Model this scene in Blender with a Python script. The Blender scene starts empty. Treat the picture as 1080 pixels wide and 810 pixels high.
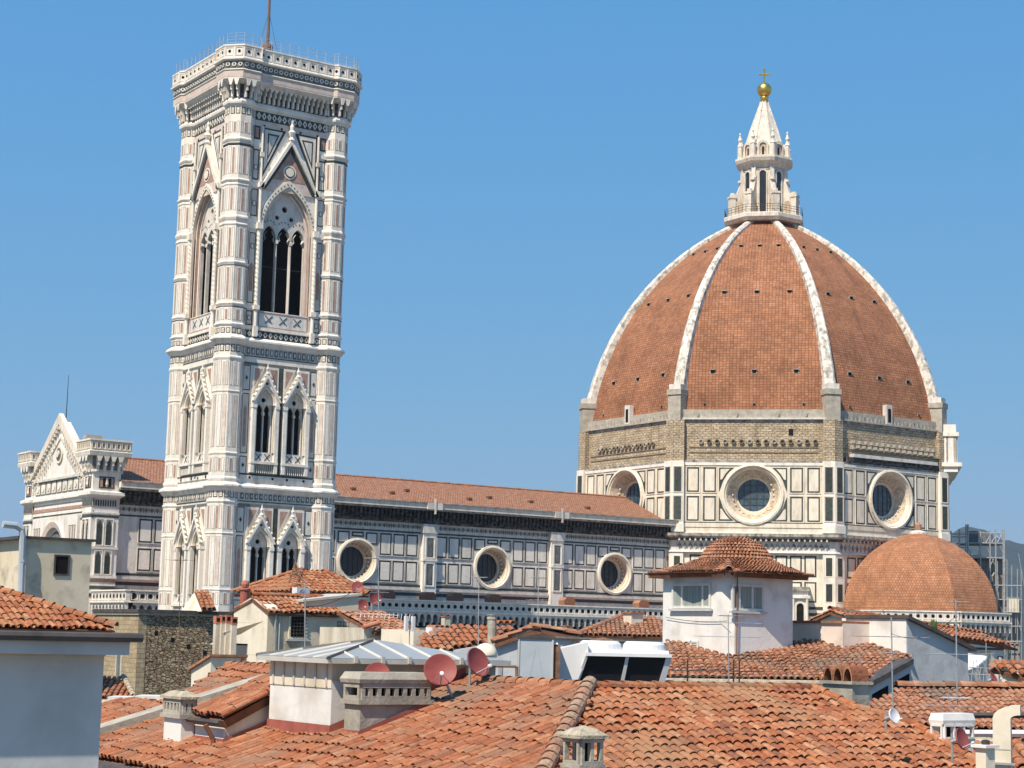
import bpy, bmesh, math, random
from mathutils import Vector, Matrix, noise
from mathutils.geometry import tessellate_polygon
R = math.radians
random.seed(7)
scene = bpy.context.scene
col = scene.collection

# ------------------------------------------------------------------ camera
CAM = Vector((-85.93, -178.5, 21.0))
YAW, PITCH, ROLL, FPX = R(56.02), R(8.04), R(1.33), 1891.7
FW = Vector((math.cos(YAW)*math.cos(PITCH), math.sin(YAW)*math.cos(PITCH), math.sin(PITCH)))
RT0 = Vector((math.sin(YAW), -math.cos(YAW), 0)); UP0 = RT0.cross(FW)
RT = RT0*math.cos(ROLL) + UP0*math.sin(ROLL); UP = -RT0*math.sin(ROLL) + UP0*math.cos(ROLL)
cd = bpy.data.cameras.new('camera'); cam = bpy.data.objects.new('camera', cd); col.objects.link(cam)
cam.matrix_world = Matrix(((RT.x, UP.x, -FW.x, CAM.x), (RT.y, UP.y, -FW.y, CAM.y), (RT.z, UP.z, -FW.z, CAM.z), (0, 0, 0, 1)))
cd.sensor_width = 36; cd.lens = FPX/1080*36; cd.clip_start = .5; cd.clip_end = 30000
scene.camera = cam

# ------------------------------------------------------------------ sky and sun
SUN_AZ, SUN_EL = R(202.5), R(54)          # direction towards the sun, measured from east
w = bpy.data.worlds.new('World'); scene.world = w; w.use_nodes = True
nt = w.node_tree; bg = nt.nodes['Background']
sky = nt.nodes.new('ShaderNodeTexSky'); sky.sky_type = 'NISHITA'; sky.sun_disc = False
sky.sun_elevation = SUN_EL; sky.sun_rotation = R(90) - SUN_AZ
sky.air_density = 1.0; sky.dust_density = 0; sky.ozone_density = 4; sky.altitude = 50
# grade the sky towards the photograph's even blue (one curve per channel)
sp_ = nt.nodes.new('ShaderNodeSeparateColor'); cm_ = nt.nodes.new('ShaderNodeCombineColor'); nt.links.new(sky.outputs[0], sp_.inputs[0])
for i_, (e_, k_) in enumerate(((.75, .54), (.34, 1.68), (.06, 4.18))):
    p_ = nt.nodes.new('ShaderNodeMath'); p_.operation = 'POWER'; p_.inputs[1].default_value = e_; nt.links.new(sp_.outputs[i_], p_.inputs[0])
    m_ = nt.nodes.new('ShaderNodeMath'); m_.operation = 'MULTIPLY'; m_.inputs[1].default_value = k_; nt.links.new(p_.outputs[0], m_.inputs[0]); nt.links.new(m_.outputs[0], cm_.inputs[i_])
nt.links.new(cm_.outputs[0], bg.inputs[0]); bg.inputs[1].default_value = .112
sd = bpy.data.lights.new('sun', 'SUN'); sd.energy = 5.0; sd.angle = R(.53); sd.color = (1, .885, .73)
so = bpy.data.objects.new('sun', sd); col.objects.link(so)
sv = Vector((math.cos(SUN_AZ)*math.cos(SUN_EL), math.sin(SUN_AZ)*math.cos(SUN_EL), math.sin(SUN_EL)))
so.rotation_euler = sv.to_track_quat('Z', 'Y').to_euler()
so.location = (-200, -80, 200)
scene.view_settings.view_transform = 'Standard'; scene.view_settings.look = 'None'
scene.view_settings.exposure = .47; scene.view_settings.gamma = 1
scene.render.engine = 'CYCLES'

# ------------------------------------------------------------------ materials
def mat(name, c1, c2=None, scale=1.0, stretch=(1, 1, 1), rough=.85, bump=0, bscale=12, metal=0, lo=.35, hi=.65,
        island=None, c3=None, s3=.25, spec=.3):
    m = bpy.data.materials.new(name); m.use_nodes = True; t = m.node_tree; N = t.nodes; L = t.links
    b = N['Principled BSDF']; b.inputs['Roughness'].default_value = rough; b.inputs['Metallic'].default_value = metal
    b.inputs['Specular IOR Level'].default_value = spec
    tc = N.new('ShaderNodeTexCoord')
    mp = N.new('ShaderNodeMapping'); mp.inputs['Scale'].default_value = stretch
    L.new(tc.outputs['Object'], mp.inputs[0])
    nz = N.new('ShaderNodeTexNoise'); nz.inputs['Scale'].default_value = scale; nz.inputs['Detail'].default_value = 6
    nz.inputs['Roughness'].default_value = .65; L.new(mp.outputs[0], nz.inputs[0])
    rp = N.new('ShaderNodeValToRGB'); e = rp.color_ramp.elements
    e[0].position = lo; e[1].position = hi
    e[0].color = (*c1, 1); e[1].color = (*(c2 or c1), 1)
    L.new(nz.outputs['Fac'], rp.inputs[0]); out = rp.outputs[0]
    if island:
        g = N.new('ShaderNodeNewGeometry'); r2 = N.new('ShaderNodeValToRGB'); e2 = r2.color_ramp.elements
        e2[0].position = 0; e2[0].color = (*island[0], 1); e2[1].position = 1; e2[1].color = (*island[-1], 1)
        for i, c in enumerate(island[1:-1]):
            k = e2.new((i+1)/(len(island)-1)); k.color = (*c, 1)
        L.new(g.outputs['Random Per Island'], r2.inputs[0])
        mx = N.new('ShaderNodeMix'); mx.data_type = 'RGBA'; mx.blend_type = 'MULTIPLY'; mx.inputs[0].default_value = 1
        L.new(r2.outputs[0], mx.inputs[6]); L.new(out, mx.inputs[7]); out = mx.outputs[2]
    if c3:
        n3 = N.new('ShaderNodeTexNoise'); n3.inputs['Scale'].default_value = s3; n3.inputs['Detail'].default_value = 5
        L.new(tc.outputs['Object'], n3.inputs[0])
        r3 = N.new('ShaderNodeValToRGB'); r3.color_ramp.elements[0].position = .52; r3.color_ramp.elements[1].position = .72
        L.new(n3.outputs['Fac'], r3.inputs[0])
        mx = N.new('ShaderNodeMix'); mx.data_type = 'RGBA'
        L.new(r3.outputs[0], mx.inputs[0]); L.new(out, mx.inputs[6]); mx.inputs[7].default_value = (*c3, 1); out = mx.outputs[2]
    L.new(out, b.inputs['Base Color'])
    if bump:
        nb = N.new('ShaderNodeTexNoise'); nb.inputs['Scale'].default_value = bscale; nb.inputs['Detail'].default_value = 6
        L.new(tc.outputs['Object'], nb.inputs[0])
        bp = N.new('ShaderNodeBump'); bp.inputs['Strength'].default_value = 1; bp.inputs['Distance'].default_value = bump
        L.new(nb.outputs['Fac'], bp.inputs['Height']); L.new(bp.outputs[0], b.inputs['Normal'])
    return m

def brickmat(name, ca, cb, mortar, bw, bh, msize, var=(.75, 1.1), vs=.15, bump=.03, offset=.5, rough=.85, wob=.5, streak=0):
    m = bpy.data.materials.new(name); m.use_nodes = True; t = m.node_tree; N = t.nodes; L = t.links
    b = N['Principled BSDF']; b.inputs['Roughness'].default_value = rough; b.inputs['Specular IOR Level'].default_value = .25
    tc = N.new('ShaderNodeTexCoord'); br = N.new('ShaderNodeTexBrick')
    L.new(tc.outputs['UV'], br.inputs[0])
    br.inputs['Color1'].default_value = (*ca, 1); br.inputs['Color2'].default_value = (*cb, 1); br.inputs['Mortar'].default_value = (*mortar, 1)
    br.inputs['Scale'].default_value = 1; br.inputs['Brick Width'].default_value = bw; br.inputs['Row Height'].default_value = bh
    br.inputs['Mortar Size'].default_value = msize; br.inputs['Mortar Smooth'].default_value = .3; br.inputs['Bias'].default_value = 0
    br.offset = offset
    # wobble the courses so that they do not look ruled
    nw = N.new('ShaderNodeTexNoise'); nw.inputs['Scale'].default_value = .8 if wob < 1 else 2.2; L.new(tc.outputs['UV'], nw.inputs[0])
    va = N.new('ShaderNodeVectorMath'); va.operation = 'MULTIPLY_ADD'; va.inputs[1].default_value = (bh*wob, bh*wob, 0)
    L.new(nw.outputs['Color'], va.inputs[0]); L.new(tc.outputs['UV'], va.inputs[2]); L.new(va.outputs[0], br.inputs[0])
    nz = N.new('ShaderNodeTexNoise'); nz.inputs['Scale'].default_value = vs; nz.inputs['Detail'].default_value = 8; nz.inputs['Roughness'].default_value = .7
    L.new(tc.outputs['UV'], nz.inputs[0])
    rp = N.new('ShaderNodeMapRange'); rp.inputs[1].default_value = .3; rp.inputs[2].default_value = .7
    rp.inputs[3].default_value = var[0]; rp.inputs[4].default_value = var[1]
    L.new(nz.outputs['Fac'], rp.inputs[0])
    mx = N.new('ShaderNodeMix'); mx.data_type = 'RGBA'; mx.blend_type = 'MULTIPLY'; mx.inputs[0].default_value = 1
    L.new(br.outputs['Color'], mx.inputs[6]); L.new(rp.outputs[0], mx.inputs[7]); out = mx.outputs[2]
    if streak:
        ms = N.new('ShaderNodeMapping'); ms.inputs['Scale'].default_value = (1.1, .045, 1); L.new(tc.outputs['UV'], ms.inputs[0])
        ns = N.new('ShaderNodeTexNoise'); ns.inputs['Scale'].default_value = 1; ns.inputs['Detail'].default_value = 7; ns.inputs['Roughness'].default_value = .7; L.new(ms.outputs[0], ns.inputs[0])
        rs = N.new('ShaderNodeMapRange'); rs.inputs[1].default_value = .56; rs.inputs[2].default_value = .74; rs.inputs[3].default_value = 1; rs.inputs[4].default_value = 1-streak; L.new(ns.outputs['Fac'], rs.inputs[0])
        m3 = N.new('ShaderNodeMix'); m3.data_type = 'RGBA'; m3.blend_type = 'MULTIPLY'; m3.inputs[0].default_value = 1; L.new(out, m3.inputs[6]); L.new(rs.outputs[0], m3.inputs[7]); out = m3.outputs[2]
    L.new(out, b.inputs['Base Color'])
    if bump:
        bp = N.new('ShaderNodeBump'); bp.inputs['Distance'].default_value = bump; bp.inputs['Strength'].default_value = 1
        iv = N.new('ShaderNodeMath'); iv.operation = 'SUBTRACT'; iv.inputs[0].default_value = 1
        L.new(br.outputs['Fac'], iv.inputs[1])
        ad = N.new('ShaderNodeMath'); ad.operation = 'ADD'; n2 = N.new('ShaderNodeTexNoise'); n2.inputs['Scale'].default_value = 4
        L.new(tc.outputs['UV'], n2.inputs[0]); L.new(iv.outputs[0], ad.inputs[0]); L.new(n2.outputs['Fac'], ad.inputs[1])
        L.new(ad.outputs[0], bp.inputs['Height']); L.new(bp.outputs[0], b.inputs['Normal'])
    return m

def rubblemat(name):
    m = bpy.data.materials.new(name); m.use_nodes = True; t = m.node_tree; N = t.nodes; L = t.links; b = N['Principled BSDF']; b.inputs['Roughness'].default_value = .95; b.inputs['Specular IOR Level'].default_value = .2
    tc = N.new('ShaderNodeTexCoord'); mp = N.new('ShaderNodeMapping'); mp.inputs['Scale'].default_value = (4.2, 9.0, 1); L.new(tc.outputs['UV'], mp.inputs[0])
    v1 = N.new('ShaderNodeTexVoronoi'); v1.inputs['Scale'].default_value = 1; v1.inputs['Randomness'].default_value = .8; L.new(mp.outputs[0], v1.inputs['Vector'])
    v2 = N.new('ShaderNodeTexVoronoi'); v2.feature = 'DISTANCE_TO_EDGE'; v2.inputs['Scale'].default_value = 1; v2.inputs['Randomness'].default_value = .8; L.new(mp.outputs[0], v2.inputs['Vector'])
    sp = N.new('ShaderNodeSeparateColor'); L.new(v1.outputs['Color'], sp.inputs[0])
    r1 = N.new('ShaderNodeValToRGB'); e = r1.color_ramp.elements; e[0].color = (.28, .19, .11, 1); e[1].color = (.56, .44, .29, 1); k = e.new(.5); k.color = (.41, .31, .19, 1); L.new(sp.outputs[0], r1.inputs[0])
    nz = N.new('ShaderNodeTexNoise'); nz.inputs['Scale'].default_value = 6; nz.inputs['Detail'].default_value = 6; L.new(tc.outputs['UV'], nz.inputs[0])
    mr = N.new('ShaderNodeMapRange'); mr.inputs[1].default_value = .3; mr.inputs[2].default_value = .7; mr.inputs[3].default_value = .7; mr.inputs[4].default_value = 1.15; L.new(nz.outputs['Fac'], mr.inputs[0])
    mx = N.new('ShaderNodeMix'); mx.data_type = 'RGBA'; mx.blend_type = 'MULTIPLY'; mx.inputs[0].default_value = 1; L.new(r1.outputs[0], mx.inputs[6]); L.new(mr.outputs[0], mx.inputs[7])
    r2 = N.new('ShaderNodeMapRange'); r2.inputs[1].default_value = .02; r2.inputs[2].default_value = .1; L.new(v2.outputs['Distance'], r2.inputs[0])
    m2 = N.new('ShaderNodeMix'); m2.data_type = 'RGBA'; L.new(r2.outputs[0], m2.inputs[0]); m2.inputs[6].default_value = (.10, .075, .05, 1); L.new(mx.outputs[2], m2.inputs[7]); L.new(m2.outputs[2], b.inputs['Base Color'])
    bp = N.new('ShaderNodeBump'); bp.inputs['Distance'].default_value = .06; L.new(r2.outputs[0], bp.inputs['Height']); L.new(bp.outputs[0], b.inputs['Normal'])
    return m

WHITE = mat('white_marble', (.52, .48, .42), (.80, .755, .68), 1.1, (1, 1, .2), lo=.26, hi=.52, rough=.7, bump=.03, bscale=2.5, island=[(.80, .78, .76), (1, .99, .97), (.92, .90, .87), (1, 1, 1), (.86, .85, .84), (1.04, 1.02, .98)])
WHITE2 = mat('grey_white_marble', (.42, .40, .37), (.71, .675, .62), 1.3, (1, 1, .22), lo=.28, hi=.56, rough=.75, bump=.03, bscale=2.5, island=[(.80, .78, .76), (1, .99, .97), (.92, .90, .87), (1, 1, 1), (.86, .85, .84), (1.04, 1.02, .98)])
CREAM = mat('cream_marble', (.54, .475, .38), (.78, .71, .595), 1.4, (1, 1, .3), lo=.28, hi=.55, rough=.75, island=[(.80, .78, .76), (1, .99, .97), (.92, .90, .87), (1, 1, 1), (.86, .85, .84), (1.04, 1.02, .98)])
GREEN = mat('green_serpentine', (.028, .036, .033), (.06, .07, .062), 2.0, rough=.7, island=[(.7, .7, .7), (1, 1, 1), (1.3, 1.3, 1.25)])
GREY = mat('grey_serpentine', (.10, .11, .105), (.19, .19, .175), 2.0, rough=.75)
PINK = mat('pink_marble', (.33, .20, .155), (.47, .31, .25), 1.5, rough=.7, island=[(.80, .78, .76), (1, .99, .97), (.92, .90, .87), (1, 1, 1), (.86, .85, .84), (1.04, 1.02, .98)])
PALEPINK = mat('pale_pink_marble', (.54, .43, .37), (.70, .60, .53), 1.5, rough=.7, island=[(.80, .78, .76), (1, .99, .97), (.92, .90, .87), (1, 1, 1), (.86, .85, .84), (1.04, 1.02, .98)])
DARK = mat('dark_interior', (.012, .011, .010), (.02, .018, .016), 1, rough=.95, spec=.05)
SOOT_SHADE = mat('soot_and_shade_stone', (.02, .019, .017), (.20, .185, .16), 1.6, (1, 1, 1.6), lo=.42, hi=.72, rough=.9, bump=.1, bscale=3)  # dark stone for grime and for shade painted into recesses
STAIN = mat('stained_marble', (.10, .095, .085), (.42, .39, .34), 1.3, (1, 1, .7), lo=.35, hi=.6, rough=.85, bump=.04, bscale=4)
SPLAY = mat('window_splay_marble', (.36, .27, .185), (.62, .52, .40), 1.6, lo=.32, hi=.6, rough=.8, island=[(.85, .82, .8), (1, 1, 1), (.92, .9, .86)])
LANT = mat('lantern_marble', (.47, .42, .35), (.74, .68, .59), 1.6, (1, 1, .35), lo=.3, hi=.58, rough=.75, bump=.03, bscale=3, island=[(.82, .8, .78), (1, 1, 1), (.92, .9, .88), (1.03, 1, .97)])
HIPT = mat('hip_tiles', (.6, .58, .52), (1.1, 1.08, 1.05), 16, island=[(.34, .17, .11), (.40, .23, .15), (.30, .17, .115), (.44, .29, .20), (.36, .25, .18)], lo=.34, hi=.62, bump=.01, bscale=30, c3=(.36, .30, .22), s3=4)
RIBM = mat('rib_marble', (.25, .225, .19), (.70, .65, .57), 1.3, (1, 1, .8), lo=.36, hi=.56, rough=.75, bump=.05, bscale=3)
PIER = mat('grey_pier_stone', (.28, .25, .205), (.46, .42, .35), 1.4, lo=.3, hi=.65, bump=.04, bscale=4)
DOMETILE = brickmat('dome_tiles', (.30, .125, .062), (.41, .19, .10), (.22, .098, .054), .5, .42, .04, (.58, 1.16), .25, .05, 0, wob=.7, streak=.55)
NAVETILE = brickmat('nave_roof_tiles', (.34, .155, .088), (.45, .235, .14), (.20, .095, .058), .4, .5, .06, (.55, 1.2), 1.2, .06)
APSETILE = brickmat('apse_dome_tiles', (.38, .165, .082), (.47, .23, .125), (.27, .12, .064), .36, .40, .032, (.62, 1.14), .5, .05, .5, wob=.7, streak=.45)
BROWN = brickmat('rough_brown_masonry', (.46, .365, .245), (.59, .48, .335), (.30, .235, .16), .8, .36, .045, (.55, 1.15), .7, .10, wob=1.1, streak=.45)
RUBBLE = rubblemat('rubble_stone')
TANSTONE = brickmat('tan_stone', (.38, .295, .18), (.45, .365, .24), (.32, .245, .155), .5, .25, .02, (.7, 1.1), 1.2, .02)
GOLD = mat('gilded_copper', (.85, .50, .10), (.95, .62, .16), 2, rough=.32, metal=1)
IRON = mat('dark_iron', (.045, .042, .04), (.08, .072, .065), 4, rough=.6, metal=.3)
RUST = mat('rusty_metal', (.13, .07, .045), (.24, .14, .09), 6, rough=.8)
GLASS = mat('dark_blue_glass', (.03, .05, .07), (.07, .11, .14), 1.2, rough=.18, spec=.6)
BLACKGLASS = mat('dark_glass', (.012, .014, .016), (.03, .03, .032), .8, rough=.3, spec=.5)
SCAFF = mat('galvanised_steel', (.30, .31, .32), (.46, .47, .47), 3, rough=.5, metal=.4)
BOARD = mat('grey_boards', (.22, .20, .175), (.36, .335, .30), 2, (1, 1, .2), rough=.9)
CLAY = [(.26, .09, .04), (.34, .122, .055), (.37, .155, .074), (.29, .10, .045), (.39, .19, .10), (.35, .13, .06), (.42, .225, .13), (.30, .125, .07), (.20, .085, .05), (.33, .105, .046)]
TILE = mat('terracotta_tiles', (.66, .62, .55), (1.1, 1.08, 1.05), 14, island=CLAY, lo=.34, hi=.6, bump=.012, bscale=40, c3=(.30, .165, .09), s3=.9)
TILEB = mat('orange_terracotta_tiles', (.7, .64, .56), (1.1, 1.08, 1.05), 9, island=[(.25, .088, .042), (.32, .115, .055), (.35, .145, .072), (.28, .10, .048), (.38, .185, .10), (.31, .155, .095), (.22, .085, .045)], lo=.32, hi=.58, bump=.012, bscale=40, c3=(.22, .135, .09), s3=.9)
TILEC = mat('weathered_tiles', (.6, .58, .54), (1.1, 1.08, 1.05), 5, island=[(.26, .11, .06), (.36, .155, .088), (.41, .205, .125), (.31, .135, .076), (.38, .215, .14), (.23, .11, .068)], lo=.34, hi=.6, c3=(.17, .13, .10), s3=.6)
UNDER = mat('tile_bed', (.12, .055, .03), (.20, .09, .05), 5, rough=.95)
PLW = mat('white_plaster', (.54, .52, .48), (.72, .70, .66), .8, (1, 1, .35), lo=.25, hi=.5, rough=.9, bump=.006, bscale=9, c3=(.50, .47, .42), s3=1.1)
PLC = mat('cream_plaster', (.56, .49, .37), (.72, .65, .52), .9, (1, 1, .35), lo=.25, hi=.55, rough=.9, bump=.006, bscale=9, c3=(.44, .38, .28), s3=1.1)
PLB = mat('beige_plaster', (.46, .38, .265), (.62, .54, .415), .9, (1, 1, .3), lo=.3, hi=.6, rough=.9, bump=.008, bscale=9, c3=(.30, .26, .19), s3=1.1)
PLO = mat('olive_grey_plaster', (.55, .465, .32), (.67, .585, .44), .5, (1, 1, .5), lo=.3, hi=.65, rough=.9, bump=.005, bscale=7, c3=(.33, .29, .22), s3=1.1)
PLP = mat('pale_pink_plaster', (.62, .52, .44), (.74, .65, .57), .9, (1, 1, .4), lo=.3, hi=.6, rough=.9, bump=.005, bscale=8, c3=(.50, .41, .34), s3=1.1)
PLG = mat('grey_plaster', (.36, .38, .39), (.50, .51, .515), .8, (1, 1, .4), lo=.25, hi=.6, rough=.9, bump=.01, bscale=6, c3=(.30, .30, .295), s3=1.1)
PLT = mat('smooth_grey_plaster', (.46, .47, .46), (.54, .55, .54), .5, (1, 1, .6), lo=.25, hi=.7, rough=.9, bump=.003, bscale=14, c3=(.40, .41, .40), s3=1.1)
OLDPL = mat('streaked_plaster', (.40, .35, .27), (.66, .61, .50), 1.2, (1, 1, .18), lo=.36, hi=.6, rough=.92, bump=.008, bscale=9)
CONC = mat('concrete', (.24, .22, .18), (.42, .39, .33), 2.5, lo=.3, hi=.65, rough=.95, bump=.01, bscale=18)
LICHEN = mat('lichened_stone', (.26, .22, .16), (.44, .39, .30), 9, lo=.35, hi=.6, rough=.95, bump=.02, bscale=25)
FLASH = mat('red_flashing', (.26, .075, .055), (.36, .115, .085), 4, rough=.8)
ZINC = mat('blue_grey_zinc', (.26, .28, .285), (.36, .385, .385), .7, (1, .4, 1), lo=.3, hi=.7, rough=.45, metal=.15)
SEAM = mat('pale_seam', (.42, .40, .35), (.52, .50, .45), 2, rough=.7)
WMET = mat('white_enamel', (.64, .64, .64), (.72, .72, .72), 1, rough=.4)
GMET = mat('grey_sheet_metal', (.36, .40, .43), (.46, .50, .53), .7, rough=.5, metal=.1)
DISHR = mat('red_dish_paint', (.21, .045, .042), (.29, .075, .065), 3, rough=.55)
DISHW = mat('white_dish_paint', (.60, .61, .62), (.72, .73, .74), 3, rough=.5)
WOODT = mat('window_timber', (.55, .53, .48), (.68, .66, .61), 3, rough=.6)
CURT = mat('pale_curtain', (.17, .20, .18), (.36, .40, .365), 8, (9, 9, .02), lo=.35, hi=.65, rough=.9)
DARKFIN = mat('black_coil_fins', (.010, .010, .011), (.022, .022, .024), 30, rough=.7)
GUTT = mat('dark_gutter', (.05, .045, .042), (.09, .08, .075), 3, rough=.55)
COPPER = mat('brown_copper', (.14, .06, .04), (.22, .10, .06), 3, rough=.6)
GROUND = mat('paving', (.10, .095, .085), (.16, .15, .135), .4, rough=.95)
HILLM = mat('wooded_hill', (.006, .017, .015), (.024, .038, .03), .012, lo=.38, hi=.6, rough=1, bump=8, bscale=.03)
CLOTH = mat('white_cloth', (.72, .73, .76), (.80, .81, .83), 2, rough=.9)
ORN = mat('terracotta_pot', (.38, .13, .08), (.48, .19, .12), 4, rough=.85)
LEAF = mat('green_leaves', (.05, .10, .03), (.11, .19, .05), 8, rough=.8)

# ------------------------------------------------------------------ pixel rays of the photograph (1080 x 810) to measured points
def ray(u, v):
    return RT*((u-540)/FPX) + UP*((405-v)/FPX) + FW
FH = Vector((math.cos(YAW), math.sin(YAW), 0))
def at(u, v, d):
    q = ray(u, v); return CAM + q*(d/q.dot(FH))
def hit(u, v, P, n):
    q = ray(u, v); n = Vector(n); return CAM + q*((n.dot(Vector(P)) - n.dot(CAM))/n.dot(q))

# ------------------------------------------------------------------ mesh builder
I4 = Matrix.Identity(4)
def frame(o, ang):
    """plane frame: u to the right seen from outside, d outward, z up; ang = outward direction in degrees"""
    a = R(ang); n = (math.cos(a), math.sin(a)); u = (-n[1], n[0])
    return Matrix(((u[0], n[0], 0, o[0]), (u[1], n[1], 0, o[1]), (0, 0, 1, o[2] if len(o) > 2 else 0), (0, 0, 0, 1)))

class MB:
    def __init__(s, M=None):
        s.v = []; s.f = []; s.m = []; s.uv = []; s.slots = []; s.M = M or I4
    def mi(s, m):
        if m not in s.slots: s.slots.append(m)
        return s.slots.index(m)
    def add(s, vs, fs, m, uvs=None):
        b = len(s.v); s.v += [s.M @ Vector(p) for p in vs]; k = s.mi(m)
        for i, f in enumerate(fs):
            s.f.append([b+j for j in f]); s.m.append(k); s.uv.append(uvs[i] if uvs else None)
        return s
    def box(s, u0, u1, d0, d1, z0, z1, m):
        vs = [(u, d, z) for z in (z0, z1) for d in (d0, d1) for u in (u0, u1)]
        return s.add(vs, [(0, 1, 3, 2), (4, 6, 7, 5), (0, 4, 5, 1), (2, 3, 7, 6), (0, 2, 6, 4), (1, 5, 7, 3)], m)
    def poly(s, pts, d0, d1, m, m2=None):
        """polygon in the (u, z) plane extruded from d0 to d1"""
        n = len(pts); vs = [(u, d0, z) for u, z in pts] + [(u, d1, z) for u, z in pts]
        s.add(vs, [tuple(range(n)), tuple(range(n, 2*n))], m)
        return s.add(vs, [(i, (i+1) % n, n+(i+1) % n, n+i) for i in range(n)], m2 or m)
    def plate(s, outer, holes, d, depth, m, mside=None, uvf=None):
        """flat plate with holes: front at d, hole and rim sides going back by depth"""
        loops = [outer] + holes
        tr = tessellate_polygon([[Vector((u, z, 0)) for u, z in l] for l in loops])
        flat = [p for l in loops for p in l]
        s.add([(u, d, z) for u, z in flat], [tuple(t) for t in tr], m, [[(flat[i][0], flat[i][1]) for i in t] for t in tr])
        s.add([(u, d-depth, z) for u, z in flat], [tuple(t) for t in tr], m, [[(flat[i][0], flat[i][1]) for i in t] for t in tr])
        for l in loops:
            n = len(l); vs = [(u, d, z) for u, z in l] + [(u, d-depth, z) for u, z in l]
            s.add(vs, [(i, (i+1) % n, n+(i+1) % n, n+i) for i in range(n)], mside or m)
        return s
    def strip(s, A, dA, B, dB, m, closed=False):
        n = len(A); vs = [(u, dA, z) for u, z in A] + [(u, dB, z) for u, z in B]
        return s.add(vs, [(i, (i+1) % n, n+(i+1) % n, n+i) for i in range(n if closed else n-1)], m)
    def ringz(s, outs, m, cap=True):
        """loft closed plan outlines [(list of xy), z]"""
        n = len(outs[0][0]); vs = [(x, y, z) for o, z in outs for x, y in o]
        fs = [(k*n+i, k*n+(i+1) % n, (k+1)*n+(i+1) % n, (k+1)*n+i) for k in range(len(outs)-1) for i in range(n)]
        if cap: fs += [tuple(range(n)), tuple(range((len(outs)-1)*n, len(outs)*n))]
        return s.add(vs, fs, m)
    def lathe(s, prof, c, m, n=16, a0=0, a1=360, axis=None):
        full = abs(a1-a0) >= 359.9; k = n if full else n+1; vs = []
        for r, z in prof:
            for i in range(k):
                a = R(a0+(a1-a0)*i/n); vs.append((c[0]+r*math.cos(a), c[1]+r*math.sin(a), c[2]+z))
        fs = []
        for j in range(len(prof)-1):
            for i in range(n):
                i2 = (i+1) % k; fs.append((j*k+i, j*k+i2, (j+1)*k+i2, (j+1)*k+i))
        if full: fs += [tuple(range(k)), tuple(range((len(prof)-1)*k, len(prof)*k))]
        return s.add(vs, fs, m)
    def tube(s, pts, r, m, n=6, r2=None):
        pts = [Vector(p) for p in pts]; vs = []; P = len(pts)
        for i, p in enumerate(pts):
            t = (pts[min(i+1, P-1)] - pts[max(i-1, 0)]).normalized()
            a = Vector((0, 0, 1)) if abs(t.z) < .9 else Vector((1, 0, 0)); x = t.cross(a).normalized(); y = t.cross(x)
            rr = r + ((r2 or r)-r)*i/max(1, P-1)
            vs += [p + x*(rr*math.cos(2*math.pi*j/n)) + y*(rr*math.sin(2*math.pi*j/n)) for j in range(n)]
        fs = [(i*n+j, i*n+(j+1) % n, (i+1)*n+(j+1) % n, (i+1)*n+j) for i in range(P-1) for j in range(n)]
        fs += [tuple(range(n)), tuple(range((P-1)*n, P*n))]
        return s.add(vs, fs, m)
    def panel(s, u0, u1, z0, z1, fill, edge, bw=.12, d=.0, t=.03):
        s.box(u0, u1, d-.06, d+t, z0, z1, edge)
        return s.box(u0+bw, u1-bw, d-.05, d+t+.015, z0+bw, z1-bw, fill)
    def frame4(s, u0, u1, z0, z1, bw, d0, d1, m):
        s.box(u0, u1, d0, d1, z0, z0+bw, m); s.box(u0, u1, d0, d1, z1-bw, z1, m)
        s.box(u0, u0+bw, d0, d1, z0+bw, z1-bw, m); return s.box(u1-bw, u1, d0, d1, z0+bw, z1-bw, m)
    def quad(s, p0, p1, p2, p3, m, u0=0, v0=0):
        """one face with metre uv: p0 p1 along u, p3 p2 above"""
        a = (Vector(p1)-Vector(p0)).length; h = (Vector(p3)-Vector(p0)).length
        t = (Vector(p2)-Vector(p3)).length; o = (a-t)/2
        return s.add([p0, p1, p2, p3], [(0, 1, 2, 3)], m, [[(u0, v0), (u0+a, v0), (u0+a-o, v0+h), (u0+o, v0+h)]])
    def boxuv(s, x0, x1, y0, y1, z0, z1, m):
        for a, b in (((x0, y0), (x1, y0)), ((x1, y0), (x1, y1)), ((x1, y1), (x0, y1)), ((x0, y1), (x0, y0))):
            s.quad((*a, z0), (*b, z0), (*b, z1), (*a, z1), m)
        return s.quad((x0, y0, z1), (x1, y0, z1), (x1, y1, z1), (x0, y1, z1), m)
    def build(s, name, parent=None, smooth=False, recalc=True):
        me = bpy.data.meshes.new(name)
        root = parent
        while root is not None and root.parent is not None: root = root.parent
        base = Vector(root.location) if root is not None else (s.base if hasattr(s, 'base') else Vector((0, 0, 0)))
        me.from_pydata([tuple(p-base) for p in s.v], [], s.f)
        for m in s.slots: me.materials.append(m)
        me.polygons.foreach_set('material_index', s.m)
        if any(s.uv):
            ul = me.uv_layers.new(name='UVMap')
            for p in me.polygons:
                q = s.uv[p.index]
                if q:
                    for li, c in zip(p.loop_indices, q): ul.data[li].uv = c
        me.update()
        if recalc:
            bm = bmesh.new(); bm.from_mesh(me); bmesh.ops.recalc_face_normals(bm, faces=bm.faces); bm.to_mesh(me); bm.free()
        if smooth:
            me.polygons.foreach_set('use_smooth', [True]*len(me.polygons))
        o = bpy.data.objects.new(name, me); col.objects.link(o)
        if parent is not None: o.parent = parent
        else: o.location = base
        return o

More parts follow.
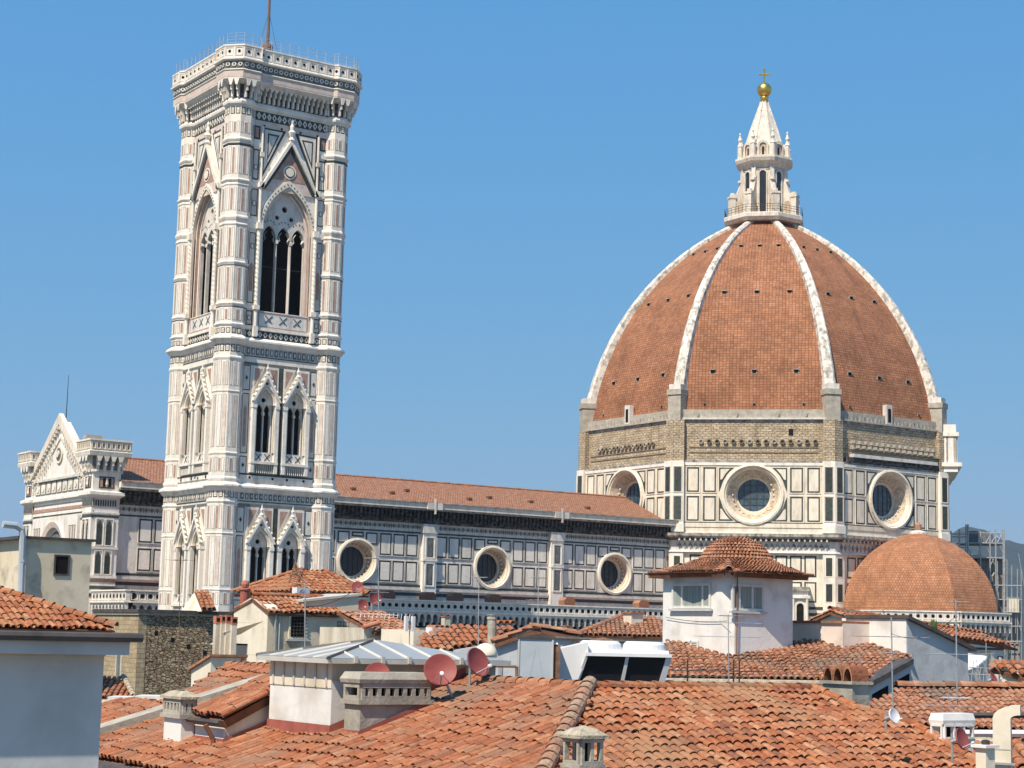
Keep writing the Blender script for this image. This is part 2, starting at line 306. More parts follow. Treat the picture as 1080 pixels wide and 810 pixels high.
def thing(name, label, cat, loc=(0, 0, 0), group=None):
    o = bpy.data.objects.new(name, None); col.objects.link(o); o.location = loc; o.empty_display_size = .5
    o['label'] = label; o['category'] = cat
    if group: o['group'] = group
    return o
def tag(o, label, cat, group=None):
    o['label'] = label; o['category'] = cat
    if group: o['group'] = group
    return o
def struct(o, kind='structure'):
    o['kind'] = kind; return o
def copy_tree(o, parent=None):
    c = o.copy(); col.objects.link(c); c.parent = parent
    for ch in o.children: copy_tree(ch, c)
    return c
def arch(wd, z0, zs, h, n=8, c=0):
    """outline of a pointed (or round, h = wd) arched opening, from bottom left over the apex to bottom right"""
    r = (h*h+wd*wd)/(2*wd); amax = math.acos((r-wd)/r)
    pr = [(c+wd-r+r*math.cos(amax*i/n), zs+r*math.sin(amax*i/n)) for i in range(n+1)]
    pr[-1] = (c, zs+h)
    left = [(2*c-u, z) for u, z in pr]
    return [(c-wd, z0)] + left + pr[::-1][1:] + [(c+wd, z0)]
def circ(r, u=0, z=0, n=32):
    return [(u+r*math.cos(2*math.pi*i/n), z+r*math.sin(2*math.pi*i/n)) for i in range(n)]
# ------------------------------------------------------------------ bell tower (origin = its centre)
TC, TW, T8 = 5.73, 6.5, math.tan(R(22.5))
tower = thing('bell_tower', 'tall square bell tower of white, pink and green marble with pointed windows', 'bell tower')
def outline(e, dn=0):
    A, W = 1.5+e, TW+e+dn; k = TC+1.5-TW-dn; pts = []
    c = [(-W, -TC+A*T8+k), (-TC-A, -TC+A*T8), (-TC-A, -TC-A*T8), (-TC-A*T8, -TC-A), (-TC+A*T8, -TC-A), (-TC+A*T8+k, -W)]
    for q in range(4):
        a = q*math.pi/2; pts += [(x*math.cos(a)-y*math.sin(a), x*math.sin(a)+y*math.cos(a)) for x, y in c]
    return pts
def loft(mb, prof, m, dn=0): mb.ringz([(outline(e, dn), z) for e, z in prof], m)

# corner buttresses: eight-sided piers with inlaid panels on every face
def buttress(sx, sy):
    mb = MB(); cx, cy = sx*TC, sy*TC
    def oct(e): return [(cx+(1.5+e)/math.cos(R(22.5))*math.cos(R(22.5+45*i)), cy+(1.5+e)/math.cos(R(22.5))*math.sin(R(22.5+45*i))) for i in range(8)]
    mb.ringz([(oct(0), 0), (oct(0), 77.2)], WHITE)
    zones = [(73.85, 75.2, 'p'), (69.3, 72.4, 'p'), (65.3, 67.9, 'p'), (60.2, 63.6, 'p'), (55.7, 59.3, 'p'), (53.45, 54.8, 'p'),
             (50.1, 51.0, 'f'), (46.5, 49.2, 'p'), (39.95, 45.65, 'l'), (37.4, 39.0, 'p'), (34.7, 35.6, 'f'), (31.4, 34.0, 'p'), (25.5, 30.8, 'l'), (23.6, 25.0, 'p'),
             (75.9, 76.8, 'f'), (52.05, 52.75, 'f'), (12, 20, 'p'), (2, 10, 'p')]
    for i in range(8):
        ang = 45*i; a = R(ang); M0 = mb.M
        if math.cos(a)*sx + math.sin(a)*sy < -.1: continue
        mb.M = frame((cx+1.5*math.cos(a), cy+1.5*math.sin(a)), ang)
        for z0, z1, k in zones:
            if k == 'p':
                mb.panel(-.52, -.25, z0+.06, z1-.06, WHITE, GREEN, .03, 0, .012)
                mb.panel(-.19, .19, z0+.06, z1-.06, PINK if (int(z0) % 2 or z0 > 60) else PALEPINK, WHITE, .07, 0, .02)
                mb.panel(.25, .52, z0+.06, z1-.06, WHITE, GREEN, .03, 0, .012)
            elif k == 'l':
                mb.panel(-.47, -.06, z0+.1, z1-.1, WHITE, GREY, .03, 0, .012)
                mb.panel(.06, .47, z0+.1, z1-.1, PALEPINK, GREY, .03, 0, .012)
            else:
                for q in range(2):
                    u = -.3+.6*q; mb.panel(u-.24, u+.24, z0+.06, z1-.06, CREAM, GREEN, .09, 0, .015)
                    mb.box(u-.09, u+.09, 0, .05, (z0+z1)/2-.1, (z0+z1)/2+.1, PALEPINK)
        mb.M = M0
    for zz, h, o, m in [(72.5, .35, .1, GREEN), (72.95, .6, .22, WHITE), (68.1, .3, .1, WHITE), (68.5, .5, .22, WHITE), (63.75, .35, .14, WHITE), (64.3, .75, .22, WHITE), (59.35, .22, .05, GREY), (59.6, .4, .14, WHITE),
                        (54.9, .2, .06, GREY), (55.15, .4, .16, WHITE), (52.9, .45, .25, WHITE), (49.3, .55, .16, WHITE), (45.85, .26, .1, WHITE), (39.25, .4, .12, WHITE), (36.5, .6, .2, WHITE),
                        (34.2, .4, .14, WHITE), (30.95, .24, .1, WHITE), (25.1, .25, .1, WHITE), (22.4, .6, .2, WHITE)]:
        o *= .62; mb.ringz([(oct(o*.3), zz), (oct(o), zz+h*.35), (oct(o), zz+h*.55), (oct(o*.2), zz+h*.8)], m)
    return mb.build('corner_buttress', tower)
for sx, sy in ((-1, -1), (1, -1), (-1, 1), (1, 1)): buttress(sx, sy)

# cornices
def tower_part(name, prof, m):
    mb = MB(); loft(mb, prof, m); return mb.build(name, tower)
for zz in (51.25, 35.7, 21.3):
    tower_part('cornice', [(.05, zz-.25), (.3, zz), (.3, zz+.1), (.5, zz+.25), (.5, zz+.42), (.12, zz+.72)], WHITE)

# walls with openings, inlay and windows, one frame per side
BX = [-1.75, 1.9]
def wall_inlay(mb, full):
    # friezes
    for z0, z1, st in ((75.85, 76.85, .62), (52.0, 52.8, .62), (50.05, 51.05, .55), (34.65, 35.55, .55)):
        mb.box(-4.3, 4.3, -.1, .03, z0, z1, GREEN if z0 > 51.5 else WHITE2)
        u = -4.2; k = 0
        while u < 4.1:
            if z0 > 51.5:
                c = u+st/2; h = (z0+z1)/2
                mb.poly([(c-st*.42, h), (c, z0+.08), (c+st*.42, h), (c, z1-.08)], .02, .07, WHITE)
                mb.poly([(c-st*.18, h), (c, h-.2), (c+st*.18, h), (c, h+.2)], .06, .085, GREEN if k % 2 else PINK)
            else:
                mb.box(u+.08, u+st-.1, .02, .09, z0+.12, z1-.15, STAIN if k % 2 else GREY)
                mb.box(u+.2, u+st-.22, .08, .13, z0+.3, z1-.32, WHITE)
            u += st; k += 1
    mb.box(-4.3, 4.3, -.1, .04, 75.25, 75.8, PALEPINK)
    for s in (-1, 1): mb.box(min(s*4.36, s*4.6), max(s*4.36, s*4.6), -.1, .025, 23, 75, GREEN)  # dark line paints a shaded recess beside each buttress
    for zz in (51.05, 49.95, 34.5, 36.2): mb.box(-4.3, 4.3, -.1, .035, zz, zz+.1, GREEN)
    for u in (-3.2, -1.1, 1.2, 3.3): mb.box(u-.1, u+.1, 0, .08, 75.2, 75.42, DARK)
    if not full: return
    # top storey side strips
    for s in (-1, 1):
        a, b = (3.62, 4.42)
        def P(z0, z1, fill, edge, bw=.13):
            u0, u1 = (a, b) if s > 0 else (-b, -a)
            mb.panel(u0, u1, z0, z1, fill, edge, bw, 0, .03)
        P(73.7, 75.2, PINK, GREEN, .2); P(69.2, 72.6, WHITE2, GREEN, .16); P(65.2, 68.2, WHITE2, GREEN, .12)
        P(55.7, 63.4, WHITE2, GREEN, .12); P(53.3, 54.9, WHITE2, GREEN, .14)
        c = s*(a+b)/2
        for zz in (61.9, 66.6, 70.6, 54.1): mb.panel(c-.2, c+.2, zz-.28, zz+.28, WHITE, GREY, .08, .05, .03)
        mb.poly(arch(.2, 57.0, 59.6, .5, 4, c), .04, .075, PINK)
        for zz, h in ((68.35, .5), (63.75, .6), (55.1, .35), (72.8, .5)): mb.box(min(s*3.55, s*4.5), max(s*3.55, s*4.5), -.1, .16, zz, zz+h, WHITE)
    # triangles beside the gable
    for s in (-1, 1):
        mb.poly([(s*.55, 75.15), (s*3.3, 75.15), (s*3.3, 69.4)], .01, .05, GREEN)
        mb.poly([(s*.95, 74.95), (s*3.1, 74.95), (s*3.1, 70.3)], .03, .09, WHITE)
        mb.poly([(s*1.35, 74.55), (s*2.75, 74.55), (s*2.75, 71.5)], .07, .11, GREEN)
        mb.poly([(s*1.62, 74.35), (s*2.6, 74.35), (s*2.6, 72.1)], .09, .13, WHITE2)
    # two lower storeys
    for zb in (0, -15.05):
        zt = 49.35+zb
        mb.box(-4.3, 4.3, -.1, .05, zt-.3, zt, GREY)
        for s in (-1, 1):
            for z0, z1 in ((46.3, 49.0), (39.6, 46.0), (37.4, 39.3)):
                u0, u1 = (3.6, 4.42) if s > 0 else (-4.42, -3.55)
                mb.panel(u0, u1, z0+zb, z1+zb, WHITE2, GREEN, .1, 0, .03)
                c = (u0+u1)/2
                if z1 == 46.0: mb.poly(arch(.17, 40.3+zb, 44.2+zb, .5, 4, c), .04, .075, PINK)
                else:
                    zc = (z0+z1)/2+zb; mb.poly([(c-.16, zc), (c, zc-.26), (c+.16, zc), (c, zc+.26)], .04, .08, GREEN)
        for u in BX:
            for s in (-1, 1):
                mb.poly([(u+s*.12, 49.0+zb), (u+s*1.52, 49.0+zb), (u+s*1.52, 46.0+zb)], .01, .09, WHITE)
                mb.poly([(u+s*.42, 48.75+zb), (u+s*1.32, 48.75+zb), (u+s*1.32, 46.85+zb)], .08, .11, PINK)
        mb.box(BX[0]+1.54, BX[1]-1.54, -.1, .03, 37.3+zb, 49+zb, GREEN)
        mb.box(-4.3, 4.3, -.1, .12, 36.9+zb, 37.3+zb, WHITE)
        mb.box(-4.3, 4.3, -.1, .05, 37.3+zb, 37.5+zb, GREEN)
        for u in (-3.2, -.5, 1.2, 3.2): mb.box(u-.11, u+.11, .1, .16, 36.95+zb, 37.2+zb, DARK)

def tower_side(ang, full):
    F = frame((TW*math.cos(R(ang)), TW*math.sin(R(ang))), ang)
    mb = MB(F)
    holes_top = [arch(3.0, 55.0, 63.9, 5.1, 10)] if full else []
    if full:
        mb.plate([(-5, 53), (5, 53), (5, 77.3), (-5, 77.3)], holes_top, 0, 1.0, WHITE)
        for zb in (0, -15.05):
            mb.plate([(-5, 37.6+zb), (5, 37.6+zb), (5, 50+zb), (-5, 50+zb)], [arch(.98, 39.8+zb, 44.9+zb, 1.65, 8, u) for u in BX], 0, 1.0, WHITE)
        mb.box(-5, 5, -1, 0, 50.0, 53.0, WHITE); mb.box(-5, 5, -1, 0, 34.95, 37.6, WHITE); mb.box(-5, 5, -1, 0, 0, 22.55, WHITE)
        for z0, z1 in ((1, 9.5), (10.5, 20.2)):
            for i in range(7): mb.panel(-4.2+1.2*i, -3.15+1.2*i, z0, z1, PALEPINK if i % 2 else WHITE2, GREEN, .12)
    else:
        mb.box(-5, 5, -1, 0, 0, 77.3, WHITE)
    wall_inlay(mb, full)
    mb.build('marble_wall', tower)
    if not full: return
    # --- large three-light belfry window
    wb = MB(F); n = 10
    A0, A1, A2, A3 = arch(3.35, 55, 63.9, 5.75, n), arch(3.0, 55, 63.9, 5.1, n), arch(2.8, 55, 63.9, 4.75, n), arch(2.58, 55, 63.9, 4.4, n)
    wb.strip(A0, 0, A0, .28, WHITE); wb.strip(A0, .28, A1, .28, CREAM); wb.strip(A1, .28, A1, -.15, PALEPINK)
    wb.strip(A1, -.15, A2, -.15, WHITE); wb.strip(A2, -.15, A2, -.5, PINK); wb.strip(A2, -.5, A3, -.5, WHITE); wb.strip(A3, -.5, A3, -.85, PALEPINK)
    for q in range(26):       # dark beads along the arch
        a = A0[2:-2]; t = q/25*(len(a)-1); i = int(min(t, len(a)-2)); f = t-i
        b = A1[2:-2]; pu = [(a[i][k]*(1-f)+a[i+1][k]*f)*.5+(b[i][k]*(1-f)+b[i+1][k]*f)*.5 for k in (0, 1)]
        wb.box(pu[0]-.07, pu[0]+.07, .27, .31, pu[1]-.07, pu[1]+.07, GREY)
    win = wb.build('belfry_window', tower)
    tb = MB(F)
    lights = [arch(.765, 55.1, 63.3, 1.3, 5, u) for u in (-1.72, 0, 1.72)]
    eyes = [circ(.26, -.86, 65.6, 10), circ(.26, .86, 65.6, 10), circ(.34, 0, 66.6, 12)]
    tb.plate(A3, lights+eyes, -.62, .35, WHITE2)
    for u in (-1.72, 0, 1.72):
        for s in (-1, 1): tb.strip([(u+s*.76, 62.7), (u+s*.48, 63.1), (u+s*.62, 63.5), (u+s*.3, 64.0)], -.5, [(u+s*.76, 62.7), (u+s*.48, 63.1), (u+s*.62, 63.5), (u+s*.3, 64.0)], -.9, WHITE2)
        for k in range(9):
            a = 2*math.pi*k/9
            tb.box(u-.05+.62*math.cos(a), u+.05+.62*math.cos(a), -.63, -.58, 64.75+.35*abs(math.sin(a)), 64.87+.35*abs(math.sin(a)), GREY)
    for u in (-.86, .86):
        tb.tube([(u, -.6, 55.0), (u, -.6, 63.0)], .085, WHITE2, 8); tb.box(u-.15, u+.15, -.75, -.45, 62.7, 63.1, WHITE)
    tb.build('tracery', win)
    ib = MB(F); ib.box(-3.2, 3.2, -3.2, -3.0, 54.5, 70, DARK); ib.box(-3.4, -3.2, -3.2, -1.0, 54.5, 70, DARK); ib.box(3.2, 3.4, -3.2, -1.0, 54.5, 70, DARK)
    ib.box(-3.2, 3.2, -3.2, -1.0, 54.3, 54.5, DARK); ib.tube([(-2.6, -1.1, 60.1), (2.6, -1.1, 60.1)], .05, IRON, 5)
    ib.build('dark_opening', win)
    for s in (-1, 1):         # twisted corner columns
        cb = MB(F); u = s*3.4
        pts = []; N = 15
        cb.tube([(u, .32, 52.2), (u, .32, 64)], .2, WHITE, 8)
        for h in range(2):
            cb.tube([(u+.16*math.cos(k*.62+h*math.pi), .32+.16*math.sin(k*.62+h*math.pi), 55.6+k*.1) for k in range(82)], .09, CREAM if h else WHITE, 5)
        cb.box(u-.32, u+.32, .0, .62, 63.8, 64.5, WHITE); cb.box(u-.3, u+.3, 0, .6, 55.0, 55.5, WHITE); cb.box(u-.24, u+.24, 0, .55, 52.1, 53.2, WHITE)
        cb.tube([(u, .25, 64.5), (u, .25, 68.6)], .17, WHITE, 8); cb.box(u-.28, u+.28, 0, .55, 68.4, 69.0, WHITE)
        cb.tube([(u, .2, 69.0), (u, .2, 75.2)], .13, WHITE, 6); cb.box(u-.2, u+.2, 0, .4, 71.8, 72.3, WHITE)
        cb.build('twisted_column', win)
    gb = MB(F)                # tall gable with finial
    for s in (-1, 1):
        gb.poly([(s*3.55, 68.4), (s*3.2, 68.4), (0, 73.65), (0, 74.3)], .05, .55, WHITE)
        gb.poly([(s*3.2, 68.4), (s*2.8, 68.4), (0, 72.95), (0, 73.65)], .03, .3, GREEN)
    gb.poly([(-2.9, 68.3), (2.9, 68.3), (0, 73.1)], .0, .16, PALEPINK)
    gb.poly([(-2.0, 69.6), (2.0, 69.6), (0, 72.9)], .15, .19, PINK)
    gb.poly(circ(.78, 0, 70.6, 20), .18, .24, WHITE); gb.poly(circ(.6, 0, 70.6, 20), .22, .27, GREEN); gb.poly(circ(.48, 0, 70.6, 20), .25, .32, CREAM)
    gb.lathe([(.18, 0), (.36, .3), (.2, .6), (.34, .9), (.44, 1.15), (.2, 1.4), (.25, 1.75), (.14, 2.1), (.2, 2.4), (.02, 2.75)], (0, .35, 73.9), WHITE, 8)
    gb.build('gable', win)
    pb = MB(F)                # panel under the sill
    pb.box(-3.1, 3.1, -.9, .05, 53.0, 55.0, WHITE2); pb.box(-3.1, 3.1, -.9, .22, 52.85, 53.15, WHITE)
    pb.frame4(-2.95, 2.95, 53.25, 54.9, .1, 0, .09, PINK)
    for u in (-1.7, 0, 1.7):
        for s in (-1, 1): pb.poly([(u-.42*s-.07, 53.72), (u-.42*s+.07, 53.72), (u+.42*s+.07, 54.55), (u+.42*s-.07, 54.55)], .04, .08+.01*s, GREEN)
        pb.box(u-.1, u+.1, .04, .12, 54.0, 54.25, GREY)
    pb.build('sill_panel', win)
    # --- two-light windows of the two lower storeys
    for zb in (0, -15.05):
        for u in BX:
            wb = MB(F)
            B0, B1, B2 = arch(1.2, 39.8+zb, 44.9+zb, 2.0, 8, u), arch(.98, 39.8+zb, 44.9+zb, 1.65, 8, u), arch(.86, 39.8+zb, 44.9+zb, 1.45, 8, u)
            wb.strip(B0, 0, B0, .3, WHITE); wb.strip(B0, .3, B1, .3, WHITE); wb.strip(B1, .3, B1, -.15, CREAM); wb.strip(B1, -.15, B2, -.15, WHITE); wb.strip(B2, -.15, B2, -.6, WHITE)
            for s in (-1, 1):
                wb.box(u+s*1.36-.2, u+s*1.36+.2, 0, .5, 37.6+zb, 45.2+zb, WHITE)
                wb.tube([(u+s*1.12, .38, 39.8+zb), (u+s*1.12, .38, 44.6+zb)], .09, WHITE, 6)
                wb.box(u+s*1.36-.25, u+s*1.36+.25, 0, .56, 44.5+zb, 44.85+zb, WHITE)
            wb.box(u-1.6, u+1.6, -.7, .55, 38.55+zb, 38.8+zb, WHITE); wb.box(u-1.16, u+1.16, -.6, .1, 38.8+zb, 39.8+zb, WHITE2)
            for k in (-.5, .5):
                for s in (-1, 1): wb.poly([(u+k-.3*s-.06, 38.95+zb), (u+k-.3*s+.06, 38.95+zb), (u+k+.3*s+.06, 39.65+zb), (u+k+.3*s-.06, 39.65+zb)], .08, .13+.01*s, GREEN)
            wb.box(u-1.5, u+1.5, -.1, .12, 37.55+zb, 38.5+zb, GREY)
            for k in range(13): wb.tube([(u-1.44+.24*k, .3, 37.6+zb), (u-1.44+.24*k, .3, 38.55+zb)], .06, WHITE, 5)
            win = wb.build('mullioned_window', tower)
            gb = MB(F)
            gb.plate([(u-1.58, 44.9+zb), (u-1.58, 45.4+zb), (u, 48.0+zb), (u+1.58, 45.4+zb), (u+1.58, 44.9+zb)], [arch(1.19, 44.91+zb, 44.95+zb, 1.98, 8, u)], .45, .44, WHITE)
            for s in (-1, 1):
                gb.poly([(u+s*1.72, 45.2+zb), (u+s*1.45, 45.2+zb), (u, 47.75+zb), (u, 48.25+zb)], .3, .66, WHITE)
                for k in range(5):
                    f = (k+.6)/5.4; gb.lathe([(.03, -.17), (.17, -.05), (.17, .06), (.03, .2)], (u+s*1.72*(1-f), .5, 45.45+zb+2.95*f), CREAM, 5)
            gb.poly(circ(.16, u, 47.15+zb, 8), .44, .48, GREEN)
            gb.lathe([(.1, 0), (.26, .25), (.12, .5), (.2, .8), (.1, 1.0), (.02, 1.4)], (u, .48, 47.95+zb), WHITE, 6)
            gb.build('gable', win)
            tb = MB(F)
            tb.plate(B2, [arch(.385, 39.9+zb, 44.1+zb, .85, 5, u-.44), arch(.385, 39.9+zb, 44.1+zb, .85, 5, u+.44), circ(.26, u, 45.45+zb, 10)], -.25, .2, WHITE2)
            tb.tube([(u, -.2, 39.8+zb), (u, -.2, 44.1+zb)], .06, WHITE2, 7); tb.box(u-.1, u+.1, -.3, -.08, 43.8+zb, 44.1+zb, WHITE)
            for q in (-.42, .42):
                for s in (-1, 1): tb.poly([(u+q+s*.39, 43.7+zb), (u+q+s*.24, 44.0+zb), (u+q+s*.33, 44.35+zb), (u+q+s*.39, 44.35+zb)], -.4, -.26, WHITE2)
            tb.build('tracery', win)
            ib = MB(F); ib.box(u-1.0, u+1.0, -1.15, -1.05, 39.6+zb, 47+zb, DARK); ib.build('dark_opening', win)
tower_side(-90, True); tower_side(180, True); tower_side(0, False); tower_side(90, False)

# corbel table, parapet, railing, flagpole
mb = MB(); loft(mb, [(.0, 76.9), (.25, 77.1), (.3, 77.35), (.1, 77.7)], WHITE); loft(mb, [(.09, 77.6), (.1, 79.25)], SOOT_SHADE); loft(mb, [(.5, 79.2), (1.0, 79.6), (1.0, 80.6)], WHITE, .4)  # darkest stone paints the shade behind and between the corbels
loft(mb, [(1.02, 79.75), (1.02, 80.4)], PALEPINK, .4); loft(mb, [(1.0, 80.6), (1.05, 81.6)], GREY, .4)
loft(mb, [(1.05, 80.45), (1.12, 80.55), (1.05, 80.65)], WHITE, .4)
def corbels(mb, e0, e1, z0, z1, pitch, m, wd=.2, outl=None, sides=None):
    """brackets stepping out from outline e0 to e1 between z0 and z1"""
    o = outl(e0); n = len(o)
    for i in range(n):
        a, b = Vector((*o[i], 0)), Vector((*o[(i+1) % n], 0)); l = (b-a).length; t = (b-a)/l; nn = Vector((t.y, -t.x, 0))
        if sides and not sides(nn): continue
        k = max(1, round(l/pitch)); M0 = mb.M; d = e1-e0; h = z1-z0
        for q in range(k):
            c = a + t*(l*(q+.5)/k); mb.M = Matrix(((t.x, nn.x, 0, c.x), (t.y, nn.y, 0, c.y), (0, 0, 1, 0), (0, 0, 0, 1)))
            w2 = wd/2
            mb.box(-w2, w2, -.05, d*.4, z0, z0+h*.36, m); mb.box(-w2*.98, w2*.98, -.05, d*.72, z0+h*.36, z0+h*.7, m); mb.box(-w2, w2, -.05, d*.97, z0+h*.7, z1, m)
            mb.poly([(-w2, z0+h*.62), (w2, z0+h*.62), (l/k*.46, z1), (-l/k*.46, z1)], d*.8, d*.985, m)
        mb.M = M0
corbels(mb, .1, 1.02, 77.75, 79.6, .56, WHITE, .2, lambda e: outline(e, .0 if e < .2 else .4))
o = outline(1.05, .4); n = len(o)
for i in range(n):          # inlaid roundels of the upper frieze
    a, b = Vector((*o[i], 0)), Vector((*o[(i+1) % n], 0)); l = (b-a).length; t = (b-a)/l; nn = Vector((t.y, -t.x, 0)); k = max(1, round(l/.62))
    for q in range(k):
        c = a+t*(l*(q+.5)/k); mb.M = Matrix(((t.x, nn.x, 0, c.x), (t.y, nn.y, 0, c.y), (0, 0, 1, 0), (0, 0, 0, 1)))
        mb.poly(circ(.25, 0, 81.15, 8), 0, .06, WHITE); mb.poly(circ(.12, 0, 81.15, 6), .05, .085, GREEN)
mb.M = I4
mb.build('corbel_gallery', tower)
mb = MB(); loft(mb, [(1.0, 81.5), (1.35, 81.65), (1.35, 81.8), (1.15, 81.95), (1.15, 83.1), (1.25, 83.15), (1.25, 83.3), (1.0, 83.35)], WHITE, .4)
o = outline(1.15, .4)
for i in range(n):
    a, b = Vector((*o[i], 0)), Vector((*o[(i+1) % n], 0)); l = (b-a).length; t = (b-a)/l; nn = Vector((t.y, -t.x, 0)); k = max(1, round(l/1.1))
    for q in range(k):
        c = a+t*(l*(q+.5)/k); mb.M = Matrix(((t.x, nn.x, 0, c.x), (t.y, nn.y, 0, c.y), (0, 0, 1, 0), (0, 0, 0, 1)))
        mb.frame4(-.42, .42, 82.05, 83.02, .09, 0, .05, CREAM); mb.poly(circ(.17, 0, 82.55, 8), .0, .035, DARK); mb.box(-.56, -.45, 0, .07, 82, 83.1, WHITE)
mb.M = I4
mb.build('parapet', tower)
rb = MB(); o = outline(.85, .4)
for zz in (83.6, 83.95, 84.3, 84.65):
    rb.tube([(x, y, zz) for x, y in o]+[(*o[0], zz)], .022, SCAFF, 4)
for i in range(n):
    a, b = Vector((*o[i], 0)), Vector((*o[(i+1) % n], 0)); k = max(1, round((b-a).length/1.1))
    for q in range(k): c = a+(b-a)*q/k; rb.tube([(c.x, c.y, 83.2), (c.x, c.y, 84.7)], .028, SCAFF, 4)
rb.build('railing', tower)
fb = MB(); px = hit(282, 50, (0, -2, 84), (0, 1, 0))
fb.lathe([(.75, 83.0), (.75, 84.6), (.62, 84.9), (.62, 86.0), (.3, 86.2), (.0, 86.25)], (px.x, px.y, 0), RUST, 12)
fb.tube([(px.x, px.y, 86), (px.x, px.y, 99)], .2, RUST, 8, .1)
for a in range(3): fb.tube([(px.x, px.y, 90), (px.x+1.6*math.cos(a*2.1), px.y+1.6*math.sin(a*2.1), 84.2)], .02, IRON, 4)
fb.build('flagpole', tower)
rf = MB(); rf.ringz([(outline(.5), 83.0), ([(x*.1, y*.1) for x, y in outline(.5)], 84.2)], TILEC); rf.build('roof', tower)

# ------------------------------------------------------------------ cathedral
DX, DY = 107.75, 36.33
D0 = Vector((DX, DY, 0))
duomo = thing('cathedral', 'long marble cathedral with red tiled roof and huge ribbed terracotta dome', 'cathedral', (60, DY, 0))
def octa(ap, c=(DX, DY), n=8, rot=22.5):
    r = ap/math.cos(math.pi/n); return [(c[0]+r*math.cos(R(rot+360/n*i)), c[1]+r*math.sin(R(rot+360/n*i))) for i in range(n)]
AP = 27.8; HW = AP*math.tan(R(22.5))
def dface(ang, ap=AP): return frame((DX+ap*math.cos(R(ang)), DY+ap*math.sin(R(ang))), ang)
SIDES = (180, 225, 270, 315)
# drum: marble stage with oculi
db = MB()
for ang in range(0, 360, 45):
    db.M = dface(ang); hole = [circ(4.35, 0, 42.3, 40)] if ang in SIDES else []
    db.plate([(-HW, 36.8), (HW, 36.8), (HW, 47.0), (-HW, 47.0)], hole, 0, .6, CREAM)
    if ang not in SIDES: continue
    for s in (-1, 1):
        for z0, z1 in ((38.4, 41.95), (42.6, 46.15)):
            for a, b in ((7.8, 9.55), (5.35, 7.15)):
                u0, u1 = sorted((s*a, s*b)); db.panel(u0, u1, z0, z1, CREAM, GREEN, .2, 0, .03)
                db.frame4(u0-.16, u1+.16, z0-.16, z1+.16, .1, 0, .09, CREAM)
        for zs in (-1, 1):     # panels cut by the ring of the oculus
            arc = [(s*4.72*math.sin(R(t)), 42.3+zs*4.72*math.cos(R(t))) for t in (78, 66, 54, 44, 36)]
            db.poly([(s*4.9, 42.3+zs*.3), (s*4.9, 42.3+zs*3.85), (s*2.8, 42.3+zs*3.85)] + arc[::-1], -.05, .035, GREEN)
            arc2 = [(s*4.95*math.sin(R(t)), 42.3+zs*4.95*math.cos(R(t))) for t in (64, 54, 46, 41)]
            db.poly([(s*4.7, 42.3+zs*2.1), (s*4.7, 42.3+zs*3.65), (s*3.3, 42.3+zs*3.65)] + arc2[::-1], -.05, .05, CREAM)
    db.box(-HW, HW, -.1, .12, 46.5, 46.9, WHITE); db.box(-HW, HW, -.1, .1, 37.5, 38.1, CREAM); db.box(-HW, HW, -.1, .06, 38.12, 38.25, GREEN)
db.M = I4
db.build('drum_wall', duomo)
for i in range(8):            # corner piers of the drum
    pb = MB(); va = 22.5+45*i
    for ang, s in ((va-22.5, 1), (va+22.5, -1)):
        pb.M = dface(ang)
        u0, u1 = sorted((s*(HW-1.55), s*(HW+.22)))
        pb.box(u0, u1, -.5, .55, 36.8, 47.1, WHITE); pb.box(u0-.05, u1+.05, -.5, .75, 36.75, 37.9, WHITE)
        for z0, z1 in ((38.5, 41.9), (42.6, 46.2)):
            pb.panel((u0+u1)/2-.55, (u0+u1)/2+.55, z0, z1, GREEN, GREY, .08, .55, .03)
            pb.frame4((u0+u1)/2-.72, (u0+u1)/2+.72, z0-.15, z1+.15, .12, .5, .62, CREAM)
        for z0, z1, e in ((26.2, 36, .55),):
            pb.box(u0, u1, -1, e, 20, 34, WHITE)
            for q0, q1 in ((26.9, 29.7), (30.5, 33.4)): pb.panel((u0+u1)/2-.6, (u0+u1)/2+.6, q0, q1, GREEN, CREAM, .16, e, .03)
        pb.quad((u0+.1, .32, 47.1), (u1-.02, .32, 47.1), (u1-.02, .32, 53.2), (u0+.1, .32, 53.2), BROWN, va); pb.quad((u0+.1 if s > 0 else u1-.02, .32, 47.1), (u0+.1 if s > 0 else u1-.02, -.5, 47.1), (u0+.1 if s > 0 else u1-.02, -.5, 53.2), (u0+.1 if s > 0 else u1-.02, .32, 53.2), BROWN, va)
    pb.M = I4
    pb.build('corner_pier', duomo)
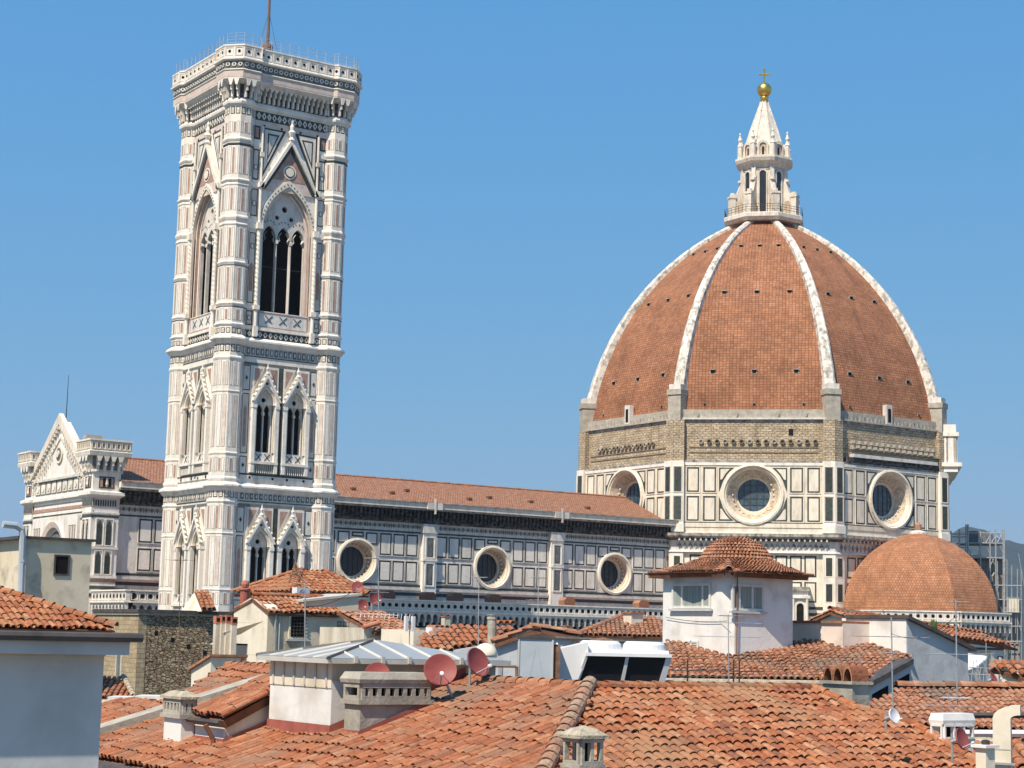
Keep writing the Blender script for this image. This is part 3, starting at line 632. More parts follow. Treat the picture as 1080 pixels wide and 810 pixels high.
# round windows of the drum
def oculus(name, F, z, ro, rm, ri, depth, mglass, mring, mribs=True, u=0):
    mb = MB(F); N = 40
    prof = [(ro+.02, -.1, mring), (ro, .28, mring), (ro-.28, .34, mring), (ro-.42, .12, mring), (ro-.55, .1, mring), (rm, -depth*.25, SPLAY), (rm-.1, -depth*.3, SPLAY), (ri+.25, -depth*.85, mring), (ri+.22, -depth, mring), (ri, -depth, WHITE), (ri, -depth-.3, WHITE)]
    for (r0, d0, m), (r1, d1, _) in zip(prof, prof[1:]):
        mb.strip(circ(r0, u, z, N), d0, circ(r1, u, z, N), d1, m, True)
    for k in range(24):
        a = 2*math.pi*k/24; rr = (rm+ri)/2
        mb.poly([(u+rr*math.cos(a)+.16*math.cos(t), z+rr*math.sin(a)+.16*math.sin(t)) for t in (0, 1.57, 3.14, 4.71)], -depth*.62, -depth*.5, WHITE2)
    ow = mb.build(name, duomo)
    gb = MB(F); gb.poly(circ(ri+.05, u, z, N), -depth-.35, -depth-.2, mglass)
    if mribs:
        for q in (-.6, -.2, .2, .6):
            h = ri*math.sqrt(1-q*q); gb.box(u+q*ri-.04, u+q*ri+.04, -depth-.22, -depth-.12, z-h, z+h, IRON); gb.box(u-h, u+h, -depth-.22, -depth-.13, z+q*ri-.02, z+q*ri+.02, IRON)
    gb.build('glazing', ow)
    return ow
for ang in SIDES: oculus('round_window', dface(ang), 42.3, 4.42, 3.6, 2.35, 1.9, GLASS, CREAM)
# unfinished brown stage, stone ledge, corbel stubs
bb = MB()
for ang in range(0, 360, 45):
    bb.M = dface(ang, AP-.45); h2 = (AP-.45)*math.tan(R(22.5))
    bb.quad((-h2, 0, 47.0), (h2, 0, 47.0), (h2, 0, 53.3), (-h2, 0, 53.3), BROWN, ang)
    bb.box(-HW, HW, -.9, .5, 46.95, 47.25, STAIN)
    for z, t in ((48.4, .1), (49.15, .1)): bb.box(-h2+2, h2-2, -.1, .1, z, z+t, BROWN)
    if ang in SIDES and ang != 315:
        for q in range(15):
            u = -7.6+q*1.18
            if ang == 180: u = -7+q*.95
            bb.M = dface(ang, AP-.45) @ Matrix.Translation((u, .0, 50.0)) @ Matrix.Rotation(R(-90), 4, 'X')
            if ang == 270: bb.M = dface(ang, AP-.45); bb.poly([(u-.2, 49.2), (u+.2, 49.2), (u+.2, 50.2), (u-.2, 50.2)], -.1, .75, PIER); bb.box(u-.3, u+.3, -.1, 1.1, 50.0, 50.45, PIER)
            else:
                bb.lathe([(.36, -.2), (.36, .3), (.24, .32), (.24, .1), (.0, .1)], (0, 0, 0), BROWN if q % 3 else PIER, 10)
        bb.M = dface(ang, AP-.45)
        if ang == 225: bb.box(5.1, 5.75, -.2, .02, 50.9, 51.9, DARK)
        if ang == 270: bb.box(-8, 9.5, -.1, .95, 48.0, 48.5, WHITE2); bb.box(-9, 10, -.1, .7, 47.3, 48.0, SOOT_SHADE)
bb.M = I4
bb.build('rough_stone_band', duomo)
lb = MB()
for ang in range(0, 360, 45):
    lb.M = dface(ang, AP-.45)
    lb.box(-HW, HW, -1.5, .35, 53.25, 53.5, PIER if ang != 225 else WHITE2); lb.box(-HW, HW, -1.5, .05, 53.5, 54.75, PIER); lb.box(-HW, HW, -1.5, .12, 52.9, 53.25, STAIN)
    if ang == 180 or ang == 270:
        for q in range(24): lb.box(-9+.8*q-.1, -9+.8*q+.1, .0, .16, 53.5, 54.1, PIER if ang == 180 else STAIN)
        lb.box(-.6, .6, -.5, .3, 53.5, 56.4, WHITE2); lb.box(-.3, .3, .28, .34, 53.8, 55.8, DARK)
    else:
        for u in (-8.2, -2.5, 3.5, 7.5): lb.poly([(u, 53.55), (u+.35, 53.55), (u+.35, 54.2)], .03, .1, GREY)
lb.M = I4
lb.build('stone_ledge', duomo)

# main cornice below the drum and the marble block underneath
cb = MB()
for e0, e1, z0, z1, m in ((.2, .2, 36.55, 36.8, WHITE), (1.5, 1.5, 36.15, 36.55, STAIN), (1.3, 1.5, 35.9, 36.15, STAIN), (.7, 1.1, 35.55, 35.9, SOOT_SHADE), (.4, .5, 34.1, 35.55, WHITE2), (.7, .6, 33.85, 34.1, WHITE), (.15, .15, 15, 33.85, CREAM)):  # darkest ring paints the soffit shade, next to the stained courses
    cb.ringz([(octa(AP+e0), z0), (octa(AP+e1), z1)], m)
for ang in SIDES:
    cb.M = dface(ang, AP+.15)
    for q in range(28):
        u = -10.5+.78*q; cb.poly([(u-.3, 34.82), (u, 34.3), (u+.3, 34.82), (u, 35.3)], .3, .38, STAIN)
        cb.box(u-.12, u+.12, .2, 1.05, 35.5, 35.95, WHITE2)
    for z0, z1 in ((30.5, 33.5), (26.9, 29.8)):
        for q in range(9):
            u = -8.2+2.05*q; cb.panel(u-.85, u+.85, z0, z1, CREAM, GREEN, .22, 0, .03)
    for z0, z1 in ((25.9, 26.3), (25.0, 25.4), (24.1, 24.5)): cb.box(-11.3, 11.3, -.1, .06, z0, z1, GREEN)
    cb.box(-11.3, 11.3, -.2, .9, 21.6, 22.0, WHITE); cb.box(-11.3, 11.3, -.2, .7, 20.2, 21.6, WHITE2)
cb.M = I4
cb.build('lower_octagon', duomo)

# dome: eight tiled sails, pointed profile measured on the photograph
K0, Z0, RC = -14.83, 47.85, 45.07
def prof(z): return K0 + math.sqrt(RC*RC-(z-Z0)**2)
ZS = [54.6+(89.0-54.6)*i/26 for i in range(27)]
sb = MB()
for ang in range(0, 360, 45):
    v = 0
    for z0, z1 in zip(ZS, ZS[1:]):
        q0, q1 = (prof(z0)-.75)*math.cos(R(22.5)), (prof(z1)-.75)*math.cos(R(22.5)); w0, w1 = q0*T8, q1*T8
        F0 = dface(ang, 0); h = math.hypot(q1-q0, z1-z0)
        sb.M = F0
        sb.add([(-w0, q0, z0), (w0, q0, z0), (w1, q1, z1), (-w1, q1, z1)], [(0, 1, 2, 3)], DOMETILE, [[(ang-w0, v), (ang+w0, v), (ang+w1, v+h), (ang-w1, v+h)]])
        v += h
sb.M = I4
dome = sb.build('dome', duomo)
for ang in SIDES:
    for z, us, r in ((82.4, (-2.9, 0, 2.9), .34), (73.6, (-4.9, 0, 4.9), .4), (60.6, (-6.1, 0, 6.1), .42), (55.6, (-7.2, 0, 7.2), .2)):
        ap = (prof(z)-.75)*math.cos(R(22.5))
        for u in us:
            eb = MB(dface(ang, ap)); ud = 0
            eb.poly([(u-r, z-r*.8), (u+r, z-r*.8), (u+r, z+r*.8), (u-r, z+r*.8)], -.5, .07, PIER); eb.poly([(u-r*.7, z-r*.5), (u+r*.7, z-r*.5), (u+r*.7, z+r*.55), (u-r*.7, z+r*.55)], 0, .11, DARK); eb.box(u-r, u+r, -.3, .3, z+r*.6, z+r*.82, PIER)
            eb.build('vent_opening', dome)
for i in range(8):            # white ribs
    va = R(22.5+45*i); e = Vector((math.cos(va), math.sin(va), 0)); t = Vector((-e.y, e.x, 0)); rb = MB(); vs = []; zz = [57.6+(89.6-57.6)*k/30 for k in range(31)]
    for k, z in enumerate(zz):
        wd = .86-.40*(k/30); r = prof(z)
        dz = (z-Z0)/RC; dr = (r-K0)/RC; n = (e*dr+Vector((0, 0, dz))); p = D0 + e*r + Vector((0, 0, z))
        vs += [p - t*wd - n*1.3, p - t*wd - n*.1, p - t*wd*.55 + n*.2, p + t*wd*.55 + n*.2, p + t*wd - n*.1, p + t*wd - n*1.3]
    rb.add(vs, [(6*k+j, 6*k+j+1, 6*k+j+7, 6*k+j+6) for k in range(30) for j in range(5)], RIBM)
    rb.M = Matrix(((t.x, e.x, 0, DX), (t.y, e.y, 0, DY), (0, 0, 1, 0), (0, 0, 0, 1)))
    r = prof(55.5)
    rb.box(-1.05, 1.05, r-2.4, r+.55, 53.0, 56.9, PIER); rb.box(-1.18, 1.18, r-2.5, r+.7, 56.9, 57.7, PIER); rb.box(-.95, .95, r-2.4, r+.4, 57.7, 58.5, WHITE2)
    rb.build('marble_rib', dome)

# lantern
lt = MB()
lt.ringz([(octa(5.9), 88.2), (octa(6.3), 88.7), (octa(6.3), 89.3), (octa(6.1), 89.45)], LANT)
lt.ringz([(octa(3.45), 89.4), (octa(3.45), 98.2)], LANT)
lt.ringz([(octa(3.6), 97.5), (octa(3.75), 98.0), (octa(4.4), 98.4), (octa(4.6), 98.9), (octa(4.6), 99.25), (octa(3.8), 99.4)], LANT)
lt.ringz([(octa(3.5), 99.4), (octa(3.3), 101.2), (octa(2.7), 102.4)], LANT)
lantern = lt.build('lantern', duomo)
wb = MB()
for ang in range(0, 360, 45):
    wb.M = dface(ang, 3.45)
    wb.poly(arch(.5, 89.8, 96.4, .5, 6), .01, .04, BLACKGLASS)
    a0, a1 = arch(.75, 89.6, 96.4, .75, 6), arch(.52, 89.6, 96.4, .52, 6); wb.strip(a0, .2, a1, .2, LANT); wb.strip(a0, 0, a0, .2, LANT)
    wb.strip(a1, .2, a1, 0, CREAM); wb.box(-.95, .95, 0, .12, 97.1, 97.3, LANT)
wb.M = I4; wb.build('lantern_window', lantern)
for i in range(8):            # scrolled buttresses with niches
    va = R(22.5+45*i); e = Vector((math.cos(va), math.sin(va), 0)); t = Vector((-e.y, e.x, 0)); vb = MB()
    vb.M = Matrix(((e.x, t.x, 0, DX), (e.y, t.y, 0, DY), (0, 0, 1, 0), (0, 0, 0, 1)))
    vb.poly([(3.0, 89.4), (5.7, 89.4), (5.7, 92.9), (5.3, 93.2), (4.7, 93.4), (4.5, 93.9), (4.2, 94.8), (3.9, 95.9), (3.5, 96.4), (3.0, 96.6)], -.42, .42, LANT)
    vb.box(5.0, 5.95, -.55, .55, 89.4, 92.6, LANT); vb.box(4.9, 6.05, -.65, .65, 92.6, 92.95, LANT); vb.lathe([(.02, -.3), (.45, -.2), (.45, .2), (.02, .3)], (5.35, 0, 93.3), LANT, 8)
    vb.lathe([(.02, -.3), (.45, -.2), (.45, .2), (.02, .3)], (4.05, 0, 95.5), LANT, 8)
    vb.box(3.2, 3.95, -.34, .34, 89.4, 97.6, LANT)
    for s in (-1, 1): vb.poly(arch(.55, 89.5, 91.6, .5, 5, 4.3), s*.43-.02, s*.43+.02, SPLAY)  # flat arches, their slight shade put into the colour
    vb.lathe([(.42, 99.3), (.42, 101.3), (.5, 101.4), (.3, 101.7), (.2, 102.1), (.36, 102.5), (.2, 102.9), (.12, 103.3), (.2, 103.5), (.02, 103.8)], (4.15, 0, 0), LANT, 8)
    vb.poly([(2.4, 99.4), (4.0, 99.4), (3.4, 100.6), (2.9, 101.2), (2.5, 102.2)], -.2, .2, LANT)
    vb.build('lantern_buttress', lantern)
kb = MB()
for ang in range(0, 360, 45):
    kb.M = dface(ang, 3.42); kb.poly(arch(.55, 99.4, 101.0, .55, 5), .0, .05, SPLAY); kb.poly([(-.16, 99.5), (.16, 99.5), (.16, 100.9), (-.16, 100.9)], .03, .08, DARK); a0, a1 = arch(.9, 99.4, 101.1, .9, 5), arch(.55, 99.4, 101.0, .55, 5); kb.strip(a0, .25, a1, .25, LANT); kb.strip(a0, .25, a0, -.3, LANT)
kb.M = I4; kb.build('niche', lantern)
sp = MB(); sp.ringz([(octa(2.95), 101.6), (octa(2.3), 104.0), (octa(1.45), 106.6), (octa(.75), 108.7), (octa(.5), 109.6)], LANT)
for i in range(8):
    va = R(22.5+45*i); pts = [(DX+r*math.cos(va), DY+r*math.sin(va), z) for r, z in ((3.15, 101.7), (2.48, 104), (1.56, 106.6), (.81, 108.7), (.55, 109.6))]; sp.tube(pts, .13, LANT, 5)
    for k in range(3): a, b = Vector(pts[k]), Vector(pts[k+1]); c = (a+b)/2; sp.lathe([(.02, -.2), (.2, 0), (.02, .2)], c, LANT, 5)
sp.build('spire', lantern)
gb = MB(); gb.lathe([(.45, 109.4), (.75, 109.5), (.6, 109.9), (.75, 110.1), (.5, 110.3)], (DX, DY, 0), GOLD, 16)
gb.lathe([(1.22*math.sin(R(a)), 111.45-1.22*math.cos(R(a))) for a in range(8, 180, 10)], (DX, DY, 0), GOLD, 24); gb.build('gilded_ball', lantern, True)
xb = MB(); xd = Vector((.83, -.56, 0)); xb.tube([(DX, DY, 112.5), (DX, DY, 115.0)], .13, GOLD, 6); c = Vector((DX, DY, 114.1)); xb.tube([c-xd*.75, c+xd*.75], .13, GOLD, 6)
for p in (c-xd*.75, c+xd*.75, Vector((DX, DY, 115.0))): xb.lathe([(.02, -.2), (.2, 0), (.02, .2)], p, GOLD, 6)
xb.build('cross', lantern)
rl = MB(); o = octa(6.2)
for zz in (89.9, 90.3, 90.7): rl.tube([(x, y, zz) for x, y in o]+[(*o[0], zz)], .035, IRON, 4)
for i in range(8):
    for q in range(6): a, b = o[i], o[(i+1) % 8]; x, y = a[0]+(b[0]-a[0])*q/6, a[1]+(b[1]-a[1])*q/6; rl.tube([(x, y, 89.4), (x, y, 90.75)], .04, IRON, 4)
rl.build('railing', lantern)

# white loggia on the south-east side of the drum
gb = MB(dface(315, AP))
gb.box(-HW-.6, HW, -.5, 1.9, 47.2, 48.0, WHITE); gb.box(-HW-.9, HW, -.5, 2.5, 48.0, 48.6, WHITE); gb.box(-HW-.7, HW, -.5, 2.1, 52.6, 53.2, WHITE); gb.box(-HW-.5, HW, -.5, 1.7, 53.2, 54.4, WHITE)
arcs = [arch(.6, 49.5, 51.2, .6, 5, -HW+.9+2.3*q) for q in range(9)]
gb.plate([(-HW-.5, 48.6), (HW, 48.6), (HW, 52.6), (-HW-.5, 52.6)], arcs, 1.7, .4, WHITE)
gb.box(-HW-.5, HW, .2, .5, 48.6, 52.6, DARK); gb.box(-HW-.5, -HW-.2, -.6, 1.7, 48.6, 52.6, WHITE)
for q in range(10): gb.box(-HW-.3+2.3*q, -HW+.1+2.3*q, 1.6, 1.85, 48.6, 52.6, WHITE)
gb.build('loggia', duomo)
# nave: clerestory wall, cornice, round windows, roof
NY = 25.3
F = frame((0, NY), -90); XL, XR = -5.2, 80.2
OX = [6.95, 27.9, 48.85, 69.7]; PX = [17.3, 38.6, 59.3]
nb = MB(F)
nb.plate([(XL, 20), (XR, 20), (XR, 37.4), (XL, 37.4)], [circ(2.95, x, 30.3, 36) for x in OX], 0, .6, WHITE2)
nb.box(XL, XR, -.2, .06, 34.55, 34.75, WHITE2); nb.box(XL, XR, -.2, .05, 35.55, 35.65, WHITE2); nb.box(XL, XR, -.2, .03, 34.3, 34.5, GREEN)
nb.box(XL, XR, -.2, .03, 34.75, 35.55, CREAM)
u = XL+.3
while u < XR-.5:
    nb.poly([(u-.3, 35.15), (u, 34.82), (u+.3, 35.15), (u, 35.48)], .0, .06, GREY); nb.box(u+.28, u+.44, 0, .06, 34.85, 35.45, STAIN); u += .72
for z0, z1, m in ((27.25, 27.55, GREEN), (26.55, 26.8, WHITE), (26.1, 26.5, GREEN), (25.4, 25.7, GREY)): nb.box(XL, XR, -.2, .07 if m is WHITE else .04, z0, z1, m)
nb.box(XL, XR, -.2, .3, 26.8, 27.1, WHITE2)
for x in OX:
    for k in range(-4, 5):
        if k in (-4, 4) and x != 6.95: pass
        c = x+2.08*k if abs(k) < 2 else x+(2.0*k+(.2 if k > 0 else -.2))
        if any(abs(c-p) < 1.75 for p in PX) or c < XL+.9 or c > XR-.9: continue
        for z0, z1 in ((31.25, 34.1), (27.85, 30.55)):
            if abs(k) <= 1:
                if z0 < 31:
                    continue
                z0 = 33.45 if k == 0 else 32.55
            nb.panel(c-.87, c+.87, z0, z1, WHITE, GREEN, .2, 0, .05)
            if z1-z0 > 2: nb.frame4(c-.97, c+.97, z0-.1, z1+.1, .09, 0, .1, WHITE2)
nb.build('clerestory_wall', duomo)
for x in PX:
    pb = MB(F)
    pb.box(x-1.05, x+1.05, -.2, .6, 20, 34.4, WHITE); pb.box(x-1.2, x+1.2, -.2, .75, 34.4, 35.6, WHITE2); pb.box(x-1.1, x+1.1, -.2, .72, 30.7, 30.95, WHITE)
    for z0, z1 in ((31.3, 33.7), (27.6, 30.3)): pb.panel(x-.42, x+.42, z0, z1, GREY, GREEN, .1, .6, .03); pb.frame4(x-.75, x+.75, z0-.25, z1+.25, .14, .58, .68, WHITE)
    pb.build('pilaster', duomo)
for x in OX[1:]: oculus('round_window', F, 30.3, 3.0, 2.45, 1.9, 1.5, BLACKGLASS, CREAM, True, x)
cb = MB(F)
cb.box(XL, XR, -.3, .35, 35.65, 37.4, SOOT_SHADE)
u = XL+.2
while u < XR: cb.box(u-.12, u+.12, .3, .85, 36.5, 37.35, SOOT_SHADE); cb.box(u-.1, u+.1, .3, .6, 36.0, 36.5, SOOT_SHADE); u += .62
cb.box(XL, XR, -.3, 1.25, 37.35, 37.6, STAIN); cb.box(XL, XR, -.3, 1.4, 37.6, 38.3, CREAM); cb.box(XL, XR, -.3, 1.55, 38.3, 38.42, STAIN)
for x in PX: cb.box(x-1.15, x+1.15, .2, 1.65, 37.5, 38.36, WHITE2); cb.box(x-.1, x+.1, 1.5, 1.75, 36.9, 38.9, WHITE2)
cb.build('nave_cornice', duomo)
rb = MB(); EY, RY = NY-1.35, DY
hh = math.hypot(RY-EY, 3.9)
RXR = DX-AP+.2
rb.add([(XL, EY, 38.42), (XR-2.9, EY, 38.42), (RXR, RY, 42.3), (XL, RY, 42.3)], [(0, 1, 2, 3)], NAVETILE, [[(0, 0), (85, 0), (85, hh), (0, hh)]])
rb.add([(XL, 2*RY-EY, 38.42), (XR, 2*RY-EY, 38.42), (RXR, RY, 42.3), (XL, RY, 42.3)], [(0, 1, 2, 3)], NAVETILE, [[(0, 0), (85, 0), (85, hh), (0, hh)]])
rb.ringz([([(XL, EY), (XR-2.2, EY), (XR-2.2, 2*RY-EY), (XL, 2*RY-EY)], 38.3), ([(XL, EY+.02), (XR-2.2, EY+.02), (XR-2.2, 2*RY-EY), (XL, 2*RY-EY)], 38.41)], UNDER)
for k in range(int((RXR-XL)/.55)): x = XL+.55*k; rb.tube([(x, RY, 42.33), (x+.5, RY, 42.37)], .17, TILEC, 6)
for x in (28.5, 34.0, 37.5, 46.0, 50.5, 57, 66): zc = random.uniform(39.3, 40.6); yc = EY+(zc-38.42)/3.88*(RY-EY); rb.box(x-.3, x+.3, yc-.4, yc+.3, zc, zc+.3, UNDER)
rb.build('nave_roof', duomo)
ib = MB(); ib.box(XL, XR, NY+2.3, 2*DY-NY, 0, 38.2, STAIN); ib.build('nave_body', duomo)

# aisle with its parapet gallery
AY = 14.6
def gallery(mb, F, u0, u1, zt, e=.55):
    mb.M = F
    mb.box(u0, u1, -.5, e, zt-1.25, zt-.05, WHITE2); mb.box(u0-.08, u1+.08, -.5, e+.15, zt-.15, zt+.02, WHITE); mb.box(u0-.08, u1+.08, -.5, e+.18, zt-1.45, zt-1.25, WHITE)
    n = int((u1-u0)/.95); st = (u1-u0)/n
    for k in range(n):
        c = u0+st*(k+.5); mb.poly(circ(.26, c, zt-.7, 8), e-.05, e+.02, DARK); mb.frame4(c-.4, c+.4, zt-1.15, zt-.25, .07, e, e+.06, WHITE)
    mb.plate([(u0, zt-2.35), (u1, zt-2.35), (u1, zt-1.45), (u0, zt-1.45)], [arch(st*.36, zt-2.34, zt-2.1, st*.45, 4, u0+st*(k+.5)) for k in range(n)], e, .3, WHITE2)
    for k in range(n+1): c = u0+st*k; mb.box(c-.11, c+.11, -.2, e, zt-2.75, zt-2.3, WHITE2); mb.box(c-.1, c+.1, -.2, e*.55, zt-3.2, zt-2.75, WHITE2)
    mb.box(u0, u1, -.3, .0, zt-3.4, zt-1.4, GREY)
    mb.M = I4
ab = MB()
ab.box(-7.3, XR, AY, NY, 0, 22.6, WHITE2); ab.box(-7.3, XR, AY+.6, NY, 22.6, 23.4, TILEC)
gallery(ab, frame((0, AY), -90), -7.3, XR, 25.35)
gallery(ab, frame((-7.3, 0), 180), -NY, -AY+.55, 25.35)
ab.M = frame((0, AY), -90)
for k in range(40):
    for z0, z1 in ((16.2, 19.6), (11.6, 15.4), (5, 10.8)): ab.panel(-6.8+2.17*k, -5.1+2.17*k, z0, z1, WHITE, GREEN, .22)
for z in (20.2, 15.75, 11.05): ab.box(-7.3, XR, 0, .08, z, z+.3, GREEN)
ab.M = frame((-7.3, 0), 180)
for k in range(5):
    for z0, z1 in ((16.2, 19.6), (11.6, 15.4), (5, 10.8)): ab.panel(-24.6+2.0*k, -23.0+2.0*k, z0, z1, WHITE, GREEN, .22)
ab.M = I4
ab.build('aisle', duomo)
for u in (408, 451, 480, 520, 598, 676):     # brown buttress caps along the aisle roof
    p = hit(u, 628, (0, 19, 0), (0, 1, 0)); b = MB()
    b.poly([(-.8, -.6), (.8, -.6), (.9, .5), (.55, .9), (-.55, .9), (-.9, .5)], -.7, .7, TILEC)
    b.v = [Vector((p.x+q.x, 19+q.y, 25.6+q.z)) for q in b.v]; b.box(p.x-.6, p.x+.6, 18.6, NY, 22.5, 25.1, PIER); b.build('buttress_cap', duomo)

# west front: gabled block with two corner turrets
FX = -8.2; YS, YN = 24.6, 48.2
fb = MB(); fb.box(FX, -5.2, YS+.02, YN, 0, 39.4, WHITE)
fb.M = frame((FX, 0), 180)
U = lambda y: -y
for z0, z1, m in ((36.6, 36.9, WHITE), (36.0, 36.2, GREY), (35.2, 35.6, PINK), (34.6, 34.75, GREEN), (33.8, 34.0, GREEN)): fb.box(U(YN)-.1, U(YS)+.1, 0, .25 if m is WHITE else .06, z0, z1, m)
for k in range(9): fb.panel(U(44.8)+1.9*k, U(43.1)+1.9*k, 37.4, 39.0, CREAM, GREY, .12, 0, .06); fb.poly(circ(.45, U(43.95)+1.9*k, 38.2, 10), .06, .16, WHITE)
fb.plate([(U(44.3), 26), (U(28.5), 26), (U(28.5), 34.4), (U(44.3), 34.4)], [arch(3.6, 26.01, 29.5, 3.6, 10, U(36.4))], .4, .4, WHITE)
A = arch(4.3, 27, 29.5, 4.3, 12, U(36.4)); B = arch(3.6, 27, 29.5, 3.6, 12, U(36.4)); fb.strip(A, .4, A, .7, WHITE); fb.strip(A, .7, B, .55, PALEPINK); fb.strip(B, .55, B, 0, WHITE)
fb.poly(arch(3.2, 26, 29.5, 3.2, 10, U(36.4)), .0, .03, GREY)
for s in (-1, 1):
    for k in range(3): fb.panel(U(36.4)+s*(5.3+.85*k)-.3, U(36.4)+s*(5.3+.85*k)+.3, 28, 33.2, PALEPINK, GREEN, .09, .4, .03)
# gable with its rows of corbels
G0, G1, GT = U(46.5), U(26.6), 47.3; GC = (G0+G1)/2
fb.poly([(G0, 39.2), (G1, 39.2), (GC, GT-1.0)], -1.0, .1, WHITE)
for s in (-1, 1):
    e = (G1-GC)*s
    fb.poly([(GC+e*1.02, 39.6), (GC+e*.93, 39.3), (GC, GT-1.35), (GC, GT)], .0, .55, CREAM)
    fb.poly([(GC+e*.60, 40.6), (GC+e*.55, 40.5), (GC, 44.2), (GC, 44.7)], .0, .25, WHITE)
    for k in range(15):
        f = (k+.5)/15; c = GC+e*.92*(1-f)
        z = 39.6+(GT-1.55-39.6)*f; fb.box(c-.16, c+.16, .1, .5, z-.25, z+.42, WHITE)
        z -= 1.1
        if f < .9: fb.box(c-.14, c+.14, .1, .36, z-.2, z+.4, CREAM); fb.box(c-.3, c+.3, .08, .13, z-.35, z-.22, STAIN)
        z -= .95
        if f < .75: fb.box(c-.13, c+.13, .1, .28, z-.2, z+.3, WHITE2)
fb.poly(circ(1.15, GC, 42.2, 18), .1, .3, CREAM); fb.poly(circ(.8, GC, 42.2, 18), .28, .36, GREY); fb.poly(circ(.45, GC, 42.2, 10), .34, .5, CREAM)
fb.box(G0, G1, 0, .3, 39.05, 39.35, WHITE2)
fb.M = I4
fb.tube([(FX+.4, 34.9+1.7, 46.8), (FX+.4, 34.9+1.7, 52.2)], .07, IRON, 5, .03)
for k in range(5): fb.box(FX+.9, FX+3, 31.6-.9*k*.6-.9, 31.6-.9*k*.6, 42.3, 44.3-.45*k, PIER)
facade = fb.build('west_front', duomo)
def turret(y0, y1):
    tb = MB(); x0, x1 = FX-.25, -5.0
    pl = lambda e: [(x0-e, y0-e), (x1+e, y0-e), (x1+e, y1+e), (x0-e, y1+e)]
    tb.ringz([(pl(0), 0), (pl(0), 41.0)], WHITE)
    tb.ringz([(pl(.05), 36.3), (pl(.45), 36.6), (pl(.45), 36.95), (pl(.05), 37.1)], WHITE)
    tb.ringz([(pl(0), 39.1), (pl(.2), 39.3), (pl(.1), 39.6)], WHITE2); tb.ringz([(pl(.85), 41.2), (pl(.95), 41.7), (pl(.85), 41.8), (pl(.85), 42.9), (pl(1.0), 42.95), (pl(1.0), 43.15)], WHITE)
    corbels(tb, .05, .85, 39.4, 41.25, .95, WHITE, .3, pl)
    for ang, o, l in ((180, (x0, (y0+y1)/2), y1-y0), (-90, ((x0+x1)/2, y0), x1-x0)):
        tb.M = frame(o, ang); h = l/2
        tb.box(-h, h, -.1, .04, 39.5, 41.2, GREY)
        n = int((l+1.7)/.6)
        for k in range(n): c = -h-.75+(l+1.5)*(k+.5)/n; tb.frame4(c-.24, c+.24, 41.95, 42.8, .06, .85, .93, CREAM); tb.box(c-.09, c+.09, .84, .88, 42.2, 42.6, GREY)
        tb.panel(-.95, .95, 37.4, 38.8, PINK, GREEN, .14, 0, .05); tb.box(-.5, -.2, .05, .1, 37.6, 38.6, DARK); tb.box(.2, .5, .05, .1, 37.6, 38.6, DARK); tb.lathe([(.02, 0), (.2, .3), (.14, .7), (.16, 1), (.02, 1.15)], (0, .1, 37.55), WHITE, 6)
        tb.box(-h, h, 0, .05, 35.2, 36.2, PALEPINK)
        for k in range(10): tb.box(-h+.15+.3*k, -h+.28+.3*k, .05, .12, 35.3, 36.0, GREEN if ang < 0 else GREY)
        tb.box(-h-.06, h+.06, 0, .1, 34.35, 34.55, WHITE2); tb.box(-h, h, 0, .05, 33.95, 34.2, GREEN)
        for z0, z1 in ((30.7, 33.7), (27.3, 30.0)):
            for c in (-.58, .58):
                tb.frame4(c-.52, c+.52, z0-.1, z1+.1, .1, 0, .14, WHITE); tb.poly(arch(.34, z0, z1-.8, .7, 6, c), .0, .05, GREY); tb.poly(arch(.25, z0, z1-.85, .55, 6, c), .03, .075, GREEN)
            tb.box(-h-.05, h+.05, 0, .18, z0-.5, z0-.2, WHITE)
        for z, m in ((26.3, PINK), (25.5, GREEN), (24.6, GREEN)): tb.box(-h, h, 0, .05, z, z+.4, m)
        tb.M = I4
    tb.build('corner_turret', facade)
turret(YS, YS+2.9); turret(YN-2.9, YN)

# south apse with its own half dome
TX, TY, TR = 107.75, 3.2, 11.5
def aoct(r, k=8): return [(TX+r*math.cos(R(22.5+45*i)), TY+r*math.sin(R(22.5+45*i))) for i in range(8)]
zs = [25.6+(37.2-25.6)*i/14 for i in range(15)]; ARC = 13.2
def aprof(z): return -1.9 + math.sqrt(max(0, 13.4**2-((z-25.6)*1.13)**2))
tb = MB()
for i in range(8):
    a0, a1 = R(22.5+45*i), R(67.5+45*i); v = 0
    for z0, z1 in zip(zs, zs[1:]):
        r0, r1 = aprof(z0), aprof(z1); P = [(TX+r*math.cos(a), TY+r*math.sin(a), z) for a, r, z in ((a0, r0, z0), (a1, r0, z0), (a1, r1, z1), (a0, r1, z1))]
        h = math.hypot(r1-r0, z1-z0); w0, w1 = r0*.383, r1*.383; b = i*37
        tb.add(P, [(0, 1, 2, 3)], APSETILE, [[(b-w0, v), (b+w0, v), (b+w1, v+h), (b-w1, v+h)]]); v += h
adome = tb.build('apse_dome', duomo)
tb = MB(); tb.lathe([(1.3, 36.5), (1.3, 37.3), (1.0, 37.45), (.5, 37.6), (.45, 38.3), (.25, 38.6), (.0, 38.7)], (TX, TY, 0), WHITE2, 10); tb.lathe([(.5, 37.6), (.5, 38.4), (.2, 38.75)], (TX, TY, 0), TILEC, 10); tb.build('finial', adome)
tb = MB(); tb.ringz([(aoct(12.1), 0), (aoct(12.1), 22.6)], WHITE2); tb.ringz([(aoct(12.0), 22), (aoct(12.0), 25.6)], CREAM)
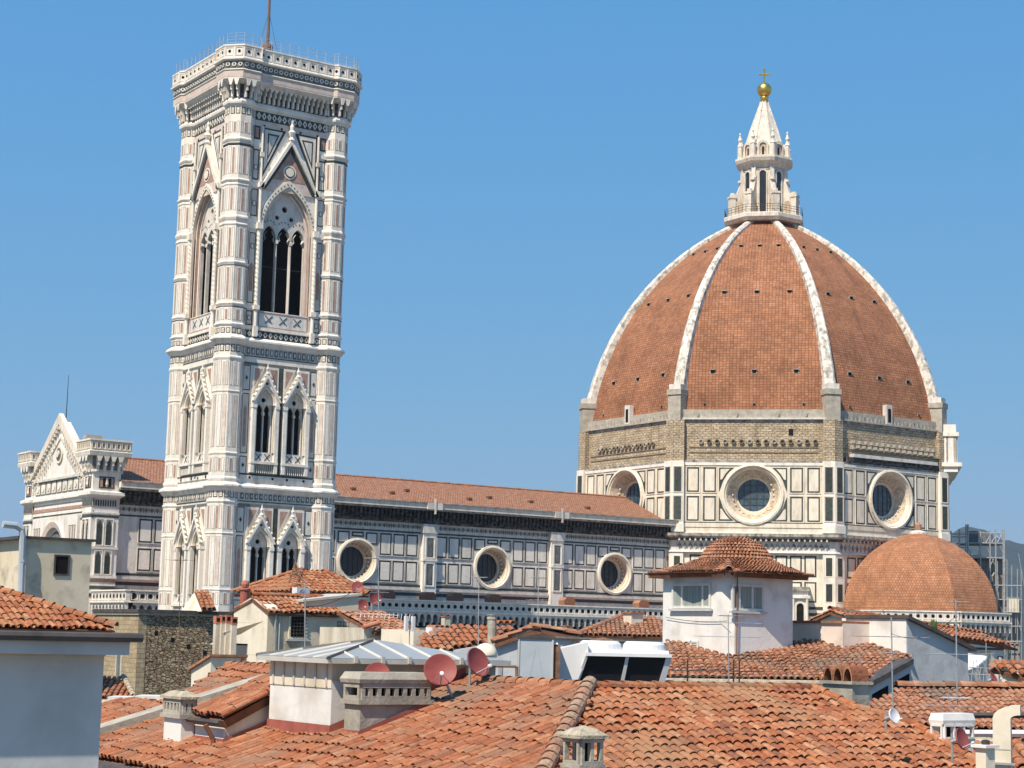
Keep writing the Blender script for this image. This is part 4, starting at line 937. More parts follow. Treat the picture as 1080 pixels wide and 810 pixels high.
for ang in (180, 225, 270, 315, 0):
    gallery(tb, frame((TX+11.6*math.cos(R(ang)), TY+11.6*math.sin(R(ang))), ang), -4.95, 4.95, 25.9, .7)
    tb.M = frame((TX+11.25*math.cos(R(ang)), TY+11.25*math.sin(R(ang))), ang)
    A = arch(3.2, 14, 17.5, 3.2, 10); B = arch(2.5, 14, 17.5, 2.5, 10); tb.strip(A, .0, A, .4, WHITE); tb.strip(A, .4, B, .2, CREAM); tb.poly(B, .0, .06, GREY); tb.poly(arch(2.0, 14, 17.5, 2.0, 10), .04, .1, SOOT_SHADE)
    for s in (-1, 1): tb.panel(s*4-.45, s*4+.45, 14, 20, CREAM, GREEN, .15, 0, .04)
    for z in (13, 20.8, 21.6): tb.box(-4.8, 4.8, 0, .1, z, z+.3, GREEN)
tb.M = I4
tb.build('apse_wall', duomo)
# stepped buttress of the apse on the right, striped marble
P0 = hit(1046, 680, (TX+6, TY-10.5, 0), (0, 1, 0)); P1 = hit(1083, 720, P0, (0, 1, 0))
bb = MB(frame((P0.x, P0.y), -90)); L = P1.x-P0.x+1
bb.poly([(-.6, 0), (L, 0), (L, P1.z-.6), (0, P0.z), (-.6, P0.z)], -.9, .0, CREAM)
bb.poly([(-.3, P0.z+.3), (-.3, P0.z-.3), (L+.4, P1.z-1.0), (L+.4, P1.z-.4)], -1.0, .25, WHITE)
bb.poly([(.5, P0.z-1.7), (.5, P0.z-3.0), (1.7, P0.z-3.0)], .0, .06, GREEN); bb.poly([(.75, P0.z-2.2), (.75, P0.z-2.8), (1.3, P0.z-2.8)], .04, .09, CREAM)
for k in range(1, 8): bb.box(-3.5, L, -.8, -.2, P0.z-2.6-.9*k, P0.z-2.25-.9*k, GREEN if k % 2 else CREAM)
bb.box(-4.5, L, -1.3, -.35, 0, P0.z-2.4, WHITE2)
bb.build('sloping_buttress', duomo)
# small aedicule beside the white house: niche of the lower cathedral wall
p = hit(844, 640, D0+Vector((0, 0, 30))+Vector((-.707, -.707, 0))*31, (-.707, -.707, 0))
nb = MB(frame((p.x, p.y), 225)); nb.box(-1.1, 1.1, -3.5, 0, 20, 28.4, WHITE2); nb.box(-1.4, 1.4, -3.5, .4, 27.4, 27.8, WHITE); nb.box(-1.3, 1.3, -3.5, .35, 28.4, 29.0, STAIN)
nb.poly(arch(.5, 23, 26.2, .5, 6), .0, .05, DARK); A, B = arch(.8, 23, 26.2, .8, 6), arch(.5, 23, 26.2, .5, 6); nb.strip(A, .2, B, .2, CREAM); nb.strip(A, 0, A, .2, CREAM)
for s in (-1, 1): nb.tube([(s*.95, .2, 22.6), (s*.95, .2, 27.4)], .16, WHITE, 8)
gallery(nb, frame((p.x, p.y), 225), -2.2, 5.5, 22.6, .6)
nb.build('aedicule', duomo)

# scaffolding behind the apse
def scaffold():
    t = thing('scaffolding', 'grey tube scaffolding with netting and boards beside the small apse dome', 'scaffolding', tuple(at(1035, 700, 285)*1.0))
    D = 285
    fr = MB(); P = lambda u, v, dd=0: at(u, v, D+dd)
    for dd in (0, 6):
        for u, v0 in ((1003, 560), (1012, 558), (1019, 553), (1021, 553), (1034, 560), (1044, 560), (1050, 558), (1058, 559), (1059, 559)):
            fr.tube([P(u, v0, dd), P(u+1, 720, dd)], .14, SCAFF, 5)
        for u, v0 in ((1062, 590), (1067, 596), (1073, 600), (1077, 600), (1052, 592)): fr.tube([P(u, v0, dd), P(u, 735, dd)], .09, SCAFF, 5)
        for v in (563, 566, 573, 577, 588, 600, 612): fr.tube([P(1001, v, dd), P(1022, v+.4, dd)], .09, SCAFF, 4)
        for v in (562, 572.5, 588, 617, 632, 645, 660, 676): fr.tube([P(1020, v, dd), P(1060 if v < 610 else 1078, v+.8, dd)], .10, SCAFF, 4)
        for k in range(3): a = 1040+6*k; fr.tube([P(a, 562, dd), P(a+6, 572, dd)], .08, SCAFF, 4); fr.tube([P(a+6, 562, dd), P(a, 572, dd)], .08, SCAFF, 4)
        for k in range(4): fr.tube([P(1013, 590+25*k, dd), P(1022, 612+25*k, dd)], .08, SCAFF, 4)
        for k in range(6): fr.tube([P(1046+5*k, 640, dd), P(1046+5*k, 668, dd)], .06, SCAFF, 4)
        fr.tube([P(1037, 624, dd), P(1049, 604, dd)], .16, PIER, 5)
    for v in (563, 573, 617, 632, 660):
        for u in (1020, 1034, 1044, 1058): fr.tube([P(u, v, 0), P(u, v, 6)], .08, SCAFF, 4)
    rs = random.Random(11)
    for k in range(34):
        u = 1004+rs.random()*72; v = 575+rs.random()*90; dd = rs.choice((0, 2, 4, 6)); fr.tube([P(u, v, dd), P(u+rs.choice((0, 8, -8)), v+rs.uniform(14, 45), dd)], .06, SCAFF, 4)
    for k in range(26):
        v = 566+rs.random()*120; u = 1003+rs.random()*45; fr.tube([P(u, v, 3), P(u+rs.uniform(8, 26), v, 3)], .07, SCAFF, 4)
    fr.build('tube_frame', t)
    nb = MB()
    def sheet(u0, v0, u1, v1, dd, m, th=.12):
        a, b, c, d = P(u0, v0, dd), P(u1, v0, dd), P(u1, v1, dd), P(u0, v1, dd); k = FH*th
        nb.add([a, b, c, d, a+k, b+k, c+k, d+k], [(0, 1, 2, 3), (4, 5, 6, 7), (0, 1, 5, 4), (1, 2, 6, 5), (2, 3, 7, 6), (3, 0, 4, 7)], m)
    sheet(1031, 588, 1060, 660, 1.5, BOARD); sheet(1021, 560, 1032, 575, 2, GREY); sheet(1060, 632, 1077, 720, 1.2, BOARD); sheet(1022, 588, 1031, 690, 2.5, GREY); sheet(1036, 560, 1040, 573, 2.5, GREY)
    sheet(1043, 632, 1060, 700, .8, BOARD)
    for k in range(9): sheet(1031+3.3*k, 588, 1031.5+3.3*k, 655, 1.3, SCAFF)
    nb.build('netting', t)
    wb = MB()
    c = P(1069, 638, -.5); x = Vector((.83, -.56, 0))
    M = Matrix(((x.x, -FH.x, 0, c.x), (x.y, -FH.y, 0, c.y), (0, 0, 1, c.z), (0, 0, 0, 1))); wb.M = M
    wb.box(-.9, .9, -.6, .0, -1.2, 1.2, PLC); wb.frame4(-.9, .9, -1.2, 1.2, .1, 0, .06, SCAFF)
    for k in range(3): wb.box(-.42+.5*k, -.36+.5*k, 0, .03, -1.2, 1.2, SCAFF)
    wb.build('site_hoist', t)
    pb = MB()
    for v in (573, 588, 632, 660):
        a, b = P(1020, v+.6, 0), P(1060 if v < 600 else 1077, v+1.2, 0); k = FH*5.5; z = Vector((0, 0, .16))
        pb.add([a, b, b+k, a+k, a+z, b+z, b+k+z, a+k+z], [(0, 1, 2, 3), (4, 5, 6, 7), (0, 1, 5, 4), (1, 2, 6, 5), (2, 3, 7, 6), (3, 0, 4, 7)], BOARD)
    pb.build('plank_deck', t)
scaffold()

# ground, hills
gb = MB(); gb.add([(-9000, -9000, 0), (9000, -9000, 0), (9000, 9000, 0), (-9000, 9000, 0)], [(0, 1, 2, 3)], GROUND); struct(gb.build('ground'))
def hills():
    mb = MB(); import mathutils
    N, M = 90, 14; vs = []; base = at(1080, 600, 4200)
    prof = [(900, 30), (985, 100), (1003, 121), (1022, 129), (1040, 126), (1060, 116), (1080, 111), (1110, 96), (1180, 66), (1300, 84), (1500, 20)]
    def hgt(u):
        for (a, b), (c, d) in zip(prof, prof[1:]):
            if a <= u <= c: return b+(d-b)*(.5-.5*math.cos(math.pi*(u-a)/(c-a)))
        return 0
    rnd = random.Random(3)
    for j in range(M+1):
        for i in range(N+1):
            u = 900+600*i/N; dist = 3600+1500*j/M; f = 1-abs(j/M*2-1)**1.6
            p = at(u, 690, dist); hz = (hgt(u)*4200/1891+21)*f
            nz = mathutils.noise.fractal(Vector((p.x/260, p.y/260, 0)), 1, 2, 5)*22*f
            vs.append((p.x, p.y, max(-5, hz+nz-2)))
    mb.add(vs, [(j*(N+1)+i, j*(N+1)+i+1, (j+1)*(N+1)+i+1, (j+1)*(N+1)+i) for j in range(M) for i in range(N)], HILLM)
    struct(mb.build('hills', None, True))
hills()
# ------------------------------------------------------------------ rooftops of the town
Z = Vector((0, 0, 1))
def inside(p, poly):
    c = False; n = len(poly)
    for i in range(n):
        (x1, y1), (x2, y2) = poly[i], poly[(i+1) % n]
        if (y1 > p[1]) != (y2 > p[1]) and p[0] < (x2-x1)*(p[1]-y1)/(y2-y1)+x1: c = not c
    return c
def tiles(mb, poly, down, m, pitch=.21, row=.34, seg=5, near=False, bed=UNDER, rnd=None):
    """barrel tiles laid over a planar roof polygon; each tile is its own shell"""
    rnd = rnd or random.Random(len(poly)*17+int(abs(poly[0].x)*10))
    poly = [Vector(p) for p in poly]
    n = Vector((0, 0, 0))
    for i in range(len(poly)): n += (poly[i]-poly[0]).cross(poly[(i+1) % len(poly)]-poly[0])
    n.normalize()
    if n.z < 0: n = -n
    dn = Vector(down); dn = (dn - n*dn.dot(n)).normalized(); ac = n.cross(dn)
    o = poly[0]; p2 = [((p-o).dot(ac), (p-o).dot(dn)) for p in poly]
    mb.add([p-n*pitch*.33 for p in poly], [tuple(range(len(poly)))], bed)
    mb.add([p-n*.16 for p in poly], [tuple(range(len(poly)))], bed)
    nv = len(poly); mb.add([p-n*pitch*.33 for p in poly]+[p-n*.16 for p in poly], [(i, (i+1) % nv, nv+(i+1) % nv, nv+i) for i in range(nv)], bed)
    a0, a1 = min(p[0] for p in p2), max(p[0] for p in p2); b0, b1 = min(p[1] for p in p2), max(p[1] for p in p2)
    M0 = mb.M
    na, nb_ = int((a1-a0)/pitch)+1, int((b1-b0)/row)+1
    for i in range(na):
        co = rnd.uniform(-.13, .13)*row if near else 0
        for j in range(nb_+1):
            a, b = a0+(i+.5)*pitch, b1-(j+.5)*row+co
            if not inside((a, b), p2): continue
            rot = rnd.gauss(0, .03 if near else .02); oa, ob, lift = rnd.gauss(0, pitch*.04), rnd.gauss(0, row*.06), abs(rnd.gauss(0, pitch*.035))
            c = o + ac*(a+oa) + dn*(b+ob) + n*lift
            if near:
                c += n*(pitch*.35*noise.noise(c*.9))
                if rnd.random() < .012: rot += rnd.choice((-.22, .2)); c += dn*(row*.3)
            ca, sa = math.cos(rot), math.sin(rot); X = ac*ca + dn*sa; Y = dn*ca - ac*sa
            mb.M = Matrix(((X.x, Y.x, n.x, c.x), (X.y, Y.y, n.y, c.y), (X.z, Y.z, n.z, c.z), (0, 0, 0, 1)))
            h = row*.5; r0, r1 = pitch*.37, pitch*.44; ov = row*.22
            vs = []
            for k in range(seg+1):
                t = math.pi*k/seg; vs.append((r0*math.cos(t), -h-ov, -.07*pitch+r0*.74*math.sin(t)))
            for k in range(seg+1):
                t = math.pi*k/seg; vs.append((r1*math.cos(t), h, r1*.74*math.sin(t)+.03*pitch))
            for k in range(seg+1):
                t = math.pi*k/seg; vs.append((r1*.86*math.cos(t), h-.002, r1*.62*math.sin(t)))
            s1 = seg+1
            mb.add(vs, [(k, k+1, s1+k+1, s1+k) for k in range(seg)]+[(s1+k, s1+k+1, 2*s1+k+1, 2*s1+k) for k in range(seg)], m)
            if near:
                q = pitch/2; vs = []
                for (yy, zz, r) in ((-h-ov, -.21*pitch, .30*pitch), (h, -.06*pitch, .36*pitch), (h-.002, -.13*pitch, .36*pitch)):
                    for k in range(4):
                        t = math.pi+math.pi*k/3; vs.append((q+r*math.cos(t), yy, zz+.21*pitch+r*.75*math.sin(t)))
                mb.add(vs, [(k, k+1, 5+k, 4+k) for k in range(3)]+[(4+k, 5+k, 9+k, 8+k) for k in range(3)], m)
    mb.M = M0
def ridge(mb, A, B, m, r=.12, step=.36, up=.03, seg=6):
    A, B = Vector(A), Vector(B); l = (B-A).length; t = (B-A)/l; x = t.cross(Z).normalized(); y = x.cross(t); k = max(1, round(l/step)); rnd = random.Random(int(l*100))
    for i in range(k):
        vs = []
        for f, rr, lift in ((i/k, r*1.03, .014), ((i+1.12)/k, r*.93, 0), (i/k+.001, r*.88, .014)):
            c = A+t*(l*f)+y*(up+lift+rnd.uniform(0, .006))
            for q in range(seg+1): a = math.pi*q/seg; vs.append(c + x*(rr*math.cos(a)) + y*(rr*math.sin(a)*.9))
        s = seg+1
        mb.add(vs, [(q, q+1, s+q+1, s+q) for q in range(seg)]+[(q, q+1, 2*s+q+1, 2*s+q) for q in range(seg)], m)
def skirt(mb, poly, m, zb=0, drop=.17):
    for i in range(len(poly)):
        a, b = Vector(poly[i]), Vector(poly[(i+1) % len(poly)])
        mb.add([(a.x, a.y, zb), (b.x, b.y, zb), (b.x, b.y, b.z-drop), (a.x, a.y, a.z-drop)], [(0, 1, 2, 3)], m)
def cbox(uc, vt, d, ul, ur):
    """box aligned with the town grid from its near (south-west) corner: returns x0 x1 y0 y1 ztop"""
    c = at(uc, vt, d); y1 = hit(ul, vt, c, (1, 0, 0)).y; x1 = hit(ur, vt, c, (0, 1, 0)).x
    return c.x, x1, c.y, y1, c.z
def zat(u, v, P, n): return hit(u, v, P, n).z

# --- foreground house: hipped roof in the middle of the photo
S = .37
K = at(622, 723.5, 23)
nS, nW = (0, -S, 1), (-S, 0, 1)
SF = hit(0, 0, K, nS)
hS = lambda u, v: hit(u, v, K, nS)
hW = lambda u, v: hit(u, v, K, nW)
near = thing('tiled_house', 'nearest house with large hipped terracotta tile roof filling the bottom of the photo', 'house', (K.x, K.y, 0))
E1 = hS(856, 725.5); E2 = hS(900, 747); E3 = hS(965, 766); E4 = hS(1034, 807); E5 = hS(1052, 835)
hipend = K + Vector((-1, -1, -S))*3.6
B0 = hipend; B1 = Vector((E5.x+1.0, B0.y, 0)); B1.z = K.z+(B1.y-K.y)*S
rb = MB()
tiles(rb, [K, E1, E2, E3, E4, E5, B1, B0], (0, -1, -S), TILE, .14, .20, 6, True)
xe = hW(163, 810).x
W1 = K+Vector((0, 10.6, 0)); W3 = hW(178, 739); W4 = hW(112, 741); W2 = Vector((xe, W4.y, K.z-(K.x-xe)*S)); hipL = K+Vector((-1, -1, -S))*(K.x-xe)
tiles(rb, [K, W1, W3, W4, W2, hipL], (-1, 0, -S), TILEB, .14, .25, 5, True)
ridge(rb, B0, K+Vector((0, 0, .02)), HIPT, .10, .25, .02)
ridge(rb, hipL+(B0-hipL)*.0, B0, HIPT, .10, .25, .02)
ridge(rb, K, E1, TILE, .085, .26, -.02); ridge(rb, K, W1, TILEB, .085, .26, -.02)
for a, b in ((E1, E2), (E2, E3), (E3, E4), (E4, E5)): ridge(rb, b+Vector((.02, 0, .0)), a, TILE, .08, .24, .0)
roof = rb.build('roof', near)
wb = MB()
for pl in ([K, E1, E2, E3, E4, E5, B1, B0], [K, W1, W3, W4, W2+Vector((.4, 0, .14)), hipL+Vector((.4, .4, .14))]): skirt(wb, pl, PLC, 0, .2)
wb.build('wall', near)
gb = MB(); gb.tube([W2+Vector((-.06, 0, -.12)), hipL+Vector((-.06, 0, -.12))], .09, GUTT, 8)
a, b = hW(110, 774), hW(178, 753); gb.add([], [], GUTT); gb.build('gutter', near)
sb = MB(); d = (b-a).normalized(); y = Vector((0, 1, 0)); nn = Vector((-S, 0, 1)).normalized()
a2 = a-d*.5; b2 = b+d*3
sb.add([a2-y*.2, b2-y*.2, b2+y*.2, a2+y*.2, a2-y*.2+nn*.14, b2-y*.2+nn*.14, b2+y*.2+nn*.14, a2+y*.2+nn*.14], [(0, 1, 2, 3), (4, 5, 6, 7), (0, 1, 5, 4), (1, 2, 6, 5), (2, 3, 7, 6), (3, 0, 4, 7)], CONC)
sb.build('party_wall_coping', near)
def collar(mb, x0, x1, y0, y1, h=.16):
    """red flashing where a box meets the west slope"""
    zf = lambda x: K.z-(K.x-x)*S
    x1 = min(x1, K.x)
    for (xa, ya), (xb, yb) in (((x0-.03, y0-.03), (x1, y0-.03)), ((x0-.03, y1), (x0-.03, y0-.03))):
        mb.add([(xa, ya, zf(xa)-.1), (xb, yb, zf(xb)-.1), (xb, yb, zf(xb)+h), (xa, ya, zf(xa)+h)], [(0, 1, 2, 3)], FLASH)
# roof block with metal roof on the west slope
g0 = hW(348, 777)
gx0, gy0 = g0.x, g0.y
gy1 = hit(283, 772, g0, (1, 0, 0)).y; gx1 = hit(522, 715, g0, (0, 1, 0)).x
gz = zat(350, 694, g0, (0, 1, 0))
pz = thing('roof_block', 'bright white cubic roof block with blue grey seamed zinc roof on the tiled slope', 'penthouse', (gx0, gy0, 15))
b = MB(); b.box(gx0, gx1, gy0, gy1, 15, gz, PLW)
for k in range(6): b.box(gx0-.03, gx0, gy0+.1+(gy1-gy0-.25)*k/5, gy0+.14+(gy1-gy0-.25)*k/5, gz-.38, gz, SEAM)
b.box(gx0-.012, gx0, gy0, gy1, gz-.40, gz, PLC); b.box(gx0, gx1, gy0-.012, gy0, gz-.30, gz, PLB)
collar(b, gx0, gx1, gy0, gy1); b.build('wall', pz)
zr = MB(); o = .16; ap0 = hit(396, 674.5, (0, (gy0+gy1)/2, 0), (0, 1, 0)); ap1 = ap0; GH = ap0.z-gz
c00, c01, c10, c11 = (gx0-o, gy0-o, gz), (gx0-o, gy1+o, gz), (gx1+o, gy0-o, gz), (gx1+o, gy1+o, gz)
for p, q in ((c00, c10), (c10, c11), (c11, c01), (c01, c00)): zr.add([p, q, ap0], [(0, 1, 2)], ZINC)
zr.ringz([([c00[:2], c10[:2], c11[:2], c01[:2]], gz-.07), ([c00[:2], c10[:2], c11[:2], c01[:2]], gz-.004)], SEAM)
for k in range(1, 7):
    x = gx0-o+(gx1-gx0+2*o)*k/7; p = Vector((x, gy0-o, gz)); f = min((x-c00[0])/(ap0.x-c00[0]), (c10[0]-x)/(c10[0]-ap0.x), 1); zr.tube([p, p+Vector((0, ap0.y-gy0+o, GH))*f], .022, SEAM, 4); zr.box(x-.025, x+.025, gy0-o-.03, gy0-o+.03, gz-.06, gz+.03, SEAM)
for k in range(1, 5):
    yy = gy0-o+(gy1-gy0+2*o)*k/5; f = min(1, 1-abs(yy-ap0.y)/(ap0.y-gy0+o)); zr.tube([(gx0-o, yy, gz), Vector((gx0-o, yy, gz))+Vector((ap0.x-gx0+o, 0, GH))*max(.05, f)], .02, SEAM, 4)
for c in (c00, c01): zr.tube([c, ap0], .028, GUTT, 5)
zr.build('metal_roof', pz)

# small tiled lean-to in front of the block
l0 = hW(236, 786); lx, ly = l0.x, l0.y
ly1 = hit(205, 784, l0, (1, 0, 0)).y; lx1 = hit(283, 770, l0, (0, 1, 0)).x; lz = zat(238, 757, l0, (0, 1, 0))
lt_ = thing('lean_to', 'small plastered roof dormer with sloping tiles left of the bright white block', 'dormer', (lx, ly, 15))
b = MB(); b.box(lx, lx1+1.0, ly, ly1, 15, lz-.02, PLW); pass
b.M = frame((lx, ly), -90); b.poly([(.015, lz-.3), (lx1+1-lx, lz-.3), (lx1+1-lx, lz+.5*(lx1+1-lx)-.06), (.015, lz-.06)], -(ly1-ly)+.01, .006, OLDPL); b.M = I4; collar(b, lx, lx1+1, ly, ly1, .1); b.build('wall', lt_)
b = MB(); s2 = .5
b_poly = [Vector((lx-.07, ly-.05, lz)), Vector((lx1+1.2, ly-.05, lz+(lx1+1.27-lx)*s2)), Vector((lx1+1.2, ly1+.03, lz+(lx1+1.27-lx)*s2)), Vector((lx-.07, ly1+.03, lz))]
tiles(b, b_poly, (-1, 0, -s2), TILEB, .14, .25, 5, True); b.build('roof', lt_)
b = MB(); b.tube([(lx-.1, ly-.06, lz-.07), (lx-.1, ly1+.04, lz-.07)], .04, GUTT, 6); b.tube([(lx-.24, ly+.12, lz-.1), (lx-.12, ly+.1, lz-.3), (lx-.1, ly+.1, lz-.75), (lx-.22, ly, lz-.95)], .035, COPPER, 6); b.build('drainpipe', lt_)

# chimneys of the foreground house
def slot_chimney(name, x0, x1, y0, y1, zb, zt, slots_w, slots_s, cap='flat', mbase=PLW, mtop=CONC, parent=None, ce=.06, zmid=None, kk=1):
    c = parent; b = MB(); zm = zmid or zb+(zt-zb)*.52
    b.box(x0, x1, y0, y1, zb, zm, mbase); b.box(x0-.05*kk, x1+.05*kk, y0-.05*kk, y1+.05*kk, zm, zm+.06*kk, mtop)
    zc = zt-.14 if cap == 'flat' else zt-.13
    for s_, n, P in ((0, slots_s, ((x0, y0), (x1, y0))), (1, slots_w, ((x0, y0), (x0, y1))), (0, slots_s, ((x0, y1), (x1, y1))), (1, slots_w, ((x1, y0), (x1, y1)))):
        (xa, ya), (xb, yb) = P; l = (xb-xa) if s_ == 0 else (yb-ya)
        for k in range(n+1):
            c0 = l*k/n-.03*kk-(.02*kk if k in (0, n) else 0); c1 = l*k/n+.03*kk+(.02*kk if k in (0, n) else 0); c0 = max(0, c0); c1 = min(l, c1)
            if s_ == 0: b.box(xa+c0, xa+c1, ya-.03 if ya == y0 else ya-.02, ya+.03, zm+.06*kk, zc, mtop)
            else: b.box(xa-.028 if xa == x0 else xa-.02, xa+.028, ya+c0, ya+c1, zm+.06*kk, zc, mtop)
        for z0, z1 in ((zm+.06*kk, zm+.11*kk), (zc-.06*kk, zc)):
            if s_ == 0: b.box(xa+.002, xb-.002, ya-.034, ya+.034, z0, z1, mtop)
            else: b.box(xa-.031, xa+.031, ya+.002, yb-.002, z0, z1, mtop)
    b.box(x0+.1, x1-.1, y0+.1, y1-.1, zm+.06*kk, zc, DARK)
    pl = lambda e: [(x0-e, y0-e), (x1+e, y0-e), (x1+e, y1+e), (x0-e, y1+e)]
    if cap == 'flat': b.ringz([(pl(ce*.8), zc), (pl(ce), zc+.05), (pl(ce*.2), zt)], mtop)
    else: b.ringz([(pl(ce), zc), (pl(ce), zc+.035), (pl(ce*.6), zc+.045), (pl(-.04), zt-.03), (pl(-.13), zt)], LICHEN)
    return b.build(name, c)
q0 = hW(379, 778); x1 = hit(452, 760, q0, (0, 1, 0)).x; y1 = q0.y+.42; zt = zat(380, 709, q0, (0, 1, 0))
ch = slot_chimney('chimney', q0.x, x1, q0.y, y1, q0.z-.4, zt, 1, 8, 'flat', CONC, CONC, roof, zmid=zat(380, 743, q0, (0, 1, 0)))
b = MB(); collar(b, q0.x, x1, q0.y, y1, .1); b.build('flashing', roof)
q0 = hW(190, 787); x1 = hit(204, 782, q0, (0, 1, 0)).x; y1 = hit(172, 783, q0, (1, 0, 0)).y; zt = zat(190, 728, q0, (0, 1, 0))
slot_chimney('chimney', q0.x, x1, q0.y, y1, q0.z-.3, zt, 5, 2, 'hip', PLW, CONC, roof, zmid=zat(190, 758, q0, (0, 1, 0)))
q0 = at(612, 800, 19.3); x0 = hit(590, 800, q0, (1, 0, 0)); x1 = hit(634, 800, q0, (0, 1, 0)).x; zt = zat(612, 766, q0, (0, 1, 0))
slot_chimney('chimney', q0.x, x1, q0.y, q0.y+(x1-q0.x), K.z-2.2, zt, 1, 2, 'hip', CONC, CONC, roof, zmid=zat(612, 811, q0, (0, 1, 0)), kk=.7)
# concrete chimney with three half-round tile vents, on the east end
q0 = at(899, 748, 25.2); x1 = hit(917, 745, q0, (0, 1, 0)).x; y1 = hit(868, 748, q0, (1, 0, 0)).y; zt = zat(899, 722, q0, (0, 1, 0))
b = MB(); b.box(q0.x, x1, q0.y, y1, q0.z-1.5, zt, CONC); b.box(q0.x-.04, x1+.04, q0.y-.04, y1+.04, zt, zt+.04, CONC)
n3 = 3; l3 = (y1-q0.y)/n3
for k in range(n3):
    yc = q0.y+l3*(k+.5); A = [(l3*.48*math.cos(math.pi*i/8), .22*math.sin(math.pi*i/8)) for i in range(9)]; B = [(x*.82, z*.8) for x, z in A]
    Fm = Matrix(((0, 1, 0, q0.x), (1, 0, 0, yc), (0, 0, 1, zt+.04), (0, 0, 0, 1))); b.M = Fm
    b.strip(A, 0, A, x1-q0.x, TILE); b.strip(A, 0, B, 0, TILE); b.strip(B, 0, B, x1-q0.x, UNDER); b.poly(B, (x1-q0.x)*.6, (x1-q0.x)*.65, DARK)
b.M = I4; b.build('chimney', roof)
# low grey coping wall that closes the east side
b = MB(); P = [hS(918, 753), hS(965, 766), hS(1000, 782), hS(1034, 808)]
for p, q in zip(P, P[1:]): b.add([p+Vector((.12, .1, -.25)), q+Vector((.12, .1, -.25)), q+Vector((.12, .1, .02)), p+Vector((.12, .1, .02)), p+Vector((.5, .4, -.25)), q+Vector((.5, .4, -.25)), q+Vector((.5, .4, .02)), p+Vector((.5, .4, .02))], [(0, 1, 2, 3), (4, 5, 6, 7), (3, 2, 6, 7), (0, 3, 7, 4), (1, 2, 6, 5)], LICHEN)
b.build('coping', near)
def one_tile(mb, X, Y, n, c, pitch, row, seg, m):
    M0 = mb.M; mb.M = Matrix(((X.x, Y.x, n.x, c.x), (X.y, Y.y, n.y, c.y), (X.z, Y.z, n.z, c.z), (0, 0, 0, 1)))
    h = row*.5; r0, r1 = pitch*.38, pitch*.46; vs = []
    for yy, r, z in ((-h*1.3, r0, -.03), (h, r1, .01), (h-.002, r1-.016, .0)):
        for k in range(seg+1): t = math.pi*k/seg; vs.append((r*math.cos(t), yy, z+r*.9*math.sin(t)))
    s = seg+1; mb.add(vs, [(k, k+1, s+k+1, s+k) for k in range(seg)]+[(s+k, s+k+1, 2*s+k+1, 2*s+k) for k in range(seg)], m); mb.M = M0
def wall_window(parent, F, u0, u1, z0, z1, name='window', frame_m=WOODT, pane=BLACKGLASS, mull=(), bars=False, sill=True, rec=.12):
    b = MB(F); b.frame4(u0-.06, u1+.06, z0-.06, z1+.06, .07, -.02, .05, frame_m)
    for f in mull: u = u0+(u1-u0)*f; b.box(u-.035, u+.035, -.01, .04, z0, z1, frame_m)
    if sill: b.box(u0-.14, u1+.14, 0, .1, z0-.13, z0-.07, PLG)
    if bars:
        for k in range(1, 5): u = u0+(u1-u0)*k/5; b.tube([(u, .07, z0-.03), (u, .07, z1+.03)], .014, IRON, 4)
        for k in range(1, 6): z = z0+(z1-z0)*k/6; b.tube([(u0-.03, .08, z), (u1+.03, .08, z)], .012, IRON, 4)
    o = b.build(name, parent); g = MB(F); g.box(u0, u1, -.01, .012, z0, z1, pane); g.build('pane', o)
    return o
def mast(name, label, u, v0, v1, d, els=(), r=.022, u1=None, group='antenna masts on the rooftops', cat='antenna', m=SCAFF):
    """tv mast from pixel (u, v0) down to v1 with yagi booms: (fraction from top, length, direction in degrees, elements)"""
    a, b = at(u, v0, d), at(u if u1 is None else u1, v1, d)
    t = thing(name, label, cat, tuple(b), group); mb = MB(); r *= .5; mb.tube([b-Vector((0, 0, .5)), a], r, m, 6); mb.build('pole', t)
    for f, l, ang, n in els:
        eb = MB(); c = a+(b-a)*f; e = Vector((math.cos(R(ang)), math.sin(R(ang)), 0)); s = Vector((-e.y, e.x, 0))
        eb.tube([c-e*l*.5, c+e*l*.5], r*.55, m, 4)
        for k in range(n):
            q = c+e*l*(-.48+.96*k/max(1, n-1)); w_ = .16+.22*(1-k/max(1, n))*l/1.5; eb.tube([q-s*w_, q+s*w_], r*.4, m, 4)
        eb.build('aerial', t)
    return t
